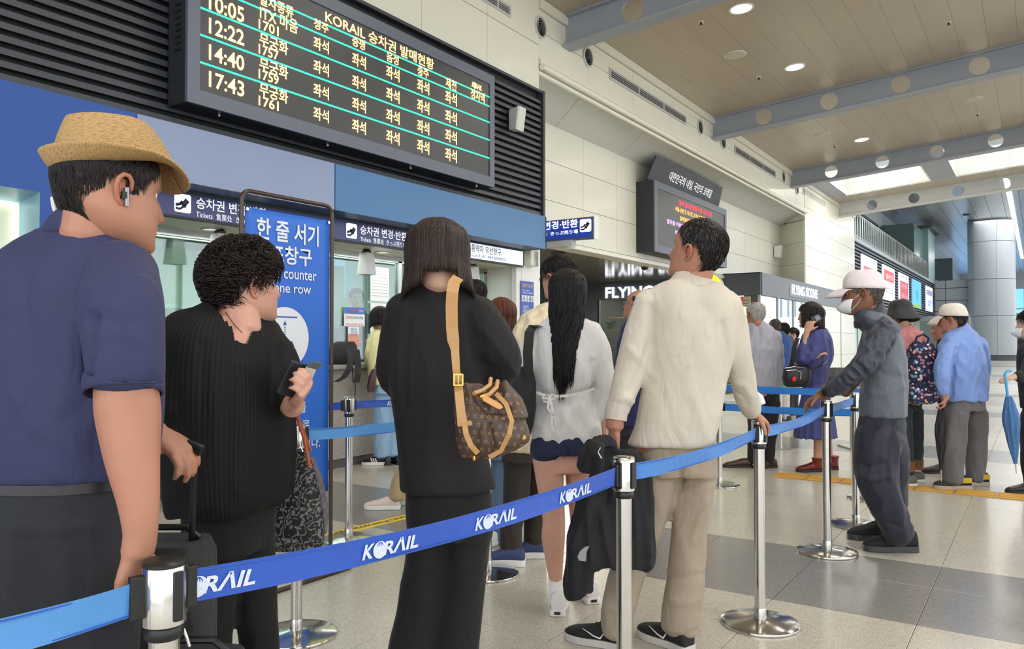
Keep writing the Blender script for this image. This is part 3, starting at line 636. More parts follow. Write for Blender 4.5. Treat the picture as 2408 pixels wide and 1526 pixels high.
text_on('교통약자 우선 창구', (cx, 5.671, a.z-.06), X, Z, ww*.86, .05, mat('orange_print', (240, 190, 140), .5), t, bold=.01)
text_on('Ticket counter for\ntransportation vulnerable', (cx, 5.671, a.z-.14), X, Z, ww*.8, .06, m_txtw, t)
for q in range(4):
    xx = a.x+ww*(.14+.24*q); MB().box(xx-.028, xx+.028, 5.668, 5.672, a.z-.27, a.z-.19).build('pictogram', m_txtw, t)
    MB().lathe((xx, 5.668, a.z-.205), [(.008, 0), (.008, .001)], 8, -Y).box(xx-.008, xx+.008, 5.6665, 5.668, a.z-.26, a.z-.216).build('figure_print', m_ink2, t)
text_on('교통약자\n(장애인·휠체어\n노약자)', (cx, 5.671, a.z-.4), X, Z, ww*.7, .16, m_txtw, t)
# counter
ct = empty('ticket_counter', (6, 5.8, 0), 'speckled granite ticket counter with metal top under the office windows', 'counter')
for x0, x1 in ((3.14, 5.0), (5.0, 6.86), (6.86, 8.6)):
    MB().box(x0+.003, x1-.003, 5.82, 6.2, .09, .99).build('front_panel', m_granite, ct, bevel=.003)
MB().box(3.14, 8.6, 5.84, 6.2, .0, .09).build('plinth', m_skirt, ct)
MB().box(3.14, 8.6, 5.74, 6.6, .99, 1.035).build('top', mat('counter_top', (150, 150, 146), .25, noise=.1, nscale=80), ct, bevel=.006)
def sheet(name, u0, v0, u1, v1, y, m, label, cat='notice', th=.003):
    a = hit(u0, v0, 1, y); b_ = hit(u1, v1, 1, y); t = empty(name, ((a.x+b_.x)/2, y, b_.z), label, cat)
    MB().box(a.x, b_.x, y-th, y, b_.z, a.z).build('paper', m, t); return t, a, b_
m_pap = mat('paper', (228, 230, 230), .6)
t, a, b_ = sheet('id_notice', 809, 722, 857, 767, 6.21, m_pap, 'white and blue identity card notice taped to the ticket window')
MB().box(a.x, b_.x, 6.205, 6.2068, a.z-.07, a.z).build('header', mat('print_blue', (60, 110, 190), .5), t)
ww = b_.x-a.x; cx = (a.x+b_.x)/2; m_pr = mat('print_red', (225, 60, 60), .5)
text_on('신분증 확인', (cx-.04*ww, 6.204, a.z-.035), X, Z, ww*.5, .035, m_pr, t, bold=.02); text_on('안내', (cx+.3*ww, 6.204, a.z-.035), X, Z, ww*.18, .03, m_txtw, t)
text_on('국적', (cx-.33*ww, 6.205, a.z-.11), X, Z, ww*.22, .04, m_pr, t, bold=.01); text_on('확인을 위해 신분증을', (cx+.12*ww, 6.205, a.z-.11), X, Z, ww*.6, .03, m_ink, t)
text_on('외국인, 경로, 장애인 할인 불가', (cx, 6.205, a.z-.185), X, Z, ww*.86, .026, m_pr, t)
t, a, b_ = sheet('leaflet', 818, 768, 844, 815, 6.21, m_pap, 'small leaflet with a red picture taped below the identity notice')
MB().box(a.x, b_.x, 6.2045, 6.2068, b_.z, b_.z+.14).build('picture', mat('print_salmon', (222, 150, 130), .5), t)
text_on('할인\n안내\n좌석', ((a.x+b_.x)/2, 6.205, a.z-.06), X, Z, .09, .09, mat('print_blue2', (50, 110, 200), .5), t)
for (q, u0, v0, u1, v1) in (('timetable_sheet', 871, 626, 914, 710), ('fare_sheet', 871, 712, 914, 785)):
    t, a, b_ = sheet(q, u0, v0, u1, v1, 6.21, m_pap, 'tall white printed timetable sheet taped inside the ticket window' if q[0] == 't' else 'white fare sheet taped below the timetable in the ticket window')
    for k in range(9):
        z = a.z-.05-k*(a.z-b_.z-.08)/9; MB().box(a.x+.02, b_.x-.02, 6.2055, 6.2068, z-.003, z).build('print_line', mat('print_grey', (150, 150, 155), .6), t)
for u, v, lab in ((862, 615, 'white paper shade hanging over the middle ticket window'), (517, 575, 'white paper shade hanging over the left ticket window'), (1112, 642, 'white paper shade hanging over the priority window')):
    p = hit(u, v, 1, 5.9); t = empty('hanging_shade', (p.x, 5.9, 2.24), lab, 'lamp shade')
    zt = 2.2; zb = zt-.23
    MB().add([(p.x-.055, 5.85, zt), (p.x+.055, 5.85, zt), (p.x+.055, 5.95, zt), (p.x-.055, 5.95, zt), (p.x-.075, 5.83, zb), (p.x+.075, 5.83, zb), (p.x+.075, 5.97, zb), (p.x-.075, 5.97, zb)],
             [(0, 4, 5, 1), (1, 5, 6, 2), (2, 6, 7, 3), (3, 7, 4, 0), (4, 7, 6, 5)]).build('shade', mat('shade_white', (196, 196, 196), .6), t)
    MB().lathe((p.x, 5.9, 2.24), [(.03, 0), (.05, .02), (.05, .045)], 10, -Z).build('socket', m_black, t)
# blade sign beyond the fascia
xb_ = 9.3
bs = empty('blade_sign', (xb_, 5.3, 2.6), 'blue double sided ticket sign hanging out from the wall end', 'sign')
pr0 = hit(1396, 512, 0, xb_); pr1 = hit(1396, 556, 0, xb_); zt_, zb_ = pr0.z, pr1.z; yn = pr0.y
MB().box(xb_, xb_+.12, yn, 6.2, zb_-.02, zt_+.02).build('case', m_frm, bs, bevel=.004)
MB().box(xb_-.006, xb_, yn+.03, 6.19, zb_, zt_).build('face', mat('sign_blue_lit', (38, 62, 150), .3, emit=.35), bs)
MB().box(xb_, xb_+.13, yn-.012, yn, zb_-.03, zt_+.03).build('end_cap', m_white, bs)
txt_x('승차권 변경·반환', 1218, 1359, 531, 19, xb_-.008, m_ledw, bs, bold=.015)
txt_x('Tickets  售票处  きっぷ売り場', 1220, 1359, 550, 9, xb_-.008, m_ledw, bs)
c = hit(1377, 530, 0, xb_-.008); ticket_icon(c, -Y, .17, bs, m_ledw, m_ink2)
MB().cyl((xb_+.06, 5.3, zb_-.14), (xb_+.06, 5.3, zb_-.02), .06, 14).build('bracket', m_grille, bs); MB().box(xb_, xb_+.12, 5.25, 6.3, zb_-.1, zb_-.02).build('arm', m_grille, bs)
# second display ---------------------------------------------------------------
YE = 6.2; x0 = hit(1540, 500, 1, YE).x; x1 = hit(1709, 560, 1, YE).x; z0, z1 = 3.02, 4.42
d2 = empty('information_display', ((x0+x1)/2, YE, z0), 'grey led notice display with a slanted title board on the cream wall', 'display board')
MB().box(x0, x1, YE+.03, YR, z0, z1).build('case', m_frmd, d2, bevel=.004); f = MB(); e = .14
f.box(x0, x0+e, YE, YE+.03, z0, z1); f.box(x1-e, x1, YE, YE+.03, z0, z1); f.box(x0+e, x1-e, YE, YE+.03, z0, z0+e); f.box(x0+e, x1-e, YE, YE+.03, z1-e, z1)
f.build('frame', m_frm, d2); MB().box(x0+e, x1-e, YE+.012, YE+.03, z0+e, z1-e).build('screen', m_scr, d2)
hd = MB().prism([(x0-.1, YE+.12, z1), (x1-.25, YE+.12, z1), (x1-.45, YE-.06, z1+.46), (x0-.05, YE-.06, z1+.46)], (0, .03, 0)).build('title_board', m_frmd, d2)
ud = (Vector((0, -.18, .46))).normalized()
text_on('대한민국의 내일, 국민의 코레일', ((x0+x1)/2-.1, YE+.022, z1+.22), X, ud, (x1-x0)*.58, .2, m_txt, d2, bold=.008)
for q in (.2, .5, .8): MB().cyl((x0+(x1-x0)*q, YE-.05, z1+.42), (x0+(x1-x0)*q, YR, z1+.36), .015, 8).build('stay', m_black, d2)
for s, u0, v0, u1, v1, h, m in (('일부 열차 운행중지 및 지연 안내', 1597, 479, 1673, 503, 12, m_ledr), ('서울-신촌 간 서소문 고가도로 철거공사 중 문제로', 1588, 493, 1682, 522, 10.5, m_ledo),
        ('일부열차가 운행중지 및 지연되고 있으니', 1599, 513, 1681, 541, 10, m_ledo), ('열차를 이용하시기 전에 운행 정보를 확인하시기', 1568, 523, 1690, 556, 10.5, m_ledv), ('바랍니다. 고객 여러분의', 1588, 546, 1672, 570, 10, m_ledv)):
    along(s, u0, v0, u1, v1, h, YE+.009, m, d2, bold=.004)
# shop ---------------------------------------------------------------------------
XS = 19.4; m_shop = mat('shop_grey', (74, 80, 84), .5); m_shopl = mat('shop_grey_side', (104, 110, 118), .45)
sh = empty('wall_shop', (XS, 6, 0), kind='structure')
yc = 5.66; zt = 2.96; zb = 2.40
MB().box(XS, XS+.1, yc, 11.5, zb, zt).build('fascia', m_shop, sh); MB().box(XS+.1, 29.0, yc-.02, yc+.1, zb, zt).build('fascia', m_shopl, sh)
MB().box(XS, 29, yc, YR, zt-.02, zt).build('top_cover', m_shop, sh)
MB().box(9.2, 29, YR, 12, 2.90, 2.93).build('passage_ceiling', mat('metal_ceiling', (168, 158, 132), .12, metal=.25, coat=.5), sh)
MB().box(9.2, 29, 11.5, 11.6, 0, 2.9).build('back_panel', m_shop, sh)
MB().box(XS, XS+.06, 10.1, 11.5, 0, zb).build('side_panel', m_shop, sh)
for y in (yc+.03, 7.0, 8.55, 10.1): MB().box(XS, XS+.06, y-.03, y+.03, 0, zb).build('post', m_alu, sh)
for x in (21.0, 22.6, 24.2, 26.0, 28.9): MB().box(x-.03, x+.03, yc, yc+.06, 0, zb).build('post', m_alu, sh)
gs = glass('shop_glass', (236, 242, 240), .08)
for y0, y1 in ((8.58, 10.07), (5.72, 6.97)): MB().box(XS+.02, XS+.03, y0, y1, 0.05, zb).build('pane', gs, sh)
for x0_, x1_ in ((19.5, 20.97), (21.03, 22.57), (22.63, 24.17), (24.23, 25.97), (26.03, 28.87)): MB().box(x0_, x1_, yc+.025, yc+.035, 0.05, zb).build('pane', gs, sh)
m_brick = mat('shop_brick', (208, 200, 186), .7); m_brickr = mat('shop_brick_brown', (150, 128, 112), .8)
MB().box(24.5, 24.6, 7.2, 11.5, 0, 2.9).build('brick_panel', m_brick, sh); MB().box(20.5, 28.9, 8.8, 8.9, 0, 2.9).build('brick_panel', m_brickr, sh)
bb = MB()
for r_ in range(28):
    for c_ in range(9): y = 9.0+c_*.28+(r_ % 2)*.14; bb.box(24.47, 24.5, y+.006, y+.27, .05+r_*.1, .135+r_*.1)
o = bb.build('brickwork', m_brick, sh); o['kind'] = 'stuff'
txt_x('FLYING SCONE', 1424, 1671, 684, 27, XS-.03, mat('shop_letters', (240, 245, 255), emit=1.1), sh, bold=.025, th=.02, name='fascia_lettering')
txt_y('FLYING SCONE', 1862, 1922, 686, 22, yc-.05, mat('shop_letters', (240, 245, 255), emit=1.1), sh, bold=.0, th=.012, name='fascia_lettering')
MB().prism([hit(1858, 672, 1, yc-.03), hit(1924, 688, 1, yc-.03), hit(1924, 710, 1, yc-.03), hit(1858, 697, 1, yc-.03)], (0, .01, 0)).build('letter_plate', mat('plate_grey', (112, 116, 124), .4), sh)
# shop shelves and jars
m_wood = mat('shelf_wood', (198, 160, 112), .5)
shf = empty('shop_shelf', (22.2, 10, 1.2), 'pale wooden wall shelves with small jars behind the shop glass', 'shelf')
def sx(u, v): return hit(u, v, 0, 22.2)
for v in (748, 776, 812): a = sx(1392, v); MB().box(22.1, 22.4, 8.62, 11.2, a.z-.02, a.z+.01).build('board', m_wood, shf)
random.seed(5); jm = [mat('jar_a', (205, 200, 190), .3), mat('jar_b', (90, 110, 80), .5), mat('jar_c', (70, 60, 55), .4), mat('jar_d', (225, 225, 222), .3)]
for v in (776, 812):
    z = sx(1392, v).z+.01; y = 8.7; k = 0
    while y < 10.9 and k < 12:
        h = random.uniform(.08, .2); r = random.uniform(.03, .05)
        t = MB().lathe((22.22, y, z), [(r, 0), (r, h*.7), (r*.6, h*.85), (r*.6, h)], 10).build('jar', jm[(k+v) % 4]); tag(t, ['small beige jar', 'small dark green jar', 'small black jar', 'small white jar'][(k+v) % 4]+(' on the upper' if v == 776 else ' on the lower')+' jar shelf behind the shop glass', 'jar', ['beige', 'green', 'black', 'white'][(k+v) % 4]+' jars on the shop shelves'); y += random.uniform(.12, .26); k += 1
pl = MB(); c = sx(1437, 765)
for k in range(30):
    a = random.uniform(0, 6.28); p0 = c+Vector((0, random.uniform(-.1, .1), .05)); p1 = p0+Vector((math.cos(a)*.1, math.sin(a)*.12, random.uniform(-.25, .1))); pl.tube([p0, (p0+p1)/2+Z*.03, p1], [.012, .018, .002], 5)
tag(pl.build('trailing_plant', mat('leaf_green', (70, 100, 60), .6)), 'trailing green plant on the shop shelf', 'plant')
# round shop signs
def round_sign(u, v, rpx, x, col, lab, texts, emit=.6):
    c = hit(u, v, 0, x); d = topx(c)[2]; r = rpx*d/F_; t = empty('round_sign', c, lab, 'sign')
    MB().lathe(c, [(r*1.04, 0), (r*1.04, .1)], 36, X).build('rim', m_grille, t, smooth=True)
    MB().lathe(c-X*.004, [(r, 0), (r, .004)], 36, X).build('face', mat('sign_'+lab[:8], col, .5, emit=emit), t)
    for s, du, dv, w_, h_, m in texts: text_on(s, c-X*.008+(-Y)*(du*d/F_)+Z*(-dv*d/F_), -Y, Z, w_*d/F_, h_*d/F_, m, t, bold=.01)
round_sign(1662, 680, 38, 17.4, (250, 220, 50), 'yellow round shop sign with a black word behind the man in cream', [('곳', 17, -9, 11, 13, m_ink), ('맛있는', -8, -12, 24, 12, m_ink)])
round_sign(1746, 751, 30, 18.6, (226, 240, 190), 'pale green round coffee sign with red letters by the grey haired man', [('COFFEE', 2, 8, 44, 11, mat('print_red2', (225, 90, 60), .5)), ('home made', 2, -8, 26, 5, m_ink)], .5)
MB().box(17.45, 17.5, 5.9, 6.0, 0, .02)
# framed boards on shop front
a = hit(1700, 699, 0, XS-.02); b_ = hit(1766, 735, 0, XS-.02); t = empty('menu_board', (XS, (a.y+b_.y)/2, b_.z), 'brown handwritten menu board with red bars beside the coffee sign', 'sign')
MB().box(XS-.03, XS-.01, b_.y, a.y, b_.z-.15, a.z).build('board', mat('kraft', (176, 164, 140), .7), t)
for q in (.32, .7): y = a.y+(b_.y-a.y)*q; MB().box(XS-.04, XS-.03, y-.02, y+.02, b_.z-.15, a.z).build('bar', m_pr, t)
for q in range(5): MB().box(XS-.034, XS-.03, b_.y+.05, a.y-.05, b_.z+.02+q*.07, b_.z+.03+q*.07).build('print_line', m_ink, t)
for u, v in ((1362, 600), (1330, 642), (1515, 628)):
    pass
# far hall: louvers, posters, balcony, columns --------------------------------------
wf = MB().box(31.5, 61.6, 6.0, 6.2, 2.85, 5.2).build('wall_far', m_louverd); tag(wf, kind='structure')
z = 2.9
while z < 5.1:
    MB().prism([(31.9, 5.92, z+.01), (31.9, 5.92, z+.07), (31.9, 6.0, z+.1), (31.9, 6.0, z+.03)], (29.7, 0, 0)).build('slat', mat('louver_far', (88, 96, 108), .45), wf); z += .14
MB().box(31.4, 61.6, 5.88, 6.1, 5.16, 5.3).build('coping', mat('coping', (150, 165, 172), .4), wf)
MB().box(31.4, 31.95, 5.85, 6.1, 0, 5.3).build('end_panel', m_cream, wf)
MB().box(31.5, 61.6, 6.9, 7.0, 0, 2.85).build('lower_panel', m_off, wf); MB().box(31.5, 61.6, 6.0, 7.0, 2.8, 2.85).build('lower_soffit', m_shopl, wf)
for k in range(9): MB().box(32+k*3.3, 32.1+k*3.3, 6.85, 6.95, 0, 2.8).build('post', m_alu, wf)
for k in range(4): MB().box(33+k*6.6, 35+k*6.6, 6.88, 6.9, .2, 2.5).build('pane', mat('far_pane', (150, 190, 195), .2, emit=.15), wf)
YP = 5.88
posters = [(2027, 2063, (235, 240, 248), 'white and red vertical poster nearest the cream pier', [('국가의 결 따라', .8, .5, .26, (90, 80, 170))], [(.45, -.9, (225, 80, 100))]),
    (2076, 2104, (222, 232, 240), 'white vertical poster with a red title block', [('결이다', .38, .6, .3, (245, 245, 245)), ('대한민국\n여수여행', -.45, .7, .4, (60, 70, 110))], [(.75, .12, (200, 60, 70))]),
    (2114, 2137, (222, 230, 242), 'white vertical poster with two red blocks of lettering', [('충북여행', .78, .7, .12, (80, 80, 160)), ('국민연수', .2, .6, .3, (235, 225, 245)), ('떠나는', -.45, .6, .3, (235, 225, 245))], [(.5, -.75, (200, 60, 80))]),
    (2145, 2166, (90, 180, 235), 'bright blue vertical poster with green ground', [('미디어', -.1, .25, .8, (40, 100, 190))], [(-.75, -.98, (150, 190, 60))]),
    (2177, 2193, (205, 216, 232), 'pale vertical poster farthest along the louver wall', [('소백산\n국립', -.35, .6, .5, (90, 100, 150))], [(.7, .3, (150, 150, 180))])]
for u0, u1, col, lab, tx, blocks in posters:
    a = hit(u0, 640, 1, YP).x; b_ = hit(u1, 660, 1, YP).x; zc_ = 3.99; hh = .8
    t = empty('poster', ((a+b_)/2, YP, zc_-hh), lab+' on the louvers', 'poster', 'lit posters on the far louver wall')
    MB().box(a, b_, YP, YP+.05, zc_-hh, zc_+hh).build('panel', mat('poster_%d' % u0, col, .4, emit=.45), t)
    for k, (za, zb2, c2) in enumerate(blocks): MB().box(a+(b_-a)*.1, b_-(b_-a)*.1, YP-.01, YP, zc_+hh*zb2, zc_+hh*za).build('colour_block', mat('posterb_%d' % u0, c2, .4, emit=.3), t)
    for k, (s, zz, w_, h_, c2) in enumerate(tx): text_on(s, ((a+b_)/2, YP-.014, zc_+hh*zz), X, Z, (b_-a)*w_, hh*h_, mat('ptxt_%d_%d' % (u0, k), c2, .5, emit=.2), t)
# balcony rail
bal = empty('balcony_railing', (46, 5.95, 5.3), 'steel and glass balcony railing above the far louver wall', 'railing')
MB().cyl((31.6, 5.98, 6.35), (61.6, 5.98, 6.35), .035, 8).build('handrail', m_steelb, bal)
MB().cyl((31.6, 5.98, 5.42), (61.6, 5.98, 5.42), .02, 8).build('lower_rail', m_steelb, bal)
p1 = MB().box(-.045, .045, -.03, .03, 5.3, 6.33).mesh('baluster'); p1.materials.append(m_steelb)
p2 = MB().box(-.012, .012, -.01, .01, 5.44, 6.3).mesh('baluster_thin'); p2.materials.append(m_alu)
x = 31.7
while x < 61.5:
    for me, dx in ((p1, 0), (p2, .18)):
        o = bpy.data.objects.new('baluster', me); C.objects.link(o); o.location = (x+dx, 5.98, 0); o.parent = bal; o.matrix_parent_inverse = pinv(bal)
    x += .5
MB().box(31.7, 61.5, 6.0, 6.012, 5.5, 6.25).build('pane', glass('rail_glass', (190, 225, 215), .1), bal)
uf = empty('wall_upper', (46, 8, 5.2), kind='structure')
MB().box(30, 76, 6.1, 14, 5.1, 5.2).build('floor_slab', m_gap, uf); MB().box(29, 61, 8.0, 8.4, 8.3, 9.2).build('edge_band', mat('band_white', (178, 186, 190), .4), uf)
MB().box(29, 61, 8.3, 13.5, 8.3, 8.36).build('soffit_panel', mat('dark_soffit', (96, 98, 98), .5), uf)
MB().box(29, 61, 13.4, 13.5, 5.2, 8.3).build('back_panel', mat('upper_dark', (84, 94, 92), .6), uf)
MB().box(76, 76.1, 6, 14, 5.2, 8.3).build('end_panel', mat('upper_dark', (84, 94, 92), .6), uf)
for x in (36.5, 43.5, 52): MB().box(x, x+.5, 8.0, 8.4, 5.2, 8.3).build('post', m_beam, uf); MB().box(x-.25, x-.1, 8.0, 8.1, 5.2, 8.3).build('post', mat('mirror_post', (160, 150, 130), .2, metal=.8), uf)
for x in (36, 44, 50): MB().box(x, x+2.2, 9.6, 10.2, 8.27, 8.29).build('ceiling_lamp', mat('panel_lamp', (255, 252, 240), emit=4), uf)
MB().box(31.6, 52, 8.1, 8.12, 5.2, 8.25).build('pane', glass('dark_glass', (150, 170, 165), .12), uf)
MB().box(53, 57.5, 6.2, 8.3, 5.2, 8.4).build('stair_box', mat('glass_green', (98, 122, 120), .2), uf); 
MB().box(57.5, 61.2, 5.9, 6.3, 5.2, 8.7).build('post', mat('teal_post', (128, 158, 156), .3), uf); MB().box(57.0, 61.8, 5.6, 6.6, 8.6, 8.75).build('post_cap', m_shop, uf)
gw = empty('wall_far_end', (61.6, 4, 0), kind='structure')
m_gpan = mat('grey_panel', (164, 170, 174), .4); m_ggap = mat('grey_gap', (70, 72, 76), .7)
MB().box(61.62, 61.8, 2.0, 6.4, 3.1, 5.45).build('backing', m_ggap, gw)
for y0, y1 in ((5.3, 6.4), (3.5, 5.3), (2.0, 3.5)):
    for z0, z1 in ((4.9, 5.45), (4.05, 4.9), (3.3, 4.05), (3.0, 3.3)): MB().box(61.55, 61.64, y0+.02, y1-.02, z0+.02, z1-.02).build('panel', m_gpan, gw)
MB().box(63, 110, 6.0, 6.2, 5.4, 5.6).build('coping', m_gpan, gw)
hr = MB()
for k in range(14): hr.box(63+k*3.4, 64.4+k*3.4, 7.9, 8.1, 5.5, 8.3)
hr.build('window_pier', m_gpan, gw)['kind'] = 'stuff'
MB().box(62, 112, 8.2, 8.25, 5.5, 8.3).build('window_pane', mat('day_window', (120, 160, 205), .3, emit=.8), gw)
MB().box(61, 112, 7.9, 8.3, 8.3, 9.3).build('header', mat('band_white', (178, 186, 190), .4), gw)
# gate hall under it
MB().box(68, 68.2, 0, 8, 0, 3.3).build('back_panel', mat('gate_back', (112, 128, 126), .5), gw)
for y in (3.2, 4.6, 5.8): MB().box(61.6, 61.8, y-.1, y+.1, 0, 3.0).build('post', m_gpan, gw)
MB().box(56.4, 56.7, 4.1, 6.6, 2.55, 2.85).build('header', m_gpan, gw)
def pillar(x, y, r, lab, zs, zt_=9.2):
    t = empty('pillar', (x, y, 0), kind='structure')
    MB().lathe((x, y, 0), [(r-.03, 0), (r-.03, zt_)], 40).build('core', m_ggap, t)
    MB().lathe((x, y, 0), [(r*.9, 0), (r*.9, .3)], 24).build('foot', m_steelb, t)
    for z0, z1 in zip(zs, zs[1:]):
        for q in range(6):
            a0 = math.radians(q*60+15); a1 = a0+math.radians(59.5); n = 8; b = MB()
            ring = [(x+rr*math.cos(a0+(a1-a0)*i/n), y+rr*math.sin(a0+(a1-a0)*i/n)) for rr in (r,) for i in range(n+1)]
            b.add([(px, py, z0+.012) for px, py in ring]+[(px, py, z1-.012) for px, py in ring], [(i, i+1, n+2+i, n+1+i) for i in range(n)])
            b.build('panel', mat('pillar_panel', (156, 162, 168), .35), t, smooth=True)
pillar(60.8, 2.55, 1.36, '', [.35, 2.9, 5.3, 7.75, 9.2]); pillar(88, 3.2, 1.3, '', [.35, 2.9, 5.3, 7.75, 9.2]); pillar(80, -.35, 1.1, '', [.35, 2.9, 5.3, 7.75, 9.2])
# far ceiling planks and end windows
fc = empty('ceiling_far', (60, 0, 9.2), kind='structure'); m_fc = mat('far_plank', (168, 172, 174), .3, metal=.3, coat=.1); y = 8.0
while y > -12:
    MB().box(29, 112, y-.79, y-.01, 9.2, 9.24).build('plank', m_fc, fc); y -= .8
MB().box(29, 112, -12, 8.4, 9.25, 9.4).build('slab', m_gpan, fc)
MB().box(28.95, 29.1, -9, 8.4, 6.4, 9.3).build('bulkhead', m_beam, fc)
for k in range(8): MB().box(40, 90, 3.5-k*2.4, 3.75-k*2.4, 9.17, 9.2).build('light_slot', mat('slot_lamp', (255, 240, 215), emit=1.2), fc) if k in (1, 3, 5) else None
for (u, v) in ((2273, 504), (2286, 517), (2293, 530)):
    p = hit(u, v, 2, 9.2); o = MB().lathe(p, [(.22, 0), (.22, .05), (.18, .06)], 16, -Z).build('ceiling_speaker', m_ggap); tag(o, {504: 'small round fitting under the far ceiling, nearest of three beside the column', 517: 'small round fitting under the far ceiling, middle of three beside the column', 530: 'small round fitting under the far ceiling, farthest of three beside the column'}[v], 'ceiling fitting', 'fittings under the far ceiling')
fe = empty('wall_end', (110, 0, 0), kind='structure')
MB().box(110, 110.2, -12, 10, 0, 1.2).build('panel', m_gpan, fe); MB().box(110, 110.2, -12, 10, 7.4, 9.3).build('panel', m_gpan, fe)
for k in range(9): MB().box(109.8, 110, -12+k*2.6, -11.6+k*2.6, 1.2, 7.4).build('mullion', m_gpan, fe)
MB().box(110.1, 110.15, -12, 10, 1.2, 7.4).build('pane', mat('end_window', (120, 185, 240), .3, emit=.9), fe)
for z in (3, 5): MB().box(109.85, 110, -12, 10, z, z+.12).build('transom', m_gpan, fe)

for u, v, lab in ((1516, 622, 'white dome camera under the passage ceiling left of the cream shirt'), (1313, 592, 'dark round vent in the passage ceiling above the young man')):
    p = hit(u, v, 2, 2.9); t = empty('ceiling_fixture', p, lab, 'ceiling fixture'); MB().lathe(p, [(.14, 0), (.14, .03), (.1, .05)], 20, -Z).build('base', m_white if u > 1400 else m_frmd, t); MB().lathe(p-Z*.05, [(.08, 0), (.07, .04), (.03, .07), (.005, .075)], 18, -Z).build('dome', m_black, t, smooth=True)
# ---------------------------------------------------------------- posts and belts
m_belt = {k: mat('belt_'+k, c, .55, noise=.05, nscale=14, bump=.25, bscale=500, sheen=.3) for k, c in (('royal', (30, 80, 182)), ('sky', (34, 118, 200)), ('pale', (78, 142, 205)), ('mid', (58, 104, 208)))}  # the pale blue has the light's sheen put into its colour
m_logo = mat('belt_print', (206, 216, 232), .6, noise=.12, nscale=200)
HT = .914
posts = {}
def make_post(name, p, label, rh=.034, big=False):
    t = empty('barrier_post', (p.x, p.y, 0), label, 'barrier post', 'stainless steel queue barrier posts')
    MB().lathe((p.x, p.y, 0), [(.172, 0), (.174, .006), (.172, .012), (.15, .018), (.06, .026), (.03, .03)], 48).build('base', m_steel, t, smooth=True)
    MB().lathe((p.x, p.y, .02), [(.027, 0), (.027, .05), (.0248, .055)], 28).build('collar', m_steelb, t, smooth=True)
    MB().lathe((p.x, p.y, .03), [(.0245, 0), (.0245, .77)], 32).build('shaft', m_steel, t, smooth=True)
    MB().lathe((p.x, p.y, .785), [(.028, 0), (.031, .004), (.031, .018), (.028, .022)], 28).build('ring', m_black, t, smooth=True)
    MB().lathe((p.x, p.y, .807), [(rh-.002, 0), (rh, .002), (rh, .094), (rh-.001, .096)], 32).build('head', m_steel, t, smooth=True)
    MB().lathe((p.x, p.y, .903), [(rh, 0), (rh, .005), (rh-.004, .009), (.008, .011)], 32).build('cap', m_black if big else m_steel, t, smooth=True)
    posts[name] = (p, rh, t); return t
def slot(name, ang_to):
    p, rh, t = posts[name]; q = Vector(ang_to); d = Vector((q.x-p.x, q.y-p.y, 0)).normalized(); s = Vector((-d.y, d.x, 0))
    MB().obox(Vector((p.x, p.y, .857))+d*(rh-.001), d, s, Z, .006, (.008 if name == 'P0' else .012), .040).build('slot', m_black, t, bevel=.002)
def belt(a, b, zc_=.858, key='royal', sag=.03, label='', hw=.0245, logos=(), end_block=True, th=.0009, pa=None, pb=None, side=-1, zb=None):
    A = pa if pa is not None else posts[a][0]; B = pb if pb is not None else posts[b][0]
    A = Vector((A.x, A.y, 0)); B = Vector((B.x, B.y, 0)); d = (B-A).normalized(); nrm = Vector((d.y, -d.x, 0))*(1 if side < 0 else -1)
    rt = empty('barrier_belt', (A+B)/2+Z*zc_, label, 'barrier belt', 'blue retractable belts strung between the posts')
    A2 = A+d*.034; B2 = B-d*.034; n = 24; pts = []; zb = zc_ if zb is None else zb
    for i in range(n+1):
        t = i/n; p = A2.lerp(B2, t); pts.append(Vector((p.x, p.y, zc_+(zb-zc_)*t-4*sag*t*(1-t))))
    nm = [nrm+Z*.12*math.sin(3*i/n+.5) for i in range(n+1)]
    MB().ribbon(pts, [Z*hw-nrm*.003*math.sin(i*.5) for i in range(n+1)], [q.normalized() for q in nm], th).build('webbing', m_belt[key], rt)
    b = MB(); 
    for sg_ in (1, -1): b.ribbon([p+Z*(sg_*(hw-.003))+q.normalized()*.0004 for p, q in zip(pts, nm)], Z*.0012, [q.normalized() for q in nm], th*1.3)
    b.build('stitched_edge', mat('belt_edge', (40, 90, 180), .6), rt)
    for P, D in ((A2, d), (B2, -d)):
        if end_block: MB().obox(P+Z*(zc_ if P is A2 else zb)+D*.008, D, Vector((-D.y, D.x, 0)), Z, .012, .008, .034).build('belt_clip', m_black, rt, bevel=.002)
    for t in logos:
        i = int(t*n); p = pts[i]; tx = (pts[i+1]-pts[i-1]).normalized()
        if tx.dot(RT) < 0: tx = -tx
        face = nrm if nrm.dot(-FW) > 0 else -nrm
        up = face.cross(tx).normalized(); up = up if up.z > 0 else -up
        rail_logo(p+face*.0022-Z*.001, tx, up, .165, .03, m_logo, rt, m_belt[key])
    return rt
make_post('P0', gnd(392, 1.30), 'nearest steel barrier post with a black cap, beside the hand of the hat man', big=True)
make_post('P1', gnd(1466, 2.45), 'steel barrier post in front of the black jacket held by the man in cream')
make_post('P2', gnd(1783, 3.56), 'steel barrier post under the hand of the man in the cream shirt')
make_post('P3', gnd(1941, 4.75), 'steel barrier post under the hand of the man in the grey jacket')
make_post('P4', gnd(2009, 5.45), 'steel barrier post just in front of the grey jacket man')
make_post('L1', gnd(701, 3.42), 'steel barrier post behind the paisley tote bag and the near belt')
make_post('L2', gnd(822, 5.05), 'steel barrier post between the blue banner and the granite counter')
make_post('M1', gnd(1146, 4.32), 'steel barrier post mostly hidden by the woman in black, only its base showing')
make_post('F1', gnd(1690, 6.95), 'thin far steel barrier post beside the cream shirt')
make_post('F2', gnd(2042, 6.35), 'far steel barrier post hidden behind the grey jacket man, base showing')
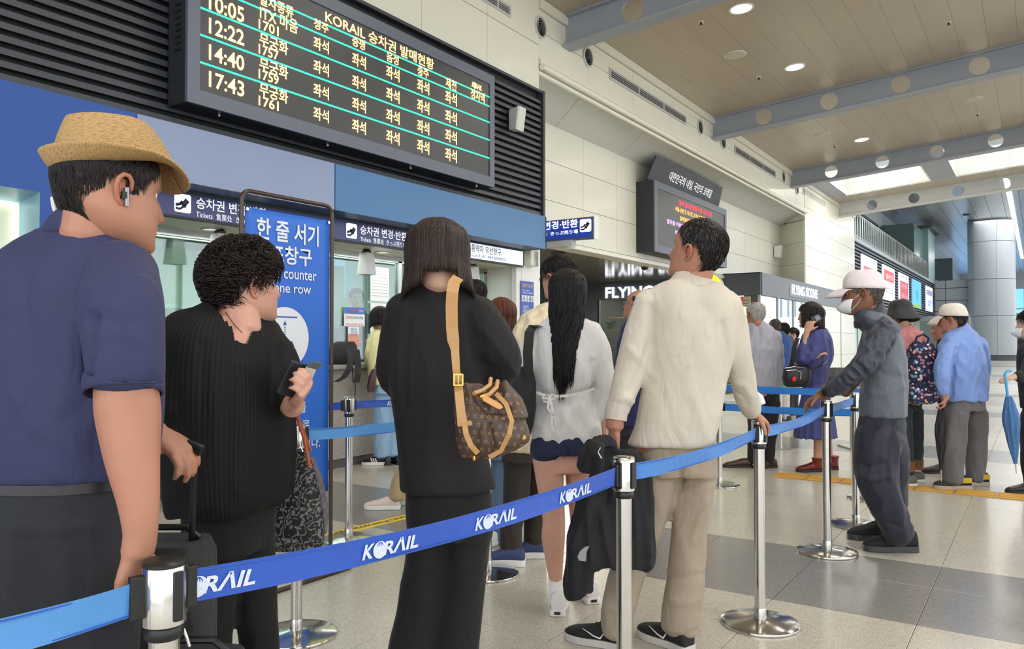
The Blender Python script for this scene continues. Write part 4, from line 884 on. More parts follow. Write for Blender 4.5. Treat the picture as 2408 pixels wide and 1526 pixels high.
make_post('N0', Vector(gnd(-900, .9)), 'steel barrier post outside the left edge of the view')
P = {k: v[0] for k, v in posts.items()}
for a, b in (('P0', 'P1'), ('P1', 'P2'), ('P2', 'P3'), ('P3', 'P4'), ('L1', 'M1'), ('L2', 'L1')): slot(a, P[b]); slot(b, P[a]); 
cc_ = Vector((CAM.x, CAM.y, 0))
for k in ('P0', 'P1', 'P2', 'P3'): 
    d = (cc_-P[k]).normalized(); e = Vector((-d.y, d.x, 0)); slot(k, P[k]+d*.6+e*(-.9 if k == 'P0' else .9) if k != 'P0' else P[k]+d*.75-e*.55*-1)
belt('P0', 'P1', key='royal', sag=.028, label='royal blue belt printed with white logos running from the nearest post', logos=(.08, .36, .62, .86), hw=.0275)
belt('P1', 'P2', key='sky', sag=.022, label='plain sky blue belt behind which the man in cream stands', hw=.026)
belt('P2', 'P3', key='sky', sag=.02, label='sky blue belt between the two posts the men lean on', hw=.026)
belt('P3', 'P4', key='sky', sag=.004, label='short blue belt passing in front of the grey jacket', hw=.026)
belt('N0', 'P0', key='pale', sag=.02, label='pale blue belt at the bottom left corner', hw=.027)
belt('L1', 'M1', key='pale', sag=.008, label='pale belt behind the woman in black', hw=.025, zb=.862)
belt('L2', 'X', pb=gnd(1180, 6.3), key='royal', sag=.012, label='royal blue belt with a logo in front of the jeans', logos=(.26,))
belt('L2', 'X', pb=gnd(560, 4.75), key='royal', sag=.01, label='royal blue belt passing behind the banner')
belt('F1', 'F2', key='sky', sag=.01, label='upper far belt in front of the blue dress', hw=.03)
belt('F1', 'F2', zc_=.69, key='sky', sag=.01, label='lower far belt in front of the blue dress', hw=.03)
# banner stand --------------------------------------------------------------------
YBN = 3.36
bl = hit(565, 900, 1, YBN).x; br = hit(779, 900, 1, YBN).x; ztop = 2.04
bn = empty('banner_stand', ((bl+br)/2, YBN, 0), 'tall blue queueing banner in a thin bronze tube frame', 'banner stand')
m_brz = mat('bronze_tube', (74, 62, 56), .35, metal=.6)
r = .05; pts = [(bl, YBN, .02), (bl, YBN, ztop-r)]
for k in range(1, 6): a = math.pi-k*math.pi/10; pts.append((bl+r+r*math.cos(a), YBN, ztop-r+r*math.sin(a)))
for k in range(0, 6): a = math.pi/2-k*math.pi/10; pts.append((br-r+r*math.cos(a), YBN, ztop-r+r*math.sin(a)))
pts.append((br, YBN, .02)); MB().tube(pts, .0115, 12).build('frame', m_brz, bn, smooth=True)
y0, y1 = YBN-.16, YBN+.3; rr = .04; lp = []
for cx, cy, a0 in ((br+.02-rr, y1-rr, 0), (bl-.02+rr, y1-rr, 90), (bl-.02+rr, y0+rr, 180), (br+.02-rr, y0+rr, 270)):
    for q in range(5): a = math.radians(a0+q*22.5); lp.append((cx+rr*math.cos(a), cy+rr*math.sin(a), .012))
lp.append(lp[0]); MB().tube(lp, .0115, 10).build('foot_loop', m_brz, bn, smooth=True)
zbt, zbb = 1.955, .42; m_txtw = mat('banner_white', (214, 218, 224), .55); m_ban = mat('banner_blue', (30, 98, 194), .5); gx0, gx1 = bl+.02, br-.02
b = MB(); nx, nz = 10, 24; g = []
for i in range(nz+1):
    for j in range(nx+1):
        x = gx0+(gx1-gx0)*j/nx; z = zbt+(zbb-zbt)*i/nz; g.append((x, YBN+.004*math.sin(j*.9+i*.25)*(i/nz), z))
b.add(g, [(i*(nx+1)+j, i*(nx+1)+j+1, (i+1)*(nx+1)+j+1, (i+1)*(nx+1)+j) for i in range(nz) for j in range(nx)])
o = b.build('banner_sheet', m_ban, bn, smooth=True); sl = o.modifiers.new('s', 'SOLIDIFY'); sl.thickness = .002
for x, z in ((gx0+.01, zbt-.01), (gx1-.01, zbt-.01)):
    MB().lathe((x, YBN-.006, z), [(.009, 0), (.009, .003), (.004, .003)], 14, -Y).build('eyelet', m_steelb, bn)
    MB().tube([(x, YBN-.006, z), (x+(.015 if x > (gx0+gx1)/2 else -.015), YBN, z+.03)], .004, 6).build('hook', m_brz, bn)
yb = YBN-.0045
def bt(s, uL, uR, v, h, **k): return txt_y(s, uL, uR, v, h, yb, m_txtw, bn, **k)
bt('한 줄 서기', 603, 749, 546, 50, bold=.02); bt('매표창구', 600, 733, 599, 44, bold=.02)
bt('Ticket counter', 592, 744, 642, 26, bold=.008); bt('at one row', 614, 731, 679, 19, bold=.008)
c = hit(669, 795, 1, yb); d = topx(c)[2]; rr = 62*d/F_*1.18
MB().lathe(c, [(rr, 0), (rr, .002)], 48, -Y).build('disc', m_txtw, bn)
ins = mat('banner_ink', (44, 74, 160), .5)
MB().box(c.x-.5*rr, c.x+.5*rr, yb-.004, yb-.002, c.z+.66*rr, c.z+.7*rr).build('line_mark', ins, bn)
b = MB().prism([(c.x-.07*rr, yb-.004, c.z+.42*rr), (c.x+.07*rr, yb-.004, c.z+.42*rr), (c.x, yb-.004, c.z+.56*rr)], (0, .002, 0))
for q in range(7): b.box(c.x-.02*rr, c.x+.02*rr, yb-.004, yb-.002, c.z+(-.12+q*.075)*rr, c.z+(-.08+q*.075)*rr)
b.build('arrow_mark', ins, bn)
for s_ in (-1, 1):
    sole = [(.09, -.2), (.34, -.24)]; cx = c.x+s_*.23*rr
    top = [(cx+rr*.155*math.cos(a)*(1.0 if math.sin(a) > 0 else .82), yb-.004, c.z-.36*rr+rr*.27*math.sin(a)) for a in [2*math.pi*k/22 for k in range(22)] if math.sin(a) > -.62]
    MB().prism(top, (0, .002, 0)).build('footprint', ins, bn)
    hl = [(cx+rr*.115*math.cos(a), yb-.004, c.z-.68*rr+rr*.2*math.sin(a)) for a in [math.pi+math.pi*k/12 for k in range(13)]]
    MB().prism(hl, (0, .002, 0)).build('footprint', ins, bn)
bt('승차권 구매를', 600, 719, 962, 27, bold=.012); bt('위하여 한줄로', 600, 728, 1005, 26, bold=.012); bt('서주시기 바랍니다.', 590, 752, 1050, 27, bold=.012)
# ---------------------------------------------------------------- people: building tools
FH = Vector((math.cos(PHI), math.sin(PHI), 0))
def cv(a, b, c): return RT*a+Z*b+FH*c          # right, up, away
AL = 0.0
def dirs(face, al=None):                        # face relative to the line of sight: 0 away, 90 right, 180 to the viewer, -90 left
    f = math.radians(face)+(AL if al is None else al); e2 = FH*math.cos(f)+RT*math.sin(f); e1 = RT*math.cos(f)-FH*math.sin(f); return e1, e2
def loft(mb, rings, n=24, ex=2.0):              # rings: (centre, half-width vector, half-depth vector)
    vs = []
    for c, a, b in rings:
        for i in range(n):
            t = 2*math.pi*i/n; ct, st = math.cos(t), math.sin(t)
            x = math.copysign(abs(ct)**(2/ex), ct); y = math.copysign(abs(st)**(2/ex), st); vs.append(c+a*x+b*y)
    k = len(rings); fs = [(j*n+i, j*n+(i+1) % n, (j+1)*n+(i+1) % n, (j+1)*n+i) for j in range(k-1) for i in range(n)]
    fs += [tuple(range(n))[::-1], tuple((k-1)*n+i for i in range(n))]; mb.add(vs, fs)
def dense(seq, m=4):                            # Catmull-Rom resampling of tuples
    out = []; k = len(seq)
    for i in range(k-1):
        p0, p1, p2, p3 = [np.array(seq[max(0, min(k-1, j))], float) for j in (i-1, i, i+1, i+2)]
        for q in range(m):
            t = q/m; out.append(tuple(.5*((2*p1)+(-p0+p2)*t+(2*p0-5*p1+4*p2-p3)*t*t+(-p0+3*p1-3*p2+p3)*t**3)))
    out.append(tuple(seq[-1])); return out
def remesh(mb, vox, smooth=3, fac=.5):
    me = mb.mesh('tmp'); o = bpy.data.objects.new('tmp', me); C.objects.link(o)
    r = o.modifiers.new('r', 'REMESH'); r.mode = 'VOXEL'; r.voxel_size = vox
    if smooth: s = o.modifiers.new('s', 'SMOOTH'); s.iterations = smooth; s.factor = fac
    dg = bpy.context.evaluated_depsgraph_get()
    out = bpy.data.meshes.new_from_object(o.evaluated_get(dg)); bpy.data.objects.remove(o); bpy.data.meshes.remove(me); return out
def gco(me): a = np.empty(len(me.vertices)*3); me.vertices.foreach_get('co', a); return a.reshape(-1, 3)
def gno(me): a = np.empty(len(me.vertices)*3); me.vertices.foreach_get('normal', a); return a.reshape(-1, 3)
def sco(me, a): me.vertices.foreach_set('co', a.ravel()); me.update()
nFW, nRT, nUP, nCAM = (np.array(q) for q in (FW, RT, UP, CAM))
def pix(a):
    q = a-nCAM; d = q@nFW; return W_/2+(q@nRT)/d*F_, H_/2-(q@nUP)/d*F_, d
def fbm(a, sc, seed=0):
    sx, sy, sz = sc; out = np.empty(len(a))
    for i, (x, y, z) in enumerate(a.tolist()): out[i] = mnoise.noise((x*sx+seed, y*sy+seed*2.3, z*sz-seed))
    return out
def seg_dist(u, v, pts):
    best = np.full(len(u), 1e9)
    for (x0, y0), (x1, y1) in zip(pts, pts[1:]):
        dx, dy = x1-x0, y1-y0; l = dx*dx+dy*dy+1e-9; t = np.clip(((u-x0)*dx+(v-y0)*dy)/l, 0, 1)
        best = np.minimum(best, np.hypot(u-x0-t*dx, v-y0-t*dy))
    return best
def folds(me, amp=.006, sc=(9, 9, 3.5), seed=1, creases=(), ridge=True, amp2=0, sc2=(30, 30, 12)):
    a = gco(me); n = gno(me); d = np.zeros(len(a))
    if amp:
        f = fbm(a, sc, seed)
        if ridge: f = .5-np.abs(f)*2.2
        d += amp*f
    if amp2: d += amp2*fbm(a, sc2, seed+7)
    if creases:
        u, v, dp = pix(a); vis = np.clip(-(n@nFW)*3, 0, 1)
        for pts, wd, am in creases: d += am*np.exp(-(seg_dist(u, v, pts)/wd)**2)*vis
    sco(me, a+n*d[:, None])
def setcol(me, cols):
    at = me.color_attributes.new('col', 'FLOAT_COLOR', 'POINT') if 'col' not in me.color_attributes else me.color_attributes['col']
    c = np.ones((len(me.vertices), 4)); c[:, :3] = cols; at.data.foreach_set('color', c.ravel())
# canonical head: chin at z=0, crown at z=1, y forward, x to the person's right
_PR = [(0, .30, .06, .09), (.02, .365, .0, .15), (.05, .395, -.07, .20), (.09, .405, -.13, .235), (.14, .395, -.20, .262), (.20, .40, -.27, .280), (.28, .402, -.34, .297), (.36, .40, -.385, .311),
       (.44, .392, -.415, .322), (.50, .385, -.435, .328), (.56, .40, -.447, .332), (.64, .40, -.447, .335), (.74, .375, -.425, .328), (.82, .325, -.375, .303), (.89, .25, -.30, .255), (.95, .155, -.20, .185), (.985, .07, -.10, .105), (1.0, .0, -.03, .03)]
def _prof(z):
    for p, q in zip(_PR, _PR[1:]):
        if z <= q[0]: t = (z-p[0])/(q[0]-p[0]); return [p[i]+(q[i]-p[i])*t for i in (1, 2, 3)]
    return list(_PR[-1][1:])
def head_geo(nz=64, na=72, fat=0.0, nose=1.0):
    zs = [.5-.5*math.cos(math.pi*(i/(nz-1))**.95) for i in range(nz)]; V = []
    for z in zs:
        f, b, w_ = _prof(z); w_ *= 1+fat*math.exp(-((z-.22)/.2)**2); cy = -.04 if z > .3 else -.04+(.3-z)*.5; ex = 2.25
        for j in range(na):
            t = 2*math.pi*j/na; s, c = math.sin(t), math.cos(t)      # t=0 front
            x = math.copysign(abs(s)**(2/ex), s)*w_; y = cy+(math.copysign(abs(c)**(2/ex), c))*((f-cy) if c > 0 else (cy-b))
            if c > .1:
                g = lambda cx, cz, sx, sz: math.exp(-((abs(x)-cx)/sx)**2-((z-cz)/sz)**2)
                if z > .285: nz_ = max(0, min(1, (.545-z)/.2)) if z > .345 else max(0, (z-.285)/.06)
                else: nz_ = 0
                nz_ = nz_**.8
                y += nose*(.092*nz_*math.exp(-(x/(.044+.014*nz_))**2)+.05*g(.05, .315, .028, .028))
                y -= .045*g(.135, .495, .075, .042); y += .018*g(.13, .575, .1, .03)+.012*g(0, .57, .06, .03)
                y += .030*g(0, .232, .075, .018)+.028*g(0, .19, .065, .018)-.02*g(0, .155, .08, .02)-.012*g(0, .211, .09, .006)+.02*g(0, .075, .09, .035)
                y += .02*g(.19, .36, .08, .06); y += .022*g(.135, .49, .045, .016)
            V.append((x, y, z))
    F = [(i*na+j, i*na+(j+1) % na, (i+1)*na+(j+1) % na, (i+1)*na+j) for i in range(nz-1) for j in range(na)]
    F += [tuple(range(na))[::-1], tuple((nz-1)*na+j for j in range(na))]
    return V, F
HEADV, HEADF = head_geo()
def head_surf(th, z, off=0.0):     # point on the plain skull at azimuth th (0 front, + to the right) and height z, pushed out by off
    f, b, w_ = _prof(min(max(z, 0), 1)); cy = -.04 if z > .3 else -.04+(.3-z)*.5
    s, c = math.sin(th), math.cos(th); ex = 2.25
    x = math.copysign(abs(s)**(2/ex), s)*w_; y = cy+math.copysign(abs(c)**(2/ex), c)*((f-cy) if c > 0 else (cy-b))
    n = Vector((x, y+.03, (z-.55)*.8 if z > .55 else 0))
    n = n.normalized() if n.length > 1e-6 else Z.copy()
    return Vector((x, y, z))+n*off
def ear_geo(mb, M, side):
    # helix tube, inner plate, lobe in head coordinates
    def T(p): return M@Vector(p)
    sc = M.to_scale()[0]; x0 = .318*side; o = side
    hel = [(x0+.0*o, .035, .43), (x0+.025*o, .045, .47), (x0+.045*o, .035, .52), (x0+.062*o, .0, .555), (x0+.072*o, -.045, .555), (x0+.075*o, -.08, .52), (x0+.065*o, -.09, .47), (x0+.05*o, -.08, .42), (x0+.035*o, -.06, .37), (x0+.025*o, -.035, .335), (x0+.012*o, -.005, .325), (x0, .02, .34)]
    mb.tube([T(p) for p in hel], [sc*r for r in (.012, .016, .018, .019, .019, .019, .018, .017, .019, .022, .022, .012)], 8)
    c = [(x0+.008*o, .03, .42), (x0+.03*o, -.0, .53), (x0+.055*o, -.06, .53), (x0+.052*o, -.07, .46), (x0+.03*o, -.05, .38), (x0+.01*o, .0, .34)]
    P = [T(p) for p in c]; nn = (T((1, 0, 0))-T((0, 0, 0))).normalized()*side*.004; mb.prism([p-nn*1.5 for p in P], nn*1.5)
    ant = [(x0+.03*o, -.035, .525), (x0+.042*o, -.055, .49), (x0+.04*o, -.055, .44), (x0+.028*o, -.04, .4), (x0+.02*o, -.01, .375), (x0+.016*o, .015, .39)]
    mb.tube([T(p) for p in ant], sc*.012, 6)
def head_matrix(u, v, D, hpx, yaw, pitch=0, roll=0, ysc=1):
    e1, e2 = dirs(yaw); H = hpx*D/F_
    R = Matrix((e1, e2, Z)).transposed().to_4x4()
    R = R@Matrix.Rotation(math.radians(pitch), 4, 'X')@Matrix.Rotation(math.radians(roll), 4, 'Y')
    c = proj(u, v, D); M = Matrix.Translation(c)@R@Matrix.Scale(H, 4)@Matrix.Scale(ysc, 4, (0, 1, 0))@Matrix.Translation((0, -.01, -.5)); return M, H
def hand_geo(mb, W, d, n, s, curls=(25, 25, 28, 30), L=.18, spread=.1, thumb=.5, thumbcurl=20):
    k = L/.18; d = d.normalized(); n = (n-d*n.dot(d)).normalized(); e = d.cross(n)*s
    loft(mb, [(W-d*.02*k, e*.024*k, n*.019*k), (W+d*.01*k, e*.026*k, n*.017*k), (W+d*.04*k, e*.037*k, n*.016*k), (W+d*.075*k, e*.041*k, n*.014*k), (W+d*.094*k, e*.039*k, n*.010*k)], 16, 2.5)
    for i, (off, ln, rr) in enumerate(((.030, .070, .0087), (.0105, .078, .009), (-.0095, .073, .0086), (-.0285, .058, .0078))):
        p = W+d*(.086-abs(i-1.3)*.004)*k+e*off*k; a = 0; q = [p-d*.03*k, p]; dd = (d+e*(spread*(1.2-i)*.5)).normalized(); cu = curls[i]
        for f, wgt in ((.44, .8), (.31, 1.15), (.25, .9)):
            a += math.radians(cu*wgt); q.append(q[-1]+(dd*math.cos(a)+n*math.sin(a))*ln*f*k)
        mb.tube(q, [rr*k, rr*1.03*k, rr*k, rr*.92*k, rr*.68*k], 9)
    t = W+d*.02*k+e*.022*k; td = (d*.62+e*thumb+n*.3).normalized(); q = [t, t+td*.038*k]
    td = (td+d*.35+n*math.radians(thumbcurl)).normalized(); q.append(q[-1]+td*.031*k); td = (td+n*math.radians(thumbcurl)*.8).normalized(); q.append(q[-1]+td*.026*k)
    mb.tube(q, [.013*k, .0115*k, .0098*k, .0072*k], 9)
def limb(mb, pts, n=16):    # pts: (Vector, radius)
    arr = dense([(p.x, p.y, p.z, r) for p, r in pts], 4)
    P = [Vector(a[:3]) for a in arr]; R = [a[3] for a in arr]
    P = [P[0]-(P[1]-P[0]).normalized()*R[0]*.6]+P+[P[-1]+(P[-1]-P[-2]).normalized()*R[-1]*.35]; R = [R[0]*.55]+R+[R[-1]*.6]
    mb.tube(P, R, n)
m_skin = mat('skin', (200, 150, 125), .48, vcol=True, bump=.12, bscale=180, sss=.08, noise=.035, nscale=14)
SK = dict(tan=(176, 126, 100), ruddy=(176, 124, 100), fair=(208, 168, 146), pink=(206, 156, 136), dark=(136, 92, 70), mid=(190, 142, 116))
m_hair = mat('hair', (30, 26, 24), .5, vcol=True, spec=.3)
m_eye = mat('eye_white', (225, 220, 212), .2); m_iris = mat('iris', (40, 26, 20), .2)
class Person:
    def __init__(s, D, face, label, foot=None, skin='mid', group='people queueing in the hall'):
        global AL
        s.D = D; s.face = face; AL = s.al = math.atan(((foot[0] if foot else 1204)-W_/2)/F_); s.rl = RT*math.cos(s.al)-FH*math.sin(s.al); s.e1, s.e2 = dirs(face); s.skin = np.array(L(SK[skin])); s.k = D/F_
        g = gnd(foot[0], foot[1]); s.root = empty('person', (g.x, g.y, 0), label, 'person', group)
        s.b = MB(); s.heads = []; s.extra = []
    def P(s, u, v, dd=0): return proj(u, v, s.D+dd)
    def ringsof(s, rows, scale=1.0, m=4, face=None):
        out = []; e1, e2 = dirs(s.face if face is None else face)
        for r in dense([tuple(list(q)+[0]*(5-len(q))) for q in rows], m):
            v, uL, uR, ra, dd = r; c = s.P((uL+uR)/2, v, dd); w_ = (uR-uL)/2*(s.D+dd)/F_*math.cos(s.al)
            A = w_/math.sqrt((e1.dot(s.rl))**2+(ra*e2.dot(s.rl))**2)*scale; out.append((c, e1*A, e2*A*ra))
        return out
    def L(s, pts, scale=1.0): return [(s.P(p[0], p[1], p[2]), p[3]*(s.D+p[2])/F_*scale) for p in pts]
    def torso(s, mb, rows, scale=1.0, ex=2.3, face=None): loft(mb, s.ringsof(rows, scale, face=face), 28, ex)
    def skin_torso(s, rows): s.torso(s.b, rows, .79)
    def limb(s, mb, pts, scale=1.0):
        q = s.L(pts, scale)
        if mb is s.b and len(q) > 2 and pts[0][1] < 1060: q = [(p, r*(.72 if i == 0 else .86 if i == 1 else 1)) for i, (p, r) in enumerate(q)]
        limb(mb, q)
    def hips(s, mb, rows):
        r = [list(q) for q in rows]; w_ = r[0][2]-r[0][1]; r[0][1] += w_*.06; r[0][2] -= w_*.06; r[0][3] *= .85; w_ = r[1][2]-r[1][1]; r[1][1] += w_*.012; r[1][2] -= w_*.012; s.torso(mb, [tuple(q) for q in r])
    def hand(s, at, to, palm, side, **k):
        W = s.P(*at); d = s.P(*to)-W; hand_geo(s.b, W, d, cv(*palm), side, **k)
    def head(s, u, v, hpx, yaw, pitch=0, roll=0, neck=None, neckr=.06, dd=0, ysc=1, **k):
        M, H = head_matrix(u, v, s.D+dd, hpx, yaw, pitch, roll, ysc); s.M = M; s.H = H; s.heads.append((M, H, k))
        a = M@Vector((0, -.09, .3)); b_ = s.P(*neck); r = neckr
        limb(s.b, [(M@Vector((0, -.1, .42)), r*.8), (M@Vector((0, -.11, .15)), r*.92), ((a+b_)/2*.35+b_*.65, r), (b_, r*1.2)]); return M
    def finish_body(s, vox=.006, brow=(30, 26, 24), lips=1.0, detail=True, eyes=True, stub=0):
        me = remesh(s.b, vox, 2, .5); me.name = 'body'; a = gco(me); base = s.skin; cols = np.tile(base, (len(a), 1))
        m = np.clip(fbm(a, (14, 14, 14), 3), -1, 1)[:, None]; cols = cols*(1+.10*m*np.array([.4, 1, 1.2]))
        bm = bmesh.new(); bm.from_mesh(me); lay = bm.verts.layers.float_color.new('col')
        bm.verts.ensure_lookup_table()
        for i, v in enumerate(bm.verts): v[lay] = (*cols[i], 1)
        for M, H, k in s.heads:
            hm = MB(); V, F = (HEADV, HEADF) if not k else head_geo(**k); n0 = len(bm.verts); nv = []
            bc = np.array(L(brow))
            for (x, y, z) in V:
                c = base.copy()
                if y > .1:
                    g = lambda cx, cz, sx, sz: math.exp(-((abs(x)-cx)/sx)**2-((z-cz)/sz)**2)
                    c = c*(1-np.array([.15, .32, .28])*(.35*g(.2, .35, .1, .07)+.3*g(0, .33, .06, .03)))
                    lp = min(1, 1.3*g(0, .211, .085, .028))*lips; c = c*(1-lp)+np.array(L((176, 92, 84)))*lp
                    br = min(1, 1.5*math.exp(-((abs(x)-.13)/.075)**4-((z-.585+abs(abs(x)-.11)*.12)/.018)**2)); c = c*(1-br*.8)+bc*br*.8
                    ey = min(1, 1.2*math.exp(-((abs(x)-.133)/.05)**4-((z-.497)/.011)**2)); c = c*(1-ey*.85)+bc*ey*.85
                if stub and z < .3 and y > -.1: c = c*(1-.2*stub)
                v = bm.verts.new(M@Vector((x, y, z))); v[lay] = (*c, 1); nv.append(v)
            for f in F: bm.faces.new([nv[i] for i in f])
            for sd in (-1, 1):
                eb = MB(); ear_geo(eb, M, sd); ev = [bm.verts.new(p) for p in eb.v]
                for v in ev: v[lay] = (*(base*np.array([1.0, .84, .8])), 1)
                for f in eb.f:
                    try: bm.faces.new([ev[i] for i in f])
                    except ValueError: pass
        bmesh.ops.recalc_face_normals(bm, faces=bm.faces); bm.to_mesh(me); bm.free()
        for p in me.polygons: p.use_smooth = True
        s.body = link('body', me, m_skin, s.root)
        if eyes and s.heads:
            M, H, k = s.heads[0]
            for sd in (-1, 1):
                c = M@Vector((.135*sd, .303, .497)); eb = MB(); ax = (M@Vector((.135*sd, 1.3, .5))-c).normalized()
                eb.lathe(c-ax*.0*H, [(.001*H, -.04*H), (.03*H, -.028*H), (.041*H, 0), (.03*H, .028*H), (.012*H, .040*H), (.001*H, .0415*H)], 14, ax); e = eb.build('eye', m_eye, s.root, smooth=True)
                MB().lathe(c+ax*.0385*H, [(.017*H, 0), (.012*H, .004*H), (.001*H, .0052*H)], 12, ax).build('iris', m_iris, e)
        return s.body
    def cloth(s, name, mb, m, vox=.01, smooth=4, cut=None, **k):
        me = remesh(mb, vox, smooth, .5); me.name = name; folds(me, **k)
        if cut:
            a = gco(me); n = gno(me); u, v, dp = pix(a); f = (n@nFW) < .15; ins = np.zeros(len(a), bool); q = len(cut)
            for i in range(q):
                x0, y0 = cut[i]; x1, y1 = cut[(i+1) % q]; c_ = ((y0 > v) != (y1 > v)) & (u < (x1-x0)*(v-y0)/((y1-y0) or 1e-9)+x0); ins ^= c_
            ins &= f; bm = bmesh.new(); bm.from_mesh(me); bm.verts.ensure_lookup_table()
            bmesh.ops.delete(bm, geom=[bm.verts[i] for i in np.nonzero(ins)[0].tolist()], context='VERTS'); bm.to_mesh(me); bm.free()
        for p in me.polygons: p.use_smooth = True
        return link(name, me, m, s.root)
    # hair -------------------------------------------------------------
    def hair_cap(s, hairline, off=.035, col=(30, 26, 24), nois=.01, M=None, nz=40, na=56, top=None, name='hair', rough=0, build=True):
        M = M or s.M; V = []; keep = []
        for i in range(nz):
            z = .02+.98*(.5-.5*math.cos(math.pi*(i/(nz-1))**.9)); z = min(z, 1)
            for j in range(na):
                th = 2*math.pi*j/na; t = th if th <= math.pi else th-2*math.pi; mk = z-hairline(abs(math.degrees(t)))
                if top: mk = min(mk, top(abs(math.degrees(t)), z))
                o = off*min(1, max(0, mk/.06+.15))**.6 if mk > 0 else -.03
                p = head_surf(t, z, o); p += p.normalized()*0; q = mnoise.noise(p*7)*nois*3+mnoise.noise(p*20)*nois
                if mk > 0: p = head_surf(t, z, max(.004, o+q))
                V.append(M@p); keep.append(mk > -.035)
        F = []
        for i in range(nz-1):
            for j in range(na):
                f = (i*na+j, i*na+(j+1) % na, (i+1)*na+(j+1) % na, (i+1)*na+j)
                if all(keep[q] for q in f): F.append(f)
        if keep[(nz-1)*na]: F.append(tuple((nz-1)*na+j for j in range(na)))
        mb = MB(); mb.add(V, F); return mb
    def hair_obj(s, mbs, cols=None, name='hair'):
        """mbs: list of (MB, base colour); one mesh with per-vertex colour"""
        big = MB(); cc = []
        for mb, c in mbs:
            big.add(mb.v, mb.f); c = np.array(c)
            if c.ndim == 1: c = np.tile(c, (len(mb.v), 1))
            cc.append(c)
        me = bpy.data.meshes.new(name); me.from_pydata(big.v, [], big.f); me.update(); setcol(me, np.concatenate(cc))
        for p in me.polygons: p.use_smooth = True
        return link(name, me, m_hair, s.root)
    def short_hair(s, hairline, col=(30, 26, 24), n=700, ln=.16, off=.03, lift=.02, top=None, var=.35, grey=0, seed=1, down=1.0, r=.010, curl=0, build=True):
        rnd = random.Random(seed); base = np.array(L(col)); cap = s.hair_cap(hairline, off*.72, top=top, nois=.006); mb = MB(); cols = []
        k = 0; tries = 0
        while k < n and tries < n*8:
            tries += 1; th = rnd.uniform(-180, 180); z = rnd.uniform(.1, 1)**.7 if rnd.random() < .6 else rnd.uniform(.6, 1.0)
            mk = z-hairline(abs(th)); mk = min(mk, top(abs(th), z)) if top else mk
            if mk < .01: continue
            t = math.radians(th); pts = []; L_ = ln*rnd.uniform(.6, 1.3); swirl = rnd.uniform(-.35, .35); m = 9 if curl else 5
            zz = z; tt = t; ph = rnd.uniform(0, 6.28)
            for q in range(m):
                f = q/(m-1); o = off*(.7+.3*min(1, mk/.1))+lift*f*rnd.uniform(.6, 1.2)
                p = head_surf(tt, max(zz, .02), o)
                if curl: p = p+Vector((math.cos(ph+f*7), math.sin(ph+f*7), math.sin(ph+1+f*7)))*curl*(.4+.6*math.sin(f*3.1))
                pts.append(s.M@p)
                dz = L_/(m-1); rad = max(.12, .40*math.sqrt(max(0, 1-((zz-.55)/.45)**2)) if zz > .55 else .4)
                zz -= dz*(.9 if zz < .85 else .25)*down; tt += swirl*dz/rad+(dz*1.2*(1 if tt > 0 else -1) if zz > .85 else 0)
            rr = r*s.H*rnd.uniform(.6, 1.2); n0 = len(mb.v); mb.tube(pts, [rr*.5]+[rr]*(m-3)+[rr*.7, rr*.12], 4, .5)
            g = rnd.random() < grey; c = (np.array(L((112, 108, 104))) if g else base)*(1+rnd.uniform(-var, var)*1.5); cols += [c]*(len(mb.v)-n0); k += 1
        return s.hair_obj([(cap, base*.8), (mb, np.array(cols))], None)
def HLINE(front=.82, temple=.66, burn=.50, ear=.60, behind=.45, nape=.2, back=.14):
    xs = [0, 35, 60, 78, 96, 118, 140, 180]; ys = [front, front-.03, temple, burn, ear, behind, nape, back]
    return lambda a: float(np.interp(a, xs, ys))
def shoe_geo(root, heel, h, L_=.27, w_=.095, mats=None, label=None, high=.07, sole=.022, name='shoe', lace=None):
    """heel: ground point, h: horizontal toe direction"""
    h = Vector(h).normalized(); sd = Vector((-h.y, h.x, 0)); mu, ms = mats; hl = Vector((heel.x, heel.y, heel.z))
    prof = [(0, .55, .55), (.03, .75, .95), (.12, .78, 1.0), (.28, .72, 1.02), (.42, .80, .92), (.56, .94, .72), (.70, 1.0, .58), (.83, .92, .47), (.93, .68, .36), (1.0, .3, .2)]
    mb = MB(); loft(mb, [(hl+h*L_*t+Z*(sole*.7+high*k/2), sd*w_/2*w, Z*(high*k/2+.004)) for t, w, k in dense(prof, 2)], 18, 2.4)
    o = mb.build(name, mu, root, smooth=True)
    out = [(t, w*1.07) for t, w, k in dense(prof, 2)]; pts = [hl+h*(L_*(t*1.02-.01))+sd*w_/2*w+Z*.001 for t, w in out]+[hl+h*(L_*(t*1.02-.01))-sd*w_/2*w+Z*.001 for t, w in out[::-1]]
    MB().prism(pts, Z*sole).build('sole', ms, o, bevel=.003)
    if lace:
        b = MB()
        for q in range(5):
            c = hl+h*L_*(.42+q*.075)+Z*(sole*.7+high*(.97-q*.12)); b.tube([c-sd*w_*.22-Z*.004, c+Z*.004, c+sd*w_*.22-Z*.004], .0025, 5)
        b.build('laces', lace, o)['kind'] = 'stuff'
    return o
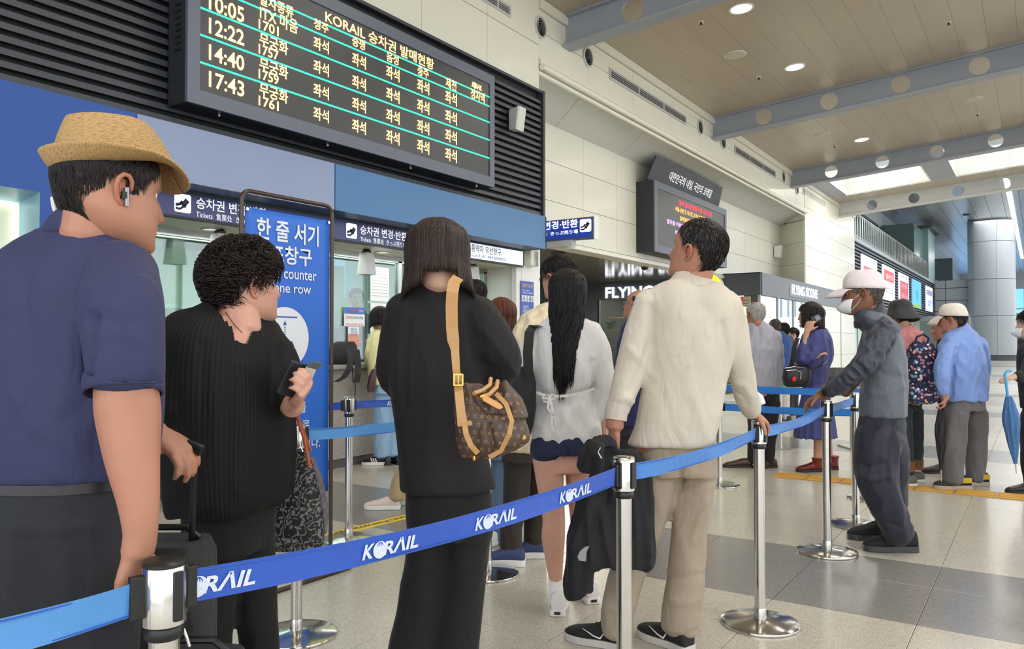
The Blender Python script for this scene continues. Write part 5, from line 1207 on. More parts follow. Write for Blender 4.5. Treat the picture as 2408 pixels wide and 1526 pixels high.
def fabric(name, col, rough=.85, wr=.22, bump=.25, bscale=420, sheen=.25, noise=.04, nscale=25, **k):
    new = name not in MATS; m = mat(name, col, rough, bump=bump, bscale=bscale, sheen=sheen*.4, noise=noise, nscale=nscale, **k)
    if new and wr:      # soft cloth wrinkles on top of the weave
        nt = m.node_tree; b = nt.nodes['Principled BSDF']; g = nt.nodes.new('ShaderNodeNewGeometry'); mp = nt.nodes.new('ShaderNodeMapping'); mp.inputs['Scale'].default_value = (1, 1, .42)
        n = nt.nodes.new('ShaderNodeTexNoise'); n.inputs['Scale'].default_value = 13; n.inputs['Detail'].default_value = 2; n.inputs['Distortion'].default_value = .8
        a = nt.nodes.new('ShaderNodeMath'); a.operation = 'ABSOLUTE'; q = nt.nodes.new('ShaderNodeMath'); q.operation = 'SUBTRACT'; q.inputs[1].default_value = .5
        nt.links.new(g.outputs['Position'], mp.inputs[0]); nt.links.new(mp.outputs[0], n.inputs[0]); nt.links.new(n.outputs[0], q.inputs[0]); nt.links.new(q.outputs[0], a.inputs[0])
        bp = nt.nodes.new('ShaderNodeBump'); bp.inputs['Strength'].default_value = wr; bp.inputs['Distance'].default_value = .06; nt.links.new(a.outputs[0], bp.inputs['Height'])
        if b.inputs['Normal'].links: nt.links.new(b.inputs['Normal'].links[0].from_socket, bp.inputs['Normal'])
        nt.links.new(bp.outputs[0], b.inputs['Normal'])
    return m
# ---------------------------------------------------------------- people: the queue
# --- man in the straw hat
def build_hat_man():
    p = Person(1.5, 38, 'man in a navy polo shirt and straw hat, nearest the viewer, looking right', (170, 1.5), 'ruddy')
    torso = [(535, 95, 285, .75), (556, 70, 312, .68), (580, 20, 340, .60), (615, -45, 362, .56), (660, -85, 372, .56), (740, -110, 378, .60), (840, -110, 384, .66), (950, -112, 388, .72), (1040, -105, 380, .74), (1112, -100, 368, .74)]
    p.skin_torso(torso[1:]+[(1300, -90, 350, .7)])
    # near arm
    arm = [(300, 665, -.08, 48), (296, 780, -.15, 56), (297, 880, -.16, 68), (298, 930, -.16, 72), (303, 985, -.16, 72), (312, 1080, -.17, 61), (326, 1180, -.18, 47), (330, 1262, -.18, 38), (322, 1300, -.18, 38)]
    p.limb(p.b, arm)
    p.hand((322, 1295, -.18), (318, 1400, -.17), (-.9, .1, .4), 1, curls=(28, 32, 34, 36), L=.185)
    far = [(30, 680, .28, 60), (160, 900, .34, 50), (330, 1010, .30, 34), (372, 1018, .28, 30)]
    p.limb(p.b, far); p.hand((368, 1015, .28), (420, 1052, .26), (.1, -1, .1), -1, curls=(38, 34, 34, 34), L=.18)
    M = p.head(261, 446, 296, 73, -5, 0, neck=(215, 612, .0), neckr=.061, ysc=.91, fat=.2); limb(p.b, [(M@Vector((0, -.05, .16)), .055), (M@Vector((0, .12, .10)), .052), (M@Vector((0, .25, .07)), .036)])
    p.finish_body(.005, brow=(46, 38, 34))
    # hair, sideburn
    hl = HLINE(.78, .60, .40, .58, .34, .20, .15)
    p.short_hair(hl, top=lambda a, z: .74-z, col=(34, 29, 28), n=4800, ln=.10, off=.022, lift=.001, var=.3, r=.0055, seed=2, grey=.0)
    # shirt
    mb = MB(); p.torso(mb, torso, 1.0); sl = [(285, 640, -.05, 84), (292, 720, -.13, 88), (294, 830, -.16, 86), (294, 893, -.16, 86)]; p.limb(mb, sl); p.limb(mb, [(40, 660, .2, 85), (110, 800, .3, 80), (160, 890, .34, 72)])
    m_navy_ = fabric('polo_navy', (42, 47, 84), .75, sheen=.15)
    p.cloth('shirt', mb, m_navy_, .0085, 5, amp=.006, sc=(7, 7, 2.5), seed=4, creases=[([(222, 745), (212, 820), (208, 900)], 9, -.012), ([(218, 750), (245, 730), (300, 760)], 10, -.007), ([(240, 690), (270, 655), (330, 645)], 8, -.004),
        ([(205, 690), (170, 800), (150, 940)], 30, .006), ([(330, 660), (350, 760), (352, 870)], 16, .006), ([(225, 790), (280, 780), (330, 800)], 9, .004), ([(60, 760), (150, 900), (230, 1060)], 40, -.006), ([(20, 900), (80, 1000), (240, 1100)], 20, .005)])
    cb = MB(); rings = p.ringsof([(530, 124, 302, .95), (545, 112, 312, .92), (566, 100, 320, .88), (590, 96, 324, .8)], 1.0); loft(cb, [(c, a, b-Z*.026) for c, a, b in rings], 32, 2.2)
    me = p.cloth('collar', cb, m_navy_, .006, 3, amp=0)
    cf = MB(); c = p.P(291, 903, -.16); c2 = p.P(290, 925, -.165); cf.tube([p.P(294, 886, -.16), c, c2], [87*p.k*.9, 87*p.k*.91, 86*p.k*.91], 40, 1, cap=False)
    o = cf.build('sleeve_hem', m_navy_, p.root, smooth=True); s_ = o.modifiers.new('s', 'SOLIDIFY'); s_.thickness = .004
    # trousers and belt
    tb = MB(); p.torso(tb, [(1095, -94, 352, .72), (1140, -96, 352, .74), (1220, -98, 345, .74), (1330, -90, 332, .62), (1430, -84, 326, .5)], 1.0)
    p.limb(tb, [(10, 1300, .03, 98), (15, 1500, .0, 92), (20, 1750, 0, 78), (20, 2180, 0, 66), (20, 2330, 0, 66)]); p.limb(tb, [(235, 1300, .05, 98), (228, 1500, .05, 92), (220, 1750, .05, 78), (215, 2180, .05, 66), (215, 2330, .05, 66)])
    m_tr = fabric('trousers_dark', (28, 31, 38), .8, sheen=.15)
    p.cloth('trousers', tb, m_tr, .012, 3, amp=.006, seed=8, creases=[([(0, 1238), (95, 1250), (215, 1232)], 5, .006), ([(218, 1205), (215, 1380), (214, 1526)], 6, .004)])
    bl_ = MB(); rr = p.ringsof([(1112, -95, 354, .735), (1134, -96, 354, .745)], 1.02, m=1); loft(bl_, rr, 40, 2.3); o = bl_.build('belt', mat('belt_black', (24, 24, 26), .35), p.root, smooth=True)
    for u in (5, 175, 262):
        q = p.P(u, 1124, -.22 if u < 250 else -.2); 
    for fx, nm in ((20, 'l'), (215, 'r')):
        g = gnd(fx, 1.5); shoe_geo(p.root, g-p.e2*.08, p.e2, mats=(m_black, m_black))
    # pocket flap
    # straw hat
    M = p.M@Matrix.Translation((0, 0, .6))@Matrix.Rotation(math.radians(12), 4, 'X')@Matrix.Translation((0, .10, -.615)); hm = MB(); n = 64
    ms = mat('straw', (206, 168, 112), .75); nt = ms.node_tree; b = nt.nodes['Principled BSDF']; tc = nt.nodes.new('ShaderNodeTexCoord')
    def wave(rot, sc):
        mp = nt.nodes.new('ShaderNodeMapping'); mp.inputs['Rotation'].default_value = rot; w_ = nt.nodes.new('ShaderNodeTexWave'); w_.inputs['Scale'].default_value = sc; w_.inputs['Distortion'].default_value = 1.2; w_.inputs['Detail'].default_value = 2
        nt.links.new(tc.outputs['UV'], mp.inputs[0]); nt.links.new(mp.outputs[0], w_.inputs[0]); return w_
    wa, wb_ = wave((0, 0, .35), 15), wave((0, 0, .35+math.pi/2), 15)
    ml = nt.nodes.new('ShaderNodeMath'); ml.operation = 'MULTIPLY'; nt.links.new(wa.outputs['Fac'], ml.inputs[0]); nt.links.new(wb_.outputs['Fac'], ml.inputs[1])
    ns = nt.nodes.new('ShaderNodeTexNoise'); ns.inputs['Scale'].default_value = 9; mpn = nt.nodes.new('ShaderNodeMapping'); mpn.inputs['Rotation'].default_value = (0, 0, .35); mpn.inputs['Scale'].default_value = (1, 7, 1); nt.links.new(tc.outputs['UV'], mpn.inputs[0]); nt.links.new(mpn.outputs[0], ns.inputs[0])
    ad = nt.nodes.new('ShaderNodeMath'); ad.operation = 'MULTIPLY_ADD'; nt.links.new(ns.outputs[0], ad.inputs[0]); ad.inputs[1].default_value = 1.3; nt.links.new(ml.outputs[0], ad.inputs[2])
    rp = nt.nodes.new('ShaderNodeValToRGB'); rp.color_ramp.elements[0].position = .50; rp.color_ramp.elements[0].color = (*L((112, 78, 44)), 1); rp.color_ramp.elements[1].position = .74; rp.color_ramp.elements[1].color = (*L((192, 156, 104)), 1)
    nt.links.new(ad.outputs[0], rp.inputs[0]); nt.links.new(rp.outputs[0], b.inputs['Base Color'])
    bp = nt.nodes.new('ShaderNodeBump'); bp.inputs['Strength'].default_value = .5; bp.inputs['Distance'].default_value = .002; nt.links.new(ml.outputs[0], bp.inputs['Height']); nt.links.new(bp.outputs[0], b.inputs['Normal'])
    def hatmesh(rows, name, parent, thick):
        """rows: (rx, ryf, ryb, z function of angle)"""
        V = []; UV = []
        for i, (rx, ryf, ryb, zf) in enumerate(rows):
            for j in range(n+1):
                t = 2*math.pi*j/n; s_, c_ = math.sin(t), math.cos(t); y = -.03+c_*(ryf if c_ > 0 else ryb); V.append(M@Vector((s_*rx, y, zf(t, c_)))); UV.append((s_*rx*3, y*3, ) if name == 'brim' else (t*1.1, zf(t, c_)*2.4))
        F = [(i*(n+1)+j, i*(n+1)+j+1, (i+1)*(n+1)+j+1, (i+1)*(n+1)+j) for i in range(len(rows)-1) for j in range(n)]
        me = bpy.data.meshes.new(name); me.from_pydata([tuple(v) for v in V], [], F); uv = me.uv_layers.new(); 
        for l in me.loops: uv.data[l.index].uv = UV[l.vertex_index]
        for q in me.polygons: q.use_smooth = True
        o = link(name, me, ms, parent); sd = o.modifiers.new('s', 'SOLIDIFY'); sd.thickness = thick; sd.offset = 0; return o
    hz = .67
    crown = []
    for i in range(14):
        f = i/13; sh = 1-.22*f**1.6
        def zf(t, c_, f=f): return hz+.02+.345*f**.92+(.045*max(0, -c_)*f-.10*max(0, c_)**1.5*f)
        crown.append((.375*sh, .44*sh-.03*f, .52*sh-.03*f, zf))
    for i in range(1, 8):
        f = i/7; sh = .78*(1-f); 
        def zf2(t, c_, f=f): return hz+.365+.045*max(0, -c_)*(1-f)-.10*max(0, c_)**1.5*(1-f)+.035*math.sin(math.pi*min(1, f*1.3))*(1 if f < .77 else .6)-.035*f
        crown.append((.375*sh+.001, .41*sh/.78*.78+.001, .49*sh+.001, zf2))
    h = hatmesh(crown, 'straw_hat', p.root, .003)
    brim = []
    for i in range(9):
        f = i/8
        def zb_(t, c_, f=f): return hz+.03+f*(-.06)+(.20*f**1.4)*max(0, -c_)**1.2+(.10*f**1.5)*abs(math.sin(t))**2-.16*f*max(0, c_)**1.3
        brim.append((.375+.185*f, .44+.11*f, .52+.07*f, zb_))
    hatmesh(brim, 'brim', h, .0035)
    # earphone
    M = p.M; e = M@Vector((.372, -.0, .43)); d2 = (M@Vector((.36, .02, .30))-e).normalized()
    MB().tube([e-d2*.008, e+d2*.026], [.0045, .0038], 10).build('earphone', mat('earphone_silver', (150, 150, 155), .25, metal=.7), p.root, smooth=True)
    MB().tube([e-RT*.004, e-RT*.004+d2*.012], .0075, 10).build('earphone_bud', m_black, p.root, smooth=True)
    MB().tube([p.P(124, 466, .05), p.P(127, 486, .03), p.P(136, 512, .0)], .0045, 8).build('earphone_band', m_white, p.root, smooth=True)
    return p
build_hat_man()
# --- woman with curly hair
def build_curly():
    p = Person(2.2, 118, 'woman with short curly black hair in a black pleated blouse, holding a wallet', (545, 2.2), 'pink')
    torso = [(714, 486, 596, .8), (728, 446, 622, .7), (748, 410, 644, .62), (785, 388, 664, .60), (850, 384, 684, .62), (930, 378, 694, .66), (1030, 380, 696, .7), (1110, 392, 694, .7), (1160, 395, 690, .7), (1188, 398, 678, .7)]
    p.torso(p.b, [(745, 470, 618, .6), (770, 440, 632, .6)]+torso[3:6], .93); p.torso(p.b, torso[5:-1]+[(1200, 450, 630, .7), (1290, 460, 620, .7)], .75); limb(p.b, [(p.P(560, 730, -.03), .058), (p.P(572, 790, -.065), .05)])
    p.limb(p.b, [(626, 840, .2, 16), (662, 895, .03, 20), (684, 955, -.06, 27), (692, 940, -.08, 25)])
    p.hand((694, 948, -.10), (730, 900, -.17), (-1, .15, .25), -1, curls=(40, 46, 50, 54), L=.16)
    p.limb(p.b, [(440, 800, -.08, 34), (424, 960, -.15, 30), (400, 1080, -.05, 30)])
    M = p.head(572, 664, 196, 64, 4, 3, neck=(545, 765, .0), neckr=.056, fat=.12)
    p.finish_body(.0055, brow=(60, 50, 46))
    hl = HLINE(.80, .62, .50, .62, .34, .12, .08); p.short_hair(hl, (40, 30, 27), n=4200, ln=.24, off=.06, lift=.03, var=.7, r=.0055, curl=.034, seed=5, down=.8)
    m_bl = mat('blouse_black', (11, 11, 12), .7, spec=.3); nt = m_bl.node_tree; b = nt.nodes['Principled BSDF']; g = nt.nodes.new('ShaderNodeNewGeometry'); cx = p.root.location
    sb_ = nt.nodes.new('ShaderNodeVectorMath'); sb_.operation = 'SUBTRACT'; sb_.inputs[1].default_value = (cx.x, cx.y, 0); nt.links.new(g.outputs['Position'], sb_.inputs[0]); sx_ = nt.nodes.new('ShaderNodeSeparateXYZ'); nt.links.new(sb_.outputs[0], sx_.inputs[0])
    at_ = nt.nodes.new('ShaderNodeMath'); at_.operation = 'ARCTAN2'; nt.links.new(sx_.outputs[1], at_.inputs[0]); nt.links.new(sx_.outputs[0], at_.inputs[1])
    n_ = nt.nodes.new('ShaderNodeTexNoise'); n_.inputs['Scale'].default_value = 3; nt.links.new(g.outputs['Position'], n_.inputs[0]); m1 = nt.nodes.new('ShaderNodeMath'); m1.operation = 'MULTIPLY_ADD'; m1.inputs[1].default_value = 11; nt.links.new(n_.outputs[0], m1.inputs[0])
    m0 = nt.nodes.new('ShaderNodeMath'); m0.operation = 'MULTIPLY'; m0.inputs[1].default_value = 110; nt.links.new(at_.outputs[0], m0.inputs[0]); nt.links.new(m0.outputs[0], m1.inputs[2]); w_ = nt.nodes.new('ShaderNodeMath'); w_.operation = 'SINE'; nt.links.new(m1.outputs[0], w_.inputs[0])
    bp = nt.nodes.new('ShaderNodeBump'); bp.inputs['Strength'].default_value = .28; bp.inputs['Distance'].default_value = .004; nt.links.new(w_.outputs[0], bp.inputs['Height']); nt.links.new(bp.outputs[0], b.inputs['Normal'])
    mb = MB(); p.torso(mb, torso); p.limb(mb, [(450, 780, -.1, 62), (432, 880, -.16, 60), (420, 980, -.18, 56)]); p.limb(mb, [(610, 790, .12, 55), (650, 860, .02, 52), (672, 925, -.04, 40), (682, 948, -.06, 32)])
    p.cloth('blouse', mb, m_bl, .007, 4, cut=[(488, 690), (500, 712), (522, 738), (548, 768), (552, 790), (562, 803), (580, 806), (583, 788), (598, 770), (604, 752), (606, 742), (600, 690)], amp=.010, sc=(9, 9, 2), seed=12, creases=[([(640, 780), (655, 860), (670, 900)], 14, -.005), ([(480, 820), (470, 1000), (440, 1180)], 22, -.008), ([(560, 860), (570, 1000), (560, 1150)], 22, .008)])
    nk = [p.P(u, v, d) for u, v, d in ((520, 716, -.06), (536, 742, -.10), (552, 765, -.13), (570, 783, -.16))]
    MB().tube(nk, .0014, 5).build('necklace', mat('gold_chain', (214, 190, 150), .25, metal=1), p.root)
    tb = MB(); p.hips(tb, [(1100, 428, 652, .75), (1180, 430, 650, .78), (1290, 432, 648, .75)]); p.limb(tb, [(500, 1270, -.05, 58), (502, 1400, -.05, 52), (500, 1526, -.05, 44), (498, 1780, -.05, 40), (498, 1860, -.05, 40)]); p.limb(tb, [(585, 1270, .05, 60), (598, 1400, .05, 52), (612, 1526, .05, 44), (618, 1740, .05, 40), (620, 1810, .05, 40)])
    p.cloth('trousers', tb, fabric('trousers_black', (14, 14, 15), .85, sheen=.1), .012, 3, amp=.006, seed=3)
    for u, d in ((498, 2.15), (620, 2.25)): shoe_geo(p.root, gnd(u, d)-p.e2*.08, p.e2, L_=.24, w_=.085, mats=(m_black, m_black))
    # wallet and phone in the hand
    t = empty('wallet', p.P(690, 890, -.13), 'folded dark leather wallet held by the curly haired woman', 'wallet')
    a, b_ = p.P(682, 928, -.12), p.P(712, 862, -.12); d = (b_-a).normalized(); s_ = d.cross(FH).normalized(); s_ = s_ if s_.dot(RT) > 0 else -s_; nn = d.cross(s_)
    ml = mat('wallet_leather', (40, 42, 46), .35, bump=.3, bscale=150)
    wd = (s_*.6+FH*.8).normalized(); nn = d.cross(wd).normalized()
    for k in (-1, 1): MB().obox((a+b_)/2+nn*(.006*k)-s_*.01, d, (wd+nn*.12*k).normalized(), nn, .047, .032, .0035).build('cover', ml, t, bevel=.002)
    MB().cyl(a-s_*.02-d*.005, b_-s_*.02+d*.005, .0075, 10).build('spine', ml, t)
    MB().obox((a+b_)/2+s_*.022+d*.012, d, (s_*.5+FH*.8).normalized(), d.cross((s_*.5+FH*.8).normalized()), .034, .018, .002).build('banknote', mat('banknote', (190, 186, 176), .7), t)
    ph = empty('phone', p.P(722, 880, -.11), 'slim grey phone held beside the wallet by the curly haired woman', 'phone')
    MB().obox(p.P(716, 884, -.1), (p.P(740, 862, -.1)-p.P(700, 905, -.1)).normalized(), (s_*.2+FH*.9).normalized(), nn, .05, .032, .004).build('case', mat('phone_grey', (90, 96, 100), .3), ph, bevel=.002)
    return p
build_curly()
# --- woman in black with brown shoulder bag
def build_black():
    p = Person(2.4, -3, 'woman in a loose black top seen from behind, brown bag on her shoulder', (1040, 2.4), 'fair')
    torso = [(650, 990, 1062, .85), (664, 968, 1084, .72), (690, 946, 1118, .6), (725, 926, 1140, .56), (790, 918, 1146, .58), (880, 914, 1140, .62), (980, 928, 1130, .68), (1080, 936, 1150, .72), (1152, 940, 1168, .72)]
    p.skin_torso(torso[1:]+[(1230, 985, 1130, .7)])
    for pts in ([(945, 735, .02, 32), (928, 880, .03, 28), (985, 880, .28, 20), (1020, 845, .36, 17)], [(1125, 740, .02, 32), (1178, 850, .02, 28), (1120, 860, .26, 20), (1075, 840, .36, 17)]): p.limb(p.b, pts)
    p.hand((1020, 850, .36), (1045, 800, .38), (.5, .1, -.5), -1, L=.165); p.hand((1075, 845, .36), (1055, 800, .38), (-.5, .1, -.5), 1, L=.165)
    p.head(1028, 606, 172, -4, -14, 0, neck=(1026, 672, .02), neckr=.054)
    p.finish_body(.007)
    # bob
    rnd = random.Random(3); cap = p.hair_cap(HLINE(.8, .6, .5, .4, .3, .28, .28), .06, nois=.004); mb = MB(); cols = []; base = np.array(L((50, 38, 33))); M = p.M
    for i in range(2100):
        th = math.radians(rnd.choice((1, -1))*(180-abs(rnd.gauss(0, 62)))); z0 = rnd.uniform(.5, 1.0) if rnd.random() < .6 else rnd.uniform(.94, 1.0); pts = []; off = .085+rnd.uniform(0, .03); dr = rnd.uniform(-.25, .25); back = abs(math.degrees(th)) > 150
        end = (.16 if back else -.0-.14*(1-(abs(math.degrees(th))-60)/90))+rnd.uniform(-.05, .04)
        if abs(math.degrees(th)) < 55: continue
        n = 9
        for q in range(n):
            f = q/(n-1); z = z0+(end-z0)*f; t = th+dr*.25*f
            pt = head_surf(t, max(z, .34), off+.03*max(0, (.5-z))*2); pt.z = z; 
            if z < .34: pt.x *= 1+.10*(.34-z)*2; pt.y = pt.y*(1)-.05*(.34-z)
            pts.append(M@pt)
        r = .0026*rnd.uniform(.6, 1.3); n0 = len(mb.v); mb.tube(pts, [r*.8]+[r]*(n-3)+[r*.7, r*.15], 4, .6); cols += [base*(1+rnd.uniform(-.45, .5))]*(len(mb.v)-n0)
    p.hair_obj([(cap, base*.6), (mb, np.array(cols))])
    mb = MB(); p.torso(mb, torso); p.limb(mb, [(955, 722, 0, 46), (938, 800, .02, 46), (932, 890, .04, 44), (975, 905, .24, 36), (1010, 880, .34, 28)]); p.limb(mb, [(1112, 728, 0, 48), (1152, 790, .0, 50), (1180, 848, .02, 47), (1150, 880, .12, 44), (1090, 870, .33, 30)])
    p.cloth('blouse', mb, fabric('top_black', (22, 19, 20), .85, sheen=.1), .009, 5, amp=.007, sc=(8, 8, 2), seed=21, creases=[([(1100, 740), (1120, 840), (1170, 880)], 9, -.008), ([(1075, 700), (1095, 780), (1105, 900)], 12, .006), ([(1140, 780), (1180, 830), (1210, 880)], 8, .006),
        ([(960, 760), (948, 850), (950, 950)], 10, -.008), ([(1000, 800), (1010, 950), (1000, 1120)], 20, .005), ([(1090, 700), (1110, 690), (1150, 730)], 10, .004)])
    cb = MB(); loft(cb, p.ringsof([(645, 992, 1062, .9), (662, 986, 1068, .85)]), 24); p.cloth('neckband', cb, fabric('top_black', (22, 19, 20)), .006, 2, amp=0)
    tb = MB(); p.hips(tb, [(1100, 948, 1150, .75), (1180, 952, 1162, .78), (1260, 956, 1162, .75)])
    p.limb(tb, [(1008, 1230, 0, 54), (998, 1330, 0, 49), (984, 1430, 0, 52), (968, 1526, 0, 57), (958, 1700, 0, 62), (956, 1770, 0, 64)]); p.limb(tb, [(1108, 1230, 0, 54), (1098, 1330, 0, 48), (1086, 1430, 0, 50), (1074, 1526, 0, 54), (1066, 1700, 0, 60), (1064, 1770, 0, 62)])
    p.cloth('trousers', tb, fabric('trousers_knit', (17, 17, 19), .9), .011, 3, amp=.005, seed=31, creases=[([(960, 1330), (1060, 1345), (1155, 1330)], 6, .004), ([(1010, 1250), (1140, 1290)], 8, -.004)])
    for u in (962, 1068): shoe_geo(p.root, gnd(u, 2.36), p.e2, L_=.24, w_=.085, mats=(m_black, m_black))
    return p
build_black()
# --- girl with long hair
def long_hair(p, n, col, zend, off=.06, thmin=60, wave=.02, r=.0022, seed=1, drift=0, spread=.1, var=.5, jit=.12, hang=.0, ztop=(.55, 1.0), fall=None):
    rnd = random.Random(seed); mb = MB(); cols = []; base = np.array(L(col)); M = p.M; H = p.H
    for i in range(n):
        th = math.radians(rnd.choice((1, -1))*rnd.uniform(thmin, 180)); z0 = rnd.uniform(*ztop) if rnd.random() < .6 else rnd.uniform(.94, 1.0); of = off+rnd.uniform(0, .035); ph = rnd.uniform(0, 6.28); k = 16
        ze = zend(abs(math.degrees(th)), th > 0)+rnd.uniform(-jit, jit); pts = []; dr = rnd.uniform(-.12, .12)
        for q in range(k):
            f = q/(k-1); z = z0+(ze-z0)*f
            pt = head_surf(th+dr*f, max(z, .45), of); pt.z = z
            if z < .45:
                g = .45-z; pt.y -= hang*g; pt.x = pt.x*(1+spread*g)+drift*g+wave*math.sin(ph+g*5)*min(1, g*1.5); pt.y += wave*.6*math.cos(ph+g*4)*min(1, g)
            w = M@Vector((pt.x, pt.y, max(pt.z, .45)));
            if z < .45: w = w+Z*((z-.45)*H)-0*Z
            pts.append(w)
        rr = r*rnd.uniform(.6, 1.3); n0 = len(mb.v); mb.tube(pts, [rr*.7]+[rr]*(k-4)+[rr*.85, rr*.5, rr*.12], 4, .6); cols += [base*(1+rnd.uniform(-var, var))]*(len(mb.v)-n0)
    return mb, np.array(cols)
def build_girl():
    p = Person(3.68, 0, 'girl with long black hair in a white tie-back blouse and navy shorts', (1335, 3.68), 'pink')
    torso = [(738, 1308, 1362, .8), (752, 1278, 1386, .65), (775, 1256, 1408, .55), (830, 1248, 1414, .55), (880, 1252, 1408, .58), (925, 1260, 1396, .6), (970, 1254, 1408, .64), (1020, 1250, 1416, .68), (1050, 1262, 1404, .68)]
    p.skin_torso(torso+[(1110, 1255, 1390, .7)])
    p.limb(p.b, [(1395, 800, 0, 16), (1420, 890, .02, 15), (1424, 975, .0, 13), (1420, 1000, -.0, 12)]); p.hand((1420, 998, .0), (1424, 1040, .02), (-1, 0, .2), 1, L=.16)
    p.limb(p.b, [(1262, 800, 0, 16), (1228, 870, .02, 15), (1205, 930, .2, 13), (1215, 945, .3, 12)]); p.hand((1212, 944, .28), (1240, 925, .36), (.5, -.5, .5), -1, L=.16)
    legs = [[(1290, 1070, 0, 40), (1293, 1130, .0, 33), (1302, 1215, .0, 27), (1301, 1265, -.01, 28), (1304, 1320, .0, 21), (1307, 1375, .01, 15), (1308, 1415, .01, 15)],
            [(1365, 1070, .03, 38), (1362, 1130, .05, 32), (1366, 1215, .10, 26), (1370, 1265, .12, 26), (1378, 1330, .14, 19), (1384, 1370, .15, 14), (1386, 1392, .15, 14)]]
    for l in legs: p.limb(p.b, l)
    p.head(1335, 688, 108, 3, -5, 0, neck=(1335, 752, .01), neckr=.048)
    p.finish_body(.008)
    zend = lambda a, right: (-1.35 if a > 120 else (-1.15 if right else -.8)) - (.25 if not right and a > 150 else 0)
    mb, cols = long_hair(p, 1300, (18, 15, 16), zend, off=.05, thmin=55, wave=.07, seed=4, spread=-.28, drift=-.03, hang=.02, r=.0026, jit=.30)
    cap = p.hair_cap(HLINE(.8, .6, .5, .4, .3, .28, .28), .03, nois=.003); p.hair_obj([(cap, np.array(L((16, 13, 14)))), (mb, cols)])
    m_bw = fabric('blouse_white', (212, 210, 207), .8, bump=.5, bscale=60, noise=.03, aniso=(1.5, 1.5, .35))
    mb = MB(); p.torso(mb, torso); p.limb(mb, [(1388, 775, 0, 24), (1414, 840, .01, 27), (1424, 915, .01, 27), (1420, 968, .0, 21), (1421, 985, 0, 15)]); p.limb(mb, [(1272, 775, 0, 24), (1240, 840, .01, 26), (1220, 900, .03, 25), (1210, 930, .16, 20)])
    p.cloth('blouse', mb, m_bw, .0085, 3, amp=.012, sc=(14, 14, 4), seed=9, amp2=.003, sc2=(45, 45, 16), creases=[([(1262, 924), (1330, 932), (1398, 916)], 7, -.014), ([(1300, 940), (1330, 990), (1380, 1040)], 9, .006), ([(1340, 940), (1300, 1000), (1270, 1035)], 8, -.006), ([(1396, 850), (1398, 920), (1405, 990)], 6, -.008)])
    b = MB(); tie = [p.P(1258, 922, -.1), p.P(1290, 932, -.125), p.P(1330, 931, -.13), p.P(1365, 925, -.12), p.P(1398, 914, -.08)]; b.ribbon(tie, Z*.006, -FH, .0015)
    c = p.P(1292, 932, -.135)
    for du, dv, e in ((-18, 8, 0), (-14, 22, 0), (14, 10, 0)): b.ribbon([c, c+RT*(du*.6*p.k)+Z*.008, c+RT*(du*p.k)-Z*(dv*p.k)*.5, c+RT*(du*.2*p.k)-Z*(dv*p.k*.6)], Z*.004, -FH, .001)
    b.ribbon([c, p.P(1300, 965, -.14), p.P(1297, 1000, -.14), p.P(1303, 1015, -.14)], RT*.006, -FH, .001); b.ribbon([c, p.P(1288, 960, -.14), p.P(1308, 985, -.14), p.P(1306, 1000, -.14)], RT*.005, -FH, .001)
    b.build('waist_tie', m_bw, p.root, smooth=True)
    sb = MB(); p.torso(sb, [(1010, 1258, 1408, .66), (1040, 1247, 1408, .7), (1066, 1244, 1402, .72)]); p.limb(sb, [(1290, 1050, 0, 43), (1288, 1078, 0, 41)]); p.limb(sb, [(1365, 1050, .03, 41), (1364, 1076, .04, 39)])
    p.cloth('shorts', sb, fabric('shorts_navy', (28, 36, 66), .85), .009, 3, amp=.004, seed=2, creases=[([(1336, 1055), (1337, 1082)], 3, -.012)])
    m_s = mat('shoe_white', (224, 220, 218), .5); m_so = mat('sole_white', (236, 232, 228), .5); msk = fabric('sock_white', (236, 234, 230))
    for (u, v0, v1, r, dd) in ((1307, 1358, 1412, 17, .01), (1385, 1358, 1392, 16, .15)):
        sk = MB(); sk.tube([p.P(u-1, v0, dd), p.P(u, (v0+v1)/2, dd), p.P(u+1, v1, dd)], [r*p.k*.98, r*p.k, r*p.k*1.1], 18); sk.build('sock', msk, p.root, smooth=True)
    hd = (FH+RT*.12).normalized()
    for u, d, h in ((1311, 3.69, hd), (1388, 3.86, (FH-RT*.25).normalized())):
        g = gnd(u, d); o = shoe_geo(p.root, g-h*.04, h, L_=.245, w_=.088, mats=(m_s, m_so), high=.085, sole=.03, name='sneaker', lace=m_s)
        MB().obox(g-h*.046+Z*.018, Vector((-h.y, h.x, 0)), h, Z, .014, .002, .006).build('heel_mark', m_black, o)
    # tote
    t = empty('tote_bag', p.P(1232, 900, -.1), 'flat black tote bag on the shoulder of the girl in the white blouse', 'bag')
    mt = fabric('tote_black', (20, 20, 24), .8); b = MB()
    b.ribbon([p.P(1268, 768, -.08), p.P(1255, 764, -.02), p.P(1245, 780, -.1), p.P(1241, 830, -.135), p.P(1243, 880, -.135), p.P(1245, 905, -.135)], [RT*.022]*6, -FH, .0015); b.build('strap', mt, t, smooth=True)
    bb = MB(); loft(bb, [(p.P(1234, 862, -.1), RT*.035, FH*.012), (p.P(1230, 900, -.11), RT*.06, FH*.03), (p.P(1222, 960, -.11), RT*.075, FH*.045), (p.P(1216, 1000, -.11), RT*.075, FH*.045), (p.P(1214, 1030, -.11), RT*.06, FH*.03)], 20, 3)
    bb.build('bag_body', mt, t, smooth=True)
    return p
build_girl()
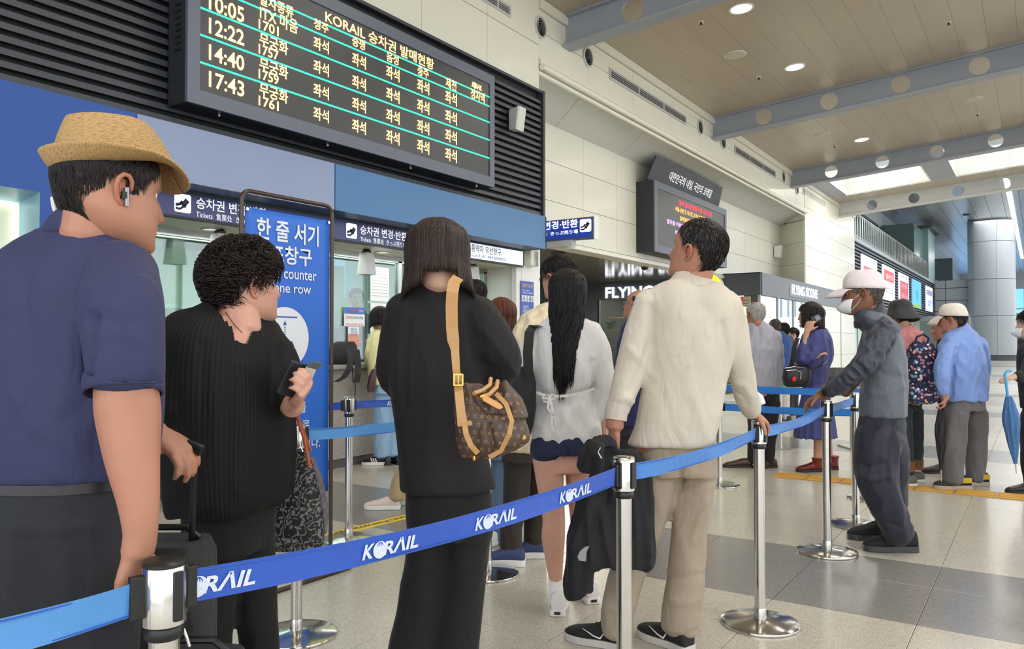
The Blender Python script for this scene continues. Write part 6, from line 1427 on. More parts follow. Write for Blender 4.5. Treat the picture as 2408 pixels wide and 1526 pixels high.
# --- man in cream long-sleeved shirt
def build_cream():
    p = Person(3.25, -8, 'tall older man in a cream long-sleeved polo shirt and beige trousers, hand on a post', (1590, 3.25), 'ruddy')
    torso = [(655, 1578, 1662, .8), (666, 1552, 1690, .72), (684, 1524, 1716, .62), (715, 1508, 1736, .56), (770, 1512, 1736, .56), (840, 1518, 1726, .58), (920, 1508, 1706, .62), (1000, 1492, 1690, .66), (1048, 1474, 1678, .68)]
    p.skin_torso(torso[1:]+[(1110, 1500, 1690, .7)])
    p.limb(p.b, [(1532, 730, .02, 19), (1492, 840, -.02, 25), (1452, 950, -.05, 20), (1447, 985, -.06, 21), (1445, 1005, -.06, 22)]); p.hand((1446, 1000, -.06), (1441, 1062, -.06), (.8, 0, .3), -1, curls=(40, 42, 44, 46), L=.19)
    p.limb(p.b, [(1712, 725, 0, 20), (1732, 840, .12, 24), (1760, 950, .20, 19), (1770, 968, .27, 17)]); p.hand((1768, 966, .27), (1796, 990, .30), (-.4, -.85, .2), -1, curls=(35, 38, 40, 42), L=.185, thumb=.6)
    M = p.head(1640, 588, 148, -62, 14, 0, neck=(1622, 668, .0), neckr=.063)
    p.finish_body(.006, brow=(110, 100, 95))
    hl = HLINE(.90, .74, .52, .60, .36, .20, .16)
    p.short_hair(hl, (30, 27, 27), n=4200, ln=.10, off=.02, lift=.006, var=.4, r=.0055, seed=12, grey=.12)
    m_cr = fabric('polo_cream', (204, 195, 180), .85, bump=.3, noise=.05, nscale=9)
    mb = MB(); p.torso(mb, torso); p.limb(mb, [(1530, 705, 0, 36), (1506, 780, 0, 37), (1485, 860, -.01, 37), (1462, 930, -.04, 32), (1450, 968, -.05, 27)]); p.limb(mb, [(1706, 708, 0, 37), (1724, 780, .03, 36), (1738, 850, .06, 33), (1752, 920, .14, 28), (1767, 966, .25, 23)])
    cr = [([(1530, 720), (1528, 800), (1505, 870), (1480, 920)], 7, -.010), ([(1620, 860), (1628, 930), (1655, 1000), (1668, 1040)], 14, .007), ([(1700, 760), (1712, 830), (1706, 900)], 7, -.010), ([(1590, 700), (1600, 800), (1610, 900)], 30, .005),
          ([(1480, 820), (1510, 850), (1525, 880)], 9, .006), ([(1450, 940), (1470, 935), (1490, 945)], 5, .005), ([(1440, 955), (1465, 952), (1485, 962)], 5, -.005), ([(1730, 900), (1750, 905), (1765, 930)], 7, .006), ([(1725, 920), (1745, 930), (1757, 950)], 5, -.006), ([(1560, 930), (1580, 1000), (1600, 1045)], 14, -.004), ([(1650, 720), (1680, 760), (1695, 850)], 14, -.004)]
    p.cloth('shirt', mb, m_cr, .009, 5, amp=.006, sc=(8, 8, 3), seed=33, creases=cr)
    cb = MB(); loft(cb, p.ringsof([(638, 1588, 1650, .85), (648, 1582, 1662, .85), (662, 1568, 1680, .82), (676, 1552, 1694, .76)]), 32); p.cloth('collar', cb, m_cr, .006, 2, amp=0)
    cf = MB(); cf.tube([p.P(1455, 952, -.05), p.P(1449, 970, -.055), p.P(1447, 988, -.06)], [29*p.k, 27*p.k, 26*p.k], 28); cf.build('cuff', m_cr, p.root, smooth=True)
    cf = MB(); cf.tube([p.P(1757, 950, .20), p.P(1768, 968, .26)], [22*p.k, 21*p.k], 24); cf.build('cuff', m_cr, p.root, smooth=True)
    tb = MB(); p.hips(tb, [(1025, 1486, 1682, .68), (1070, 1496, 1688, .7), (1115, 1500, 1690, .72)])
    p.limb(tb, [(1546, 1110, 0, 48), (1530, 1200, 0, 44), (1498, 1290, -.0, 40), (1466, 1380, 0, 41), (1452, 1450, 0, 38), (1455, 1488, 0, 36)]); p.limb(tb, [(1640, 1110, 0, 52), (1628, 1200, .0, 47), (1618, 1290, 0, 42), (1612, 1370, 0, 43), (1602, 1440, 0, 46), (1598, 1480, 0, 44)])
    p.cloth('trousers', tb, fabric('trousers_beige', (160, 146, 128), .8, noise=.05, nscale=12), .010, 4, amp=.008, sc=(9, 9, 3.5), seed=41, creases=[([(1598, 1085), (1602, 1130), (1590, 1160)], 5, -.016), ([(1600, 1150), (1640, 1142), (1680, 1132)], 4, -.008), ([(1660, 1180), (1640, 1230), (1628, 1270)], 9, .007), ([(1570, 1350), (1600, 1360), (1650, 1350)], 7, -.006), ([(1565, 1400), (1600, 1420), (1640, 1410)], 10, .006), ([(1560, 1485), (1600, 1500), (1640, 1482)], 6, -.008), ([(1420, 1420), (1460, 1440), (1490, 1420)], 9, .006)])
    mk = mat('sneaker_black', (24, 24, 26), .7)
    for u, d, h in ((1462, 3.27, (-RT*.85+FH*.5).normalized()), (1610, 3.24, (-RT*.6+FH*.8).normalized())):
        g = gnd(u, d); o = shoe_geo(p.root, g-h*.02, h, L_=.28, w_=.1, mats=(mk, mat('sole_grey', (200, 196, 190), .5)), high=.075, sole=.03, name='sneaker', lace=mk)
        sd = Vector((h.y, -h.x, 0)); sd = sd if sd.dot(FH) < 0 else -sd; c = g+h*.11+sd*.049+Z*.05
        MB().tube([c-h*.045+Z*.016, c-h*.03-Z*.006, c+Z*.0, c+h*.05+Z*.022], [.002, .004, .003, .001], 6).build('side_mark', m_white, o)
    # jacket carried
    j = MB(); jr = [(1062, 1425, 1492, .5), (1085, 1395, 1520, .45), (1140, 1385, 1532, .35), (1220, 1350, 1530, .32), (1300, 1328, 1530, .3), (1335, 1340, 1528, .28)]
    q = Person.__new__(Person); q.__dict__.update(p.__dict__); q.D = 3.06; q.k = q.D/F_
    loft(j, [(q.P((a+b)/2, v, 0), RT*((b-a)/2*q.k), FH*((b-a)/2*q.k*r*.7)) for v, a, b, r in [tuple(x) for x in dense(jr, 3)]], 40, 2.4)
    q.limb(j, [(1480, 1085, .1, 38), (1500, 1180, .05, 34), (1512, 1300, .02, 26), (1512, 1330, .0, 22)]); q.limb(j, [(1392, 1180, .02, 38), (1368, 1290, 0, 34), (1360, 1380, .02, 32), (1362, 1396, .02, 30)]); q.limb(j, [(1440, 1050, .0, 20), (1405, 1055, -.05, 28), (1392, 1100, -.04, 34)])
    me = remesh(j, .009, 3); me.name = 'jacket'; folds(me, amp=.020, sc=(16, 16, 3), seed=7, creases=[([(1440, 1060), (1420, 1180), (1380, 1300)], 9, -.014), ([(1470, 1080), (1480, 1200), (1470, 1320)], 10, -.014), ([(1410, 1080), (1380, 1180), (1345, 1290)], 9, .012), ([(1500, 1100), (1515, 1200), (1522, 1300)], 8, .01)])
    for f in me.polygons: f.use_smooth = True
    c = q.P(1430, 1200, 0); t = empty('jacket', c, 'black jacket with a small silver mark, hanging from the hand of the man in cream', 'jacket')
    link('cloth', me, fabric('jacket_black', (16, 17, 22), .75, sheen=.1), t)
    pts = [(1358, 1310), (1364, 1296), (1376, 1286), (1386, 1284), (1380, 1296), (1378, 1320), (1362, 1318)]
    MB().prism([q.P(u, v, -.105) for u, v in pts], FH*.002).build('printed_mark', mat('reflective', (150, 152, 156), .5), t)
    MB().tube([q.P(1412, 1052, -.12), q.P(1406, 1064, -.12), q.P(1414, 1078, -.12)], .003, 6).build('zip_pull', m_steelb, t)
    # white paper cup in the right hand
    t = empty('paper_cup', p.P(1783, 935, .31), 'crumpled white paper bag held over the post by the man in cream', 'paper bag')
    pc = MB(); loft(pc, [(p.P(1772, 958, .33), RT*.02, FH*.02), (p.P(1784, 948, .33), RT*.032, FH*.03), (p.P(1780, 930, .33), RT*.028, FH*.026), (p.P(1768, 918, .33), RT*.018, FH*.01)], 9, 2); pc.build('paper', mat('paper_white', (226, 226, 222), .7), t)
    return p
build_cream()
# --- man with white cap and mask leaning on a post
def cap_hat(p, m, name='cap', rz=.60, bill=.33, M=None, back=.0, drop=0.0):
    M = M or p.M; n = 40; V = []; rows = 12
    for i in range(rows):
        f = i/(rows-1); a = f*math.pi/2*.995; sh = math.cos(a)**.56
        for j in range(n):
            t = 2*math.pi*j/n; s_, c_ = math.sin(t), math.cos(t); z = rz+(.43)*math.sin(a)**.95+(.05*c_ if f < .3 else .05*c_*(1-f))
            y = -.02+c_*(.435 if c_ > 0 else .452)*sh; x = s_*.358*sh; V.append(M@Vector((x, y, z)))
    F = [(i*n+j, i*n+(j+1) % n, (i+1)*n+(j+1) % n, (i+1)*n+j) for i in range(rows-1) for j in range(n)]+[tuple((rows-1)*n+j for j in range(n))]
    me = bpy.data.meshes.new(name); me.from_pydata([tuple(v) for v in V], [], F); me.update()
    for q in me.polygons: q.use_smooth = True
    o = link(name, me, m, p.root); sd = o.modifiers.new('s', 'SOLIDIFY'); sd.thickness = .004
    V = []; k = 17
    for i in range(6):
        f = i/5
        for j in range(k):
            t = (j/(k-1)-.5)*2*1.15; x = math.sin(t)*(.345-.05*f); y = .02+math.cos(t)*.41+f*bill*(math.cos(t*.95)**.7 if abs(t) < 1.5 else 0); V.append(M@Vector((x, y, rz+.055-.0*f-.22*(x/.36)**2*.35*(1-f*.3)-.42*f*f*bill-drop*f)))
    F = [(i*k+j, i*k+j+1, (i+1)*k+j+1, (i+1)*k+j) for i in range(5) for j in range(k-1)]
    me = bpy.data.meshes.new('bill'); me.from_pydata([tuple(v) for v in V], [], F); me.update()
    for q in me.polygons: q.use_smooth = True
    b = link('bill', me, m, o); sd = b.modifiers.new('s', 'SOLIDIFY'); sd.thickness = .005
    MB().lathe(M@Vector((0, -.02, rz+.425)), [(.011, 0), (.008, .004), (.001, .006)], 10, (M.to_3x3()@Z)).build('button', m, o)
    return o
def mask_geo(p, m, M=None):
    M = M or p.M; mb = MB(); V = []; rows, k = 9, 15
    for i in range(rows):
        z = .36-.33*i/(rows-1); bulge = math.sin(math.pi*i/(rows-1))*.10
        for j in range(k):
            t = (j/(k-1)-.5)*2*1.05; q = head_surf(t, max(z, .02), .02+bulge*math.cos(t)**2+.09*math.exp(-(t/.5)**2)*math.sin(math.pi*(i+.5)/rows)); V.append(M@q)
    F = [(i*k+j, i*k+j+1, (i+1)*k+j+1, (i+1)*k+j) for i in range(rows-1) for j in range(k-1)]
    me = bpy.data.meshes.new('face_mask'); me.from_pydata([tuple(v) for v in V], [], F); me.update()
    for q in me.polygons: q.use_smooth = True
    o = link('face_mask', me, m, p.root); sd = o.modifiers.new('s', 'SOLIDIFY'); sd.thickness = .003
    b = MB()
    for sd_ in (-1, 1):
        for z, ze in ((.33, .50), (.10, .36)): b.tube([M@head_surf(sd_*1.02, z, .02), M@head_surf(sd_*1.3, (z+ze)/2, .02), M@Vector((.335*sd_, .01, ze))], .0016, 5)
    b.build('ear_loop', m, o); return o
def build_grey_jacket():
    p = Person(4.75, -84, 'man in a grey jacket, white cap and face mask leaning on a barrier post', (2085, 4.75), 'dark')
    torso = [(728, 2018, 2066, .8), (740, 2012, 2082, .7), (756, 2020, 2104, .66), (785, 2028, 2120, .64), (830, 2028, 2130, .66), (880, 2024, 2135, .70), (940, 2020, 2136, .72), (978, 2020, 2134, .74)]
    p.skin_torso(torso+[(1030, 2015, 2126, .74)])
    p.limb(p.b, [(2082, 790, -.19, 20), (2030, 860, -.24, 17), (1962, 912, -.14, 14), (1940, 924, -.06, 14), (1930, 930, -.03, 14)]); p.hand((1940, 926, -.04), (1892, 948, .02), (-.2, -1, 0), 1, curls=(28, 30, 32, 34), L=.20, spread=.2, thumb=.7)
    p.limb(p.b, [(2060, 790, .19, 18), (2030, 870, .22, 15), (1985, 925, .15, 12)])
    M = p.head(2029, 688, 102, -86, -4, 0, neck=(2052, 745, .0), neckr=.055)
    p.finish_body(.007, brow=(60, 50, 46), stub=.6)
    p.short_hair(HLINE(.8, .60, .46, .60, .36, .24, .2), top=lambda a, z: .64-z, col=(74, 66, 60), n=1400, ln=.09, off=.012, lift=.004, var=.5, r=.006, seed=3, grey=.45)
    mc = fabric('cap_pale', (226, 214, 216), .8); cap_hat(p, mc, rz=.585, bill=.42); mask_geo(p, mat('mask_white', (226, 228, 230), .7))
    mg = fabric('jacket_grey', (92, 98, 108), .6, sheen=.3); md = fabric('jacket_dark', (56, 60, 74), .55, sheen=.3)
    mb = MB(); p.torso(mb, torso); p.limb(mb, [(2060, 785, .16, 30), (2030, 870, .2, 24)])
    p.cloth('jacket', mb, mg, .009, 4, amp=.007, sc=(10, 10, 4), seed=5, creases=[([(2040, 850), (2080, 880), (2125, 890)], 8, -.006), ([(2030, 920), (2080, 930), (2120, 910)], 8, .006), ([(2052, 840), (2035, 900), (2030, 950)], 7, -.010)])
    mb = MB(); p.limb(mb, [(2080, 778, -.12, 31), (2064, 810, -.20, 30), (2036, 852, -.25, 26), (2005, 882, -.22, 23), (1975, 904, -.16, 19), (1952, 918, -.10, 17)]); p.cloth('sleeve', mb, md, .008, 3, amp=.014, sc=(22, 22, 14), seed=15, creases=[([(2010, 850), (2030, 870), (2045, 890)], 5, -.010), ([(2060, 760), (2050, 800), (2060, 840)], 7, -.008), ([(1975, 890), (1985, 910)], 4, -.008)])
    mb = MB(); loft(mb, p.ringsof([(722, 2014, 2060, .9), (732, 2008, 2068, .85), (748, 2008, 2090, .78), (762, 2016, 2112, .72), (776, 2024, 2118, .68), (790, 2040, 2112, .5)], 1.04), 28); p.limb(mb, [(2060, 775, -.08, 30), (2088, 772, -.12, 30)]); p.cloth('yoke', mb, md, .008, 3, amp=0)
    mb = MB(); loft(mb, [(p.P(2046, 722, 0), RT*.070+Z*.045, FH*.070), (p.P(2044, 745, 0), RT*.088+Z*.035, FH*.088), (p.P(2044, 772, 0), RT*.085, FH*.08)], 24); p.cloth('collar', mb, fabric('collar_dark', (44, 46, 58), .6), .007, 2, amp=.004)
    mb = MB(); mb.tube([p.P(1958, 912, -.12), p.P(1948, 920, -.09)], [18*p.k, 17*p.k], 20); mb.build('cuff', md, p.root, smooth=True)
    tb = MB(); p.hips(tb, [(962, 2022, 2130, .74), (1000, 2014, 2132, .76), (1040, 2010, 2128, .74)])
    p.limb(tb, [(2070, 1025, -.08, 55), (2060, 1090, -.10, 50), (2070, 1150, -.1, 44), (2098, 1215, -.08, 37), (2118, 1262, -.06, 33)]); p.limb(tb, [(2080, 1025, .1, 50), (2096, 1100, .14, 40), (2098, 1180, .16, 33), (2092, 1240, .18, 30)])
    p.cloth('trousers', tb, fabric('trousers_ink', (40, 40, 54), .75), .010, 4, amp=.010, sc=(10, 10, 4), seed=51, creases=[([(2010, 1080), (2040, 1100), (2085, 1090)], 7, -.009), ([(2015, 1110), (2050, 1130), (2090, 1120)], 7, .009), ([(2100, 1000), (2090, 1060), (2085, 1130)], 7, -.01), ([(2085, 1230), (2120, 1240), (2140, 1225)], 6, -.007)])
    ms = mat('shoe_black', (30, 30, 33), .8); so = mat('sole_black', (58, 60, 64), .35)
    h = -RT*.995+FH*.08
    for u, d in ((2150, 4.78), (2106, 5.06)): g = gnd(u, d); shoe_geo(p.root, g, h, L_=.31, w_=.105, mats=(ms, so), high=.10, sole=.035, name='sneaker', lace=ms)
    MB().tube([p.P(1944, 912, -.11), p.P(1950, 926, -.11)], 15.5*p.k, 16).build('wrist_band', m_black, p.root, smooth=True)
    return p
build_grey_jacket()
# ---------------------------------------------------------------- people farther off
def simple(label, foot, D, face, torso, mcol, hair=None, head=None, arms=(), legs=(), hips=None, lcol=(40, 40, 46), skin='mid', shoes=None, sleeve=1.0, vox=.012, hk=None, grp='people queueing in the hall', sc=(16, 16, 6), rough=.8, amp=.008, seed=1, bare=None, headk={}):
    p = Person(D, face, label, foot, skin, grp); p.skin_torso(torso[1:]+([hips[-1]] if hips else []))
    for a in arms: p.limb(p.b, [(u, v, d, r*.72) for u, v, d, r in a['pts']]); 
    for a in arms:
        if 'hand' in a: at, to, pal, sd = a['hand']; p.limb(p.b, [(*a['pts'][-1][:3], a['pts'][-1][3]*.72), (*at, a['pts'][-1][3]*.68)]); p.hand(at, to, pal, sd, L=a.get('L', .175), curls=a.get('curls', (25, 28, 30, 32)))
    for l in (bare or legs): p.limb(p.b, [(u, v, d, r*(1 if bare else .7)) for u, v, d, r in l])
    u, v, h, yaw, pitch, neck, nr = head; p.head(u, v, h, yaw, pitch, 0, neck=neck, neckr=nr, **headk); p.finish_body(max(vox*.8, .007))
    if hair: hair(p)
    m = mcol if not isinstance(mcol, tuple) else fabric('cloth_%d_%d_%d' % mcol, mcol, rough); mb = MB(); p.torso(mb, torso)
    for a in arms: p.limb(mb, a['pts'])
    p.shirt = p.cloth('shirt', mb, m, vox, 3, amp=amp, sc=sc, seed=seed)
    if hips:
        tb = MB(); p.hips(tb, hips)
        for l in legs: p.limb(tb, l)
        p.cloth('trousers', tb, fabric('leg_%d_%d_%d' % lcol, lcol, .85), vox, 3, amp=.008, sc=(14, 14, 5), seed=seed+5)
    if shoes is None and legs: shoes = [(gnd(l[-1][0]+l[-1][3]*.6, D+l[-1][2])-p.e2*.05, p.e2, (m_black, m_black), dict(L_=.26, name='shoe')) for l in legs]
    if shoes:
        for (g, h, mats_, kw) in shoes: shoe_geo(p.root, g, h, mats=mats_, **kw)
    return p
BLK = (30, 26, 26)
def sh(col=BLK, n=700, ln=.12, off=.03, grey=0, hl=None, top=None, r=.009, **k): return lambda p: p.short_hair(hl or HLINE(.8, .62, .5, .6, .36, .18, .14), col, n=n, ln=ln, off=off, grey=grey, top=top, r=r, lift=.012, **k)
def bob(col, n=420, ze=-.05, off=.06, thmin=50, spread=.1, r=.004, wave=.02, hl=None):
    def f(p):
        mb, c = long_hair(p, n, col, lambda a, rt: ze, off=off, thmin=thmin, wave=wave, r=r, spread=spread, jit=.06, seed=n); cap = p.hair_cap(hl or HLINE(.76, .6, .45, .35, .3, .28, .28), off*.7, nois=.004); p.hair_obj([(cap, np.array(L(col))*.9), (mb, c)])
    return f
mB = mat('leather_brown', (74, 42, 32), .35); mS = mat('sole_dark', (40, 34, 30), .5); LFT = -RT
# man with glasses behind the girl, cream shirt
cream2 = fabric('shirt_cream', (222, 208, 176), .6, bump=.3)
p = simple('young man in a cream shirt and dark cargo trousers, behind the long-haired girl', (1240, 4.5), 4.5, -50,
    [(712, 1282, 1345, .8), (728, 1255, 1362, .7), (750, 1226, 1376, .6), (800, 1206, 1380, .6), (880, 1200, 1372, .62), (980, 1196, 1350, .66), (1060, 1188, 1310, .7)], cream2,
    hair=sh((26, 24, 26), 1500, .18, .045, r=.008), head=(1312, 652, 98, -48, -6, (1310, 720, .0), .055),
    arms=[dict(pts=[(1245, 760, -.05, 26), (1216, 830, -.08, 26), (1204, 900, -.05, 24), (1225, 930, .1, 18)])], hips=[(1040, 1184, 1312, .7), (1080, 1180, 1300, .72)],
    legs=[[(1215, 1070, 0, 34), (1214, 1170, -.0, 30), (1200, 1240, 0, 27), (1203, 1300, 0, 26)], [(1265, 1070, .12, 34), (1262, 1200, .14, 29), (1258, 1290, .16, 26)]], lcol=(54, 46, 42), vox=.009, sc=(16, 16, 9), amp=.014, skin='mid', seed=6,
    shoes=[(gnd(1234, 4.48), (LFT*.97+FH*.1), (mat('sneaker_navy', (58, 70, 110), .8), m_white), dict(L_=.28, name='sneaker', sole=.035)), (gnd(1285, 4.65), LFT, (mat('sneaker_navy', (58, 70, 110), .8), m_white), dict(L_=.28, name='sneaker', sole=.035))])
def glasses(p, m=m_black):
    b = MB(); M = p.M
    for s in (-1, 1):
        c = [M@Vector((s*.135+.075*math.cos(t), .425, .49+.06*math.sin(t))) for t in [2*math.pi*k/14 for k in range(15)]]; b.tube(c, .0016, 5); b.tube([M@Vector((s*.21, .42, .5)), M@Vector((s*.34, .25, .52)), M@Vector((s*.345, .0, .51))], .0018, 5)
    b.tube([M@Vector((-.06, .43, .5)), M@Vector((.06, .43, .5))], .0016, 5); b.build('glasses', m, p.root)
glasses(p)
# woman with brown hair and jeans
simple('woman with straight reddish brown hair and jeans, half hidden by the woman in black', (1172, 4.95), 4.95, -20,
    [(782, 1160, 1190, .8), (796, 1138, 1208, .65), (830, 1126, 1218, .6), (920, 1130, 1212, .62), (1000, 1132, 1212, .68), (1060, 1128, 1214, .7)], (70, 70, 84), hair=bob((92, 52, 36), 620, -.15, .05, 40, .02, .003), head=(1178, 744, 86, -10, 0, (1175, 792, 0), .048),
    arms=[dict(pts=[(1206, 830, 0, 19), (1214, 900, .02, 18), (1205, 960, .1, 15)]), dict(pts=[(1140, 830, 0, 19), (1132, 900, .02, 18), (1140, 960, .1, 15)])], hips=[(1040, 1130, 1212, .7), (1080, 1130, 1212, .72)],
    legs=[[(1150, 1080, 0, 23), (1152, 1200, 0, 20), (1150, 1275, 0, 19)], [(1190, 1080, 0, 23), (1182, 1200, 0, 20), (1176, 1275, 0, 19)]], lcol=(96, 122, 146), vox=.01, skin='fair',
    shoes=[(gnd(1165, 4.9), LFT*.8+FH*.6, (m_white, m_white), dict(L_=.24, name='sneaker')), (gnd(1192, 4.95), LFT*.8+FH*.6, (m_white, m_white), dict(L_=.24, name='sneaker'))])
# man with glasses looking up
p = simple('bald man with thin glasses and a navy jacket, looking up, beside the cream shirt', (1500, 6.0), 6.0, -62,
    [(752, 1480, 1524, .8), (766, 1464, 1546, .66), (800, 1454, 1562, .62), (860, 1448, 1566, .62), (940, 1446, 1560, .66), (1000, 1450, 1556, .68)], (36, 40, 80), hair=sh((40, 36, 36), 300, .08, .015, hl=HLINE(.95, .9, .6, .62, .5, .4, .35), top=lambda a, z: .78-z if a < 150 else 1), head=(1500, 718, 74, -66, 16, (1500, 762, 0), .055),
    arms=[dict(pts=[(1480, 800, -.12, 20), (1462, 880, -.16, 19), (1452, 950, -.1, 15)])], hips=[(985, 1452, 1552, .7), (1020, 1454, 1550, .7)], legs=[[(1478, 1020, 0, 26), (1478, 1110, 0, 21), (1478, 1175, 0, 18)], [(1526, 1020, .05, 26), (1526, 1110, .05, 21), (1526, 1175, .05, 18)]], lcol=(50, 50, 56), skin='tan', vox=.012,
    shoes=[(gnd(1490, 6), LFT, (m_black, mS), {}), (gnd(1530, 6.1), LFT, (m_black, mS), {})]); glasses(p, m_steelb)
# grey haired man
p = simple('grey haired balding man in a light grey shirt and black trousers, seen from behind', (1795, 7.9), 7.9, -12,
    [(754, 1764, 1796, .8), (763, 1758, 1808, .7), (776, 1751, 1822, .62), (810, 1747, 1834, .6), (860, 1750, 1838, .62), (905, 1752, 1838, .66), (925, 1754, 1838, .68)], (172, 172, 182),
    hair=sh((188, 186, 182), 900, .12, .03, hl=HLINE(.95, .85, .6, .62, .36, .18, .14), top=lambda a, z: (.93-z) if a > 90 else (.80-z), r=.009), head=(1776, 738, 56, -34, -4, (1778, 768, 0), .056),
    arms=[dict(pts=[(1760, 785, 0, 12), (1752, 830, -.05, 12), (1752, 868, .0, 9)], hand=((1752, 880, .02), (1754, 905, .05), (1, 0, .2), 1)), dict(pts=[(1824, 785, 0, 12), (1834, 840, .02, 11), (1830, 890, .1, 8)])],
    hips=[(905, 1760, 1834, .7), (940, 1760, 1834, .7)], legs=[[(1778, 945, 0, 20), (1775, 1020, 0, 16), (1772, 1085, 0, 14)], [(1816, 945, 0, 19), (1812, 1020, 0, 16), (1806, 1088, 0, 13)]], lcol=(28, 26, 30), skin='ruddy', seed=22, amp=.012,
    shoes=[(gnd(1766, 7.95), LFT, (mB, mS), dict(L_=.29, name='shoe')), (gnd(1822, 7.95), LFT*.8-FH*.3, (mB, mS), dict(L_=.27, name='shoe'))])
# small group beyond him
simple('man in a dark blue jacket beyond the grey haired man', (1838, 12.5), 12.5, -20, [(778, 1822, 1838, .8), (786, 1812, 1850, .65), (810, 1808, 1862, .6), (860, 1812, 1862, .65), (884, 1814, 1860, .68)], (44, 72, 128), hair=sh((70, 62, 58), 200, .1, .03, r=.014), head=(1822, 768, 35, -25, 0, (1827, 786, 0), .055), arms=[dict(pts=[(1852, 800, 0, 8), (1860, 840, 0, 8), (1858, 876, 0, 6)])], hips=[(880, 1816, 1858, .7), (895, 1816, 1858, .7)], legs=[[(1826, 895, 0, 10), (1826, 986, 0, 8)], [(1848, 895, 0, 10), (1848, 986, 0, 8)]], lcol=(200, 196, 190), vox=.02, skin='tan')
simple('woman with bushy dark hair beyond the man in the dark blue jacket', (1850, 13.5), 13.5, -60, [(788, 1842, 1858, .8), (796, 1836, 1866, .65), (820, 1834, 1868, .6), (870, 1834, 1868, .65)], (60, 56, 72), hair=sh((26, 22, 24), 260, .2, .08, r=.018, curl=.02), head=(1842, 776, 31, -30, 0, (1848, 796, 0), .05), hips=[(865, 1836, 1866, .7), (880, 1836, 1866, .7)], legs=[[(1845, 880, 0, 8), (1845, 974, 0, 7)], [(1858, 880, 0, 8), (1858, 974, 0, 7)]], vox=.02)
simple('woman in a pink checked shirt at the far side of the small group', (1866, 14), 14, -110, [(798, 1860, 1872, .8), (806, 1854, 1878, .65), (830, 1852, 1880, .6), (870, 1854, 1878, .65)], (150, 96, 120), hair=sh((34, 26, 26), 240, .25, .06, r=.018), head=(1864, 786, 30, -100, 0, (1866, 806, 0), .05), hips=[(865, 1856, 1878, .7), (880, 1856, 1878, .7)], legs=[[(1862, 880, 0, 7), (1862, 968, 0, 6)], [(1872, 880, 0, 7), (1872, 968, 0, 6)]], vox=.02, skin='fair')
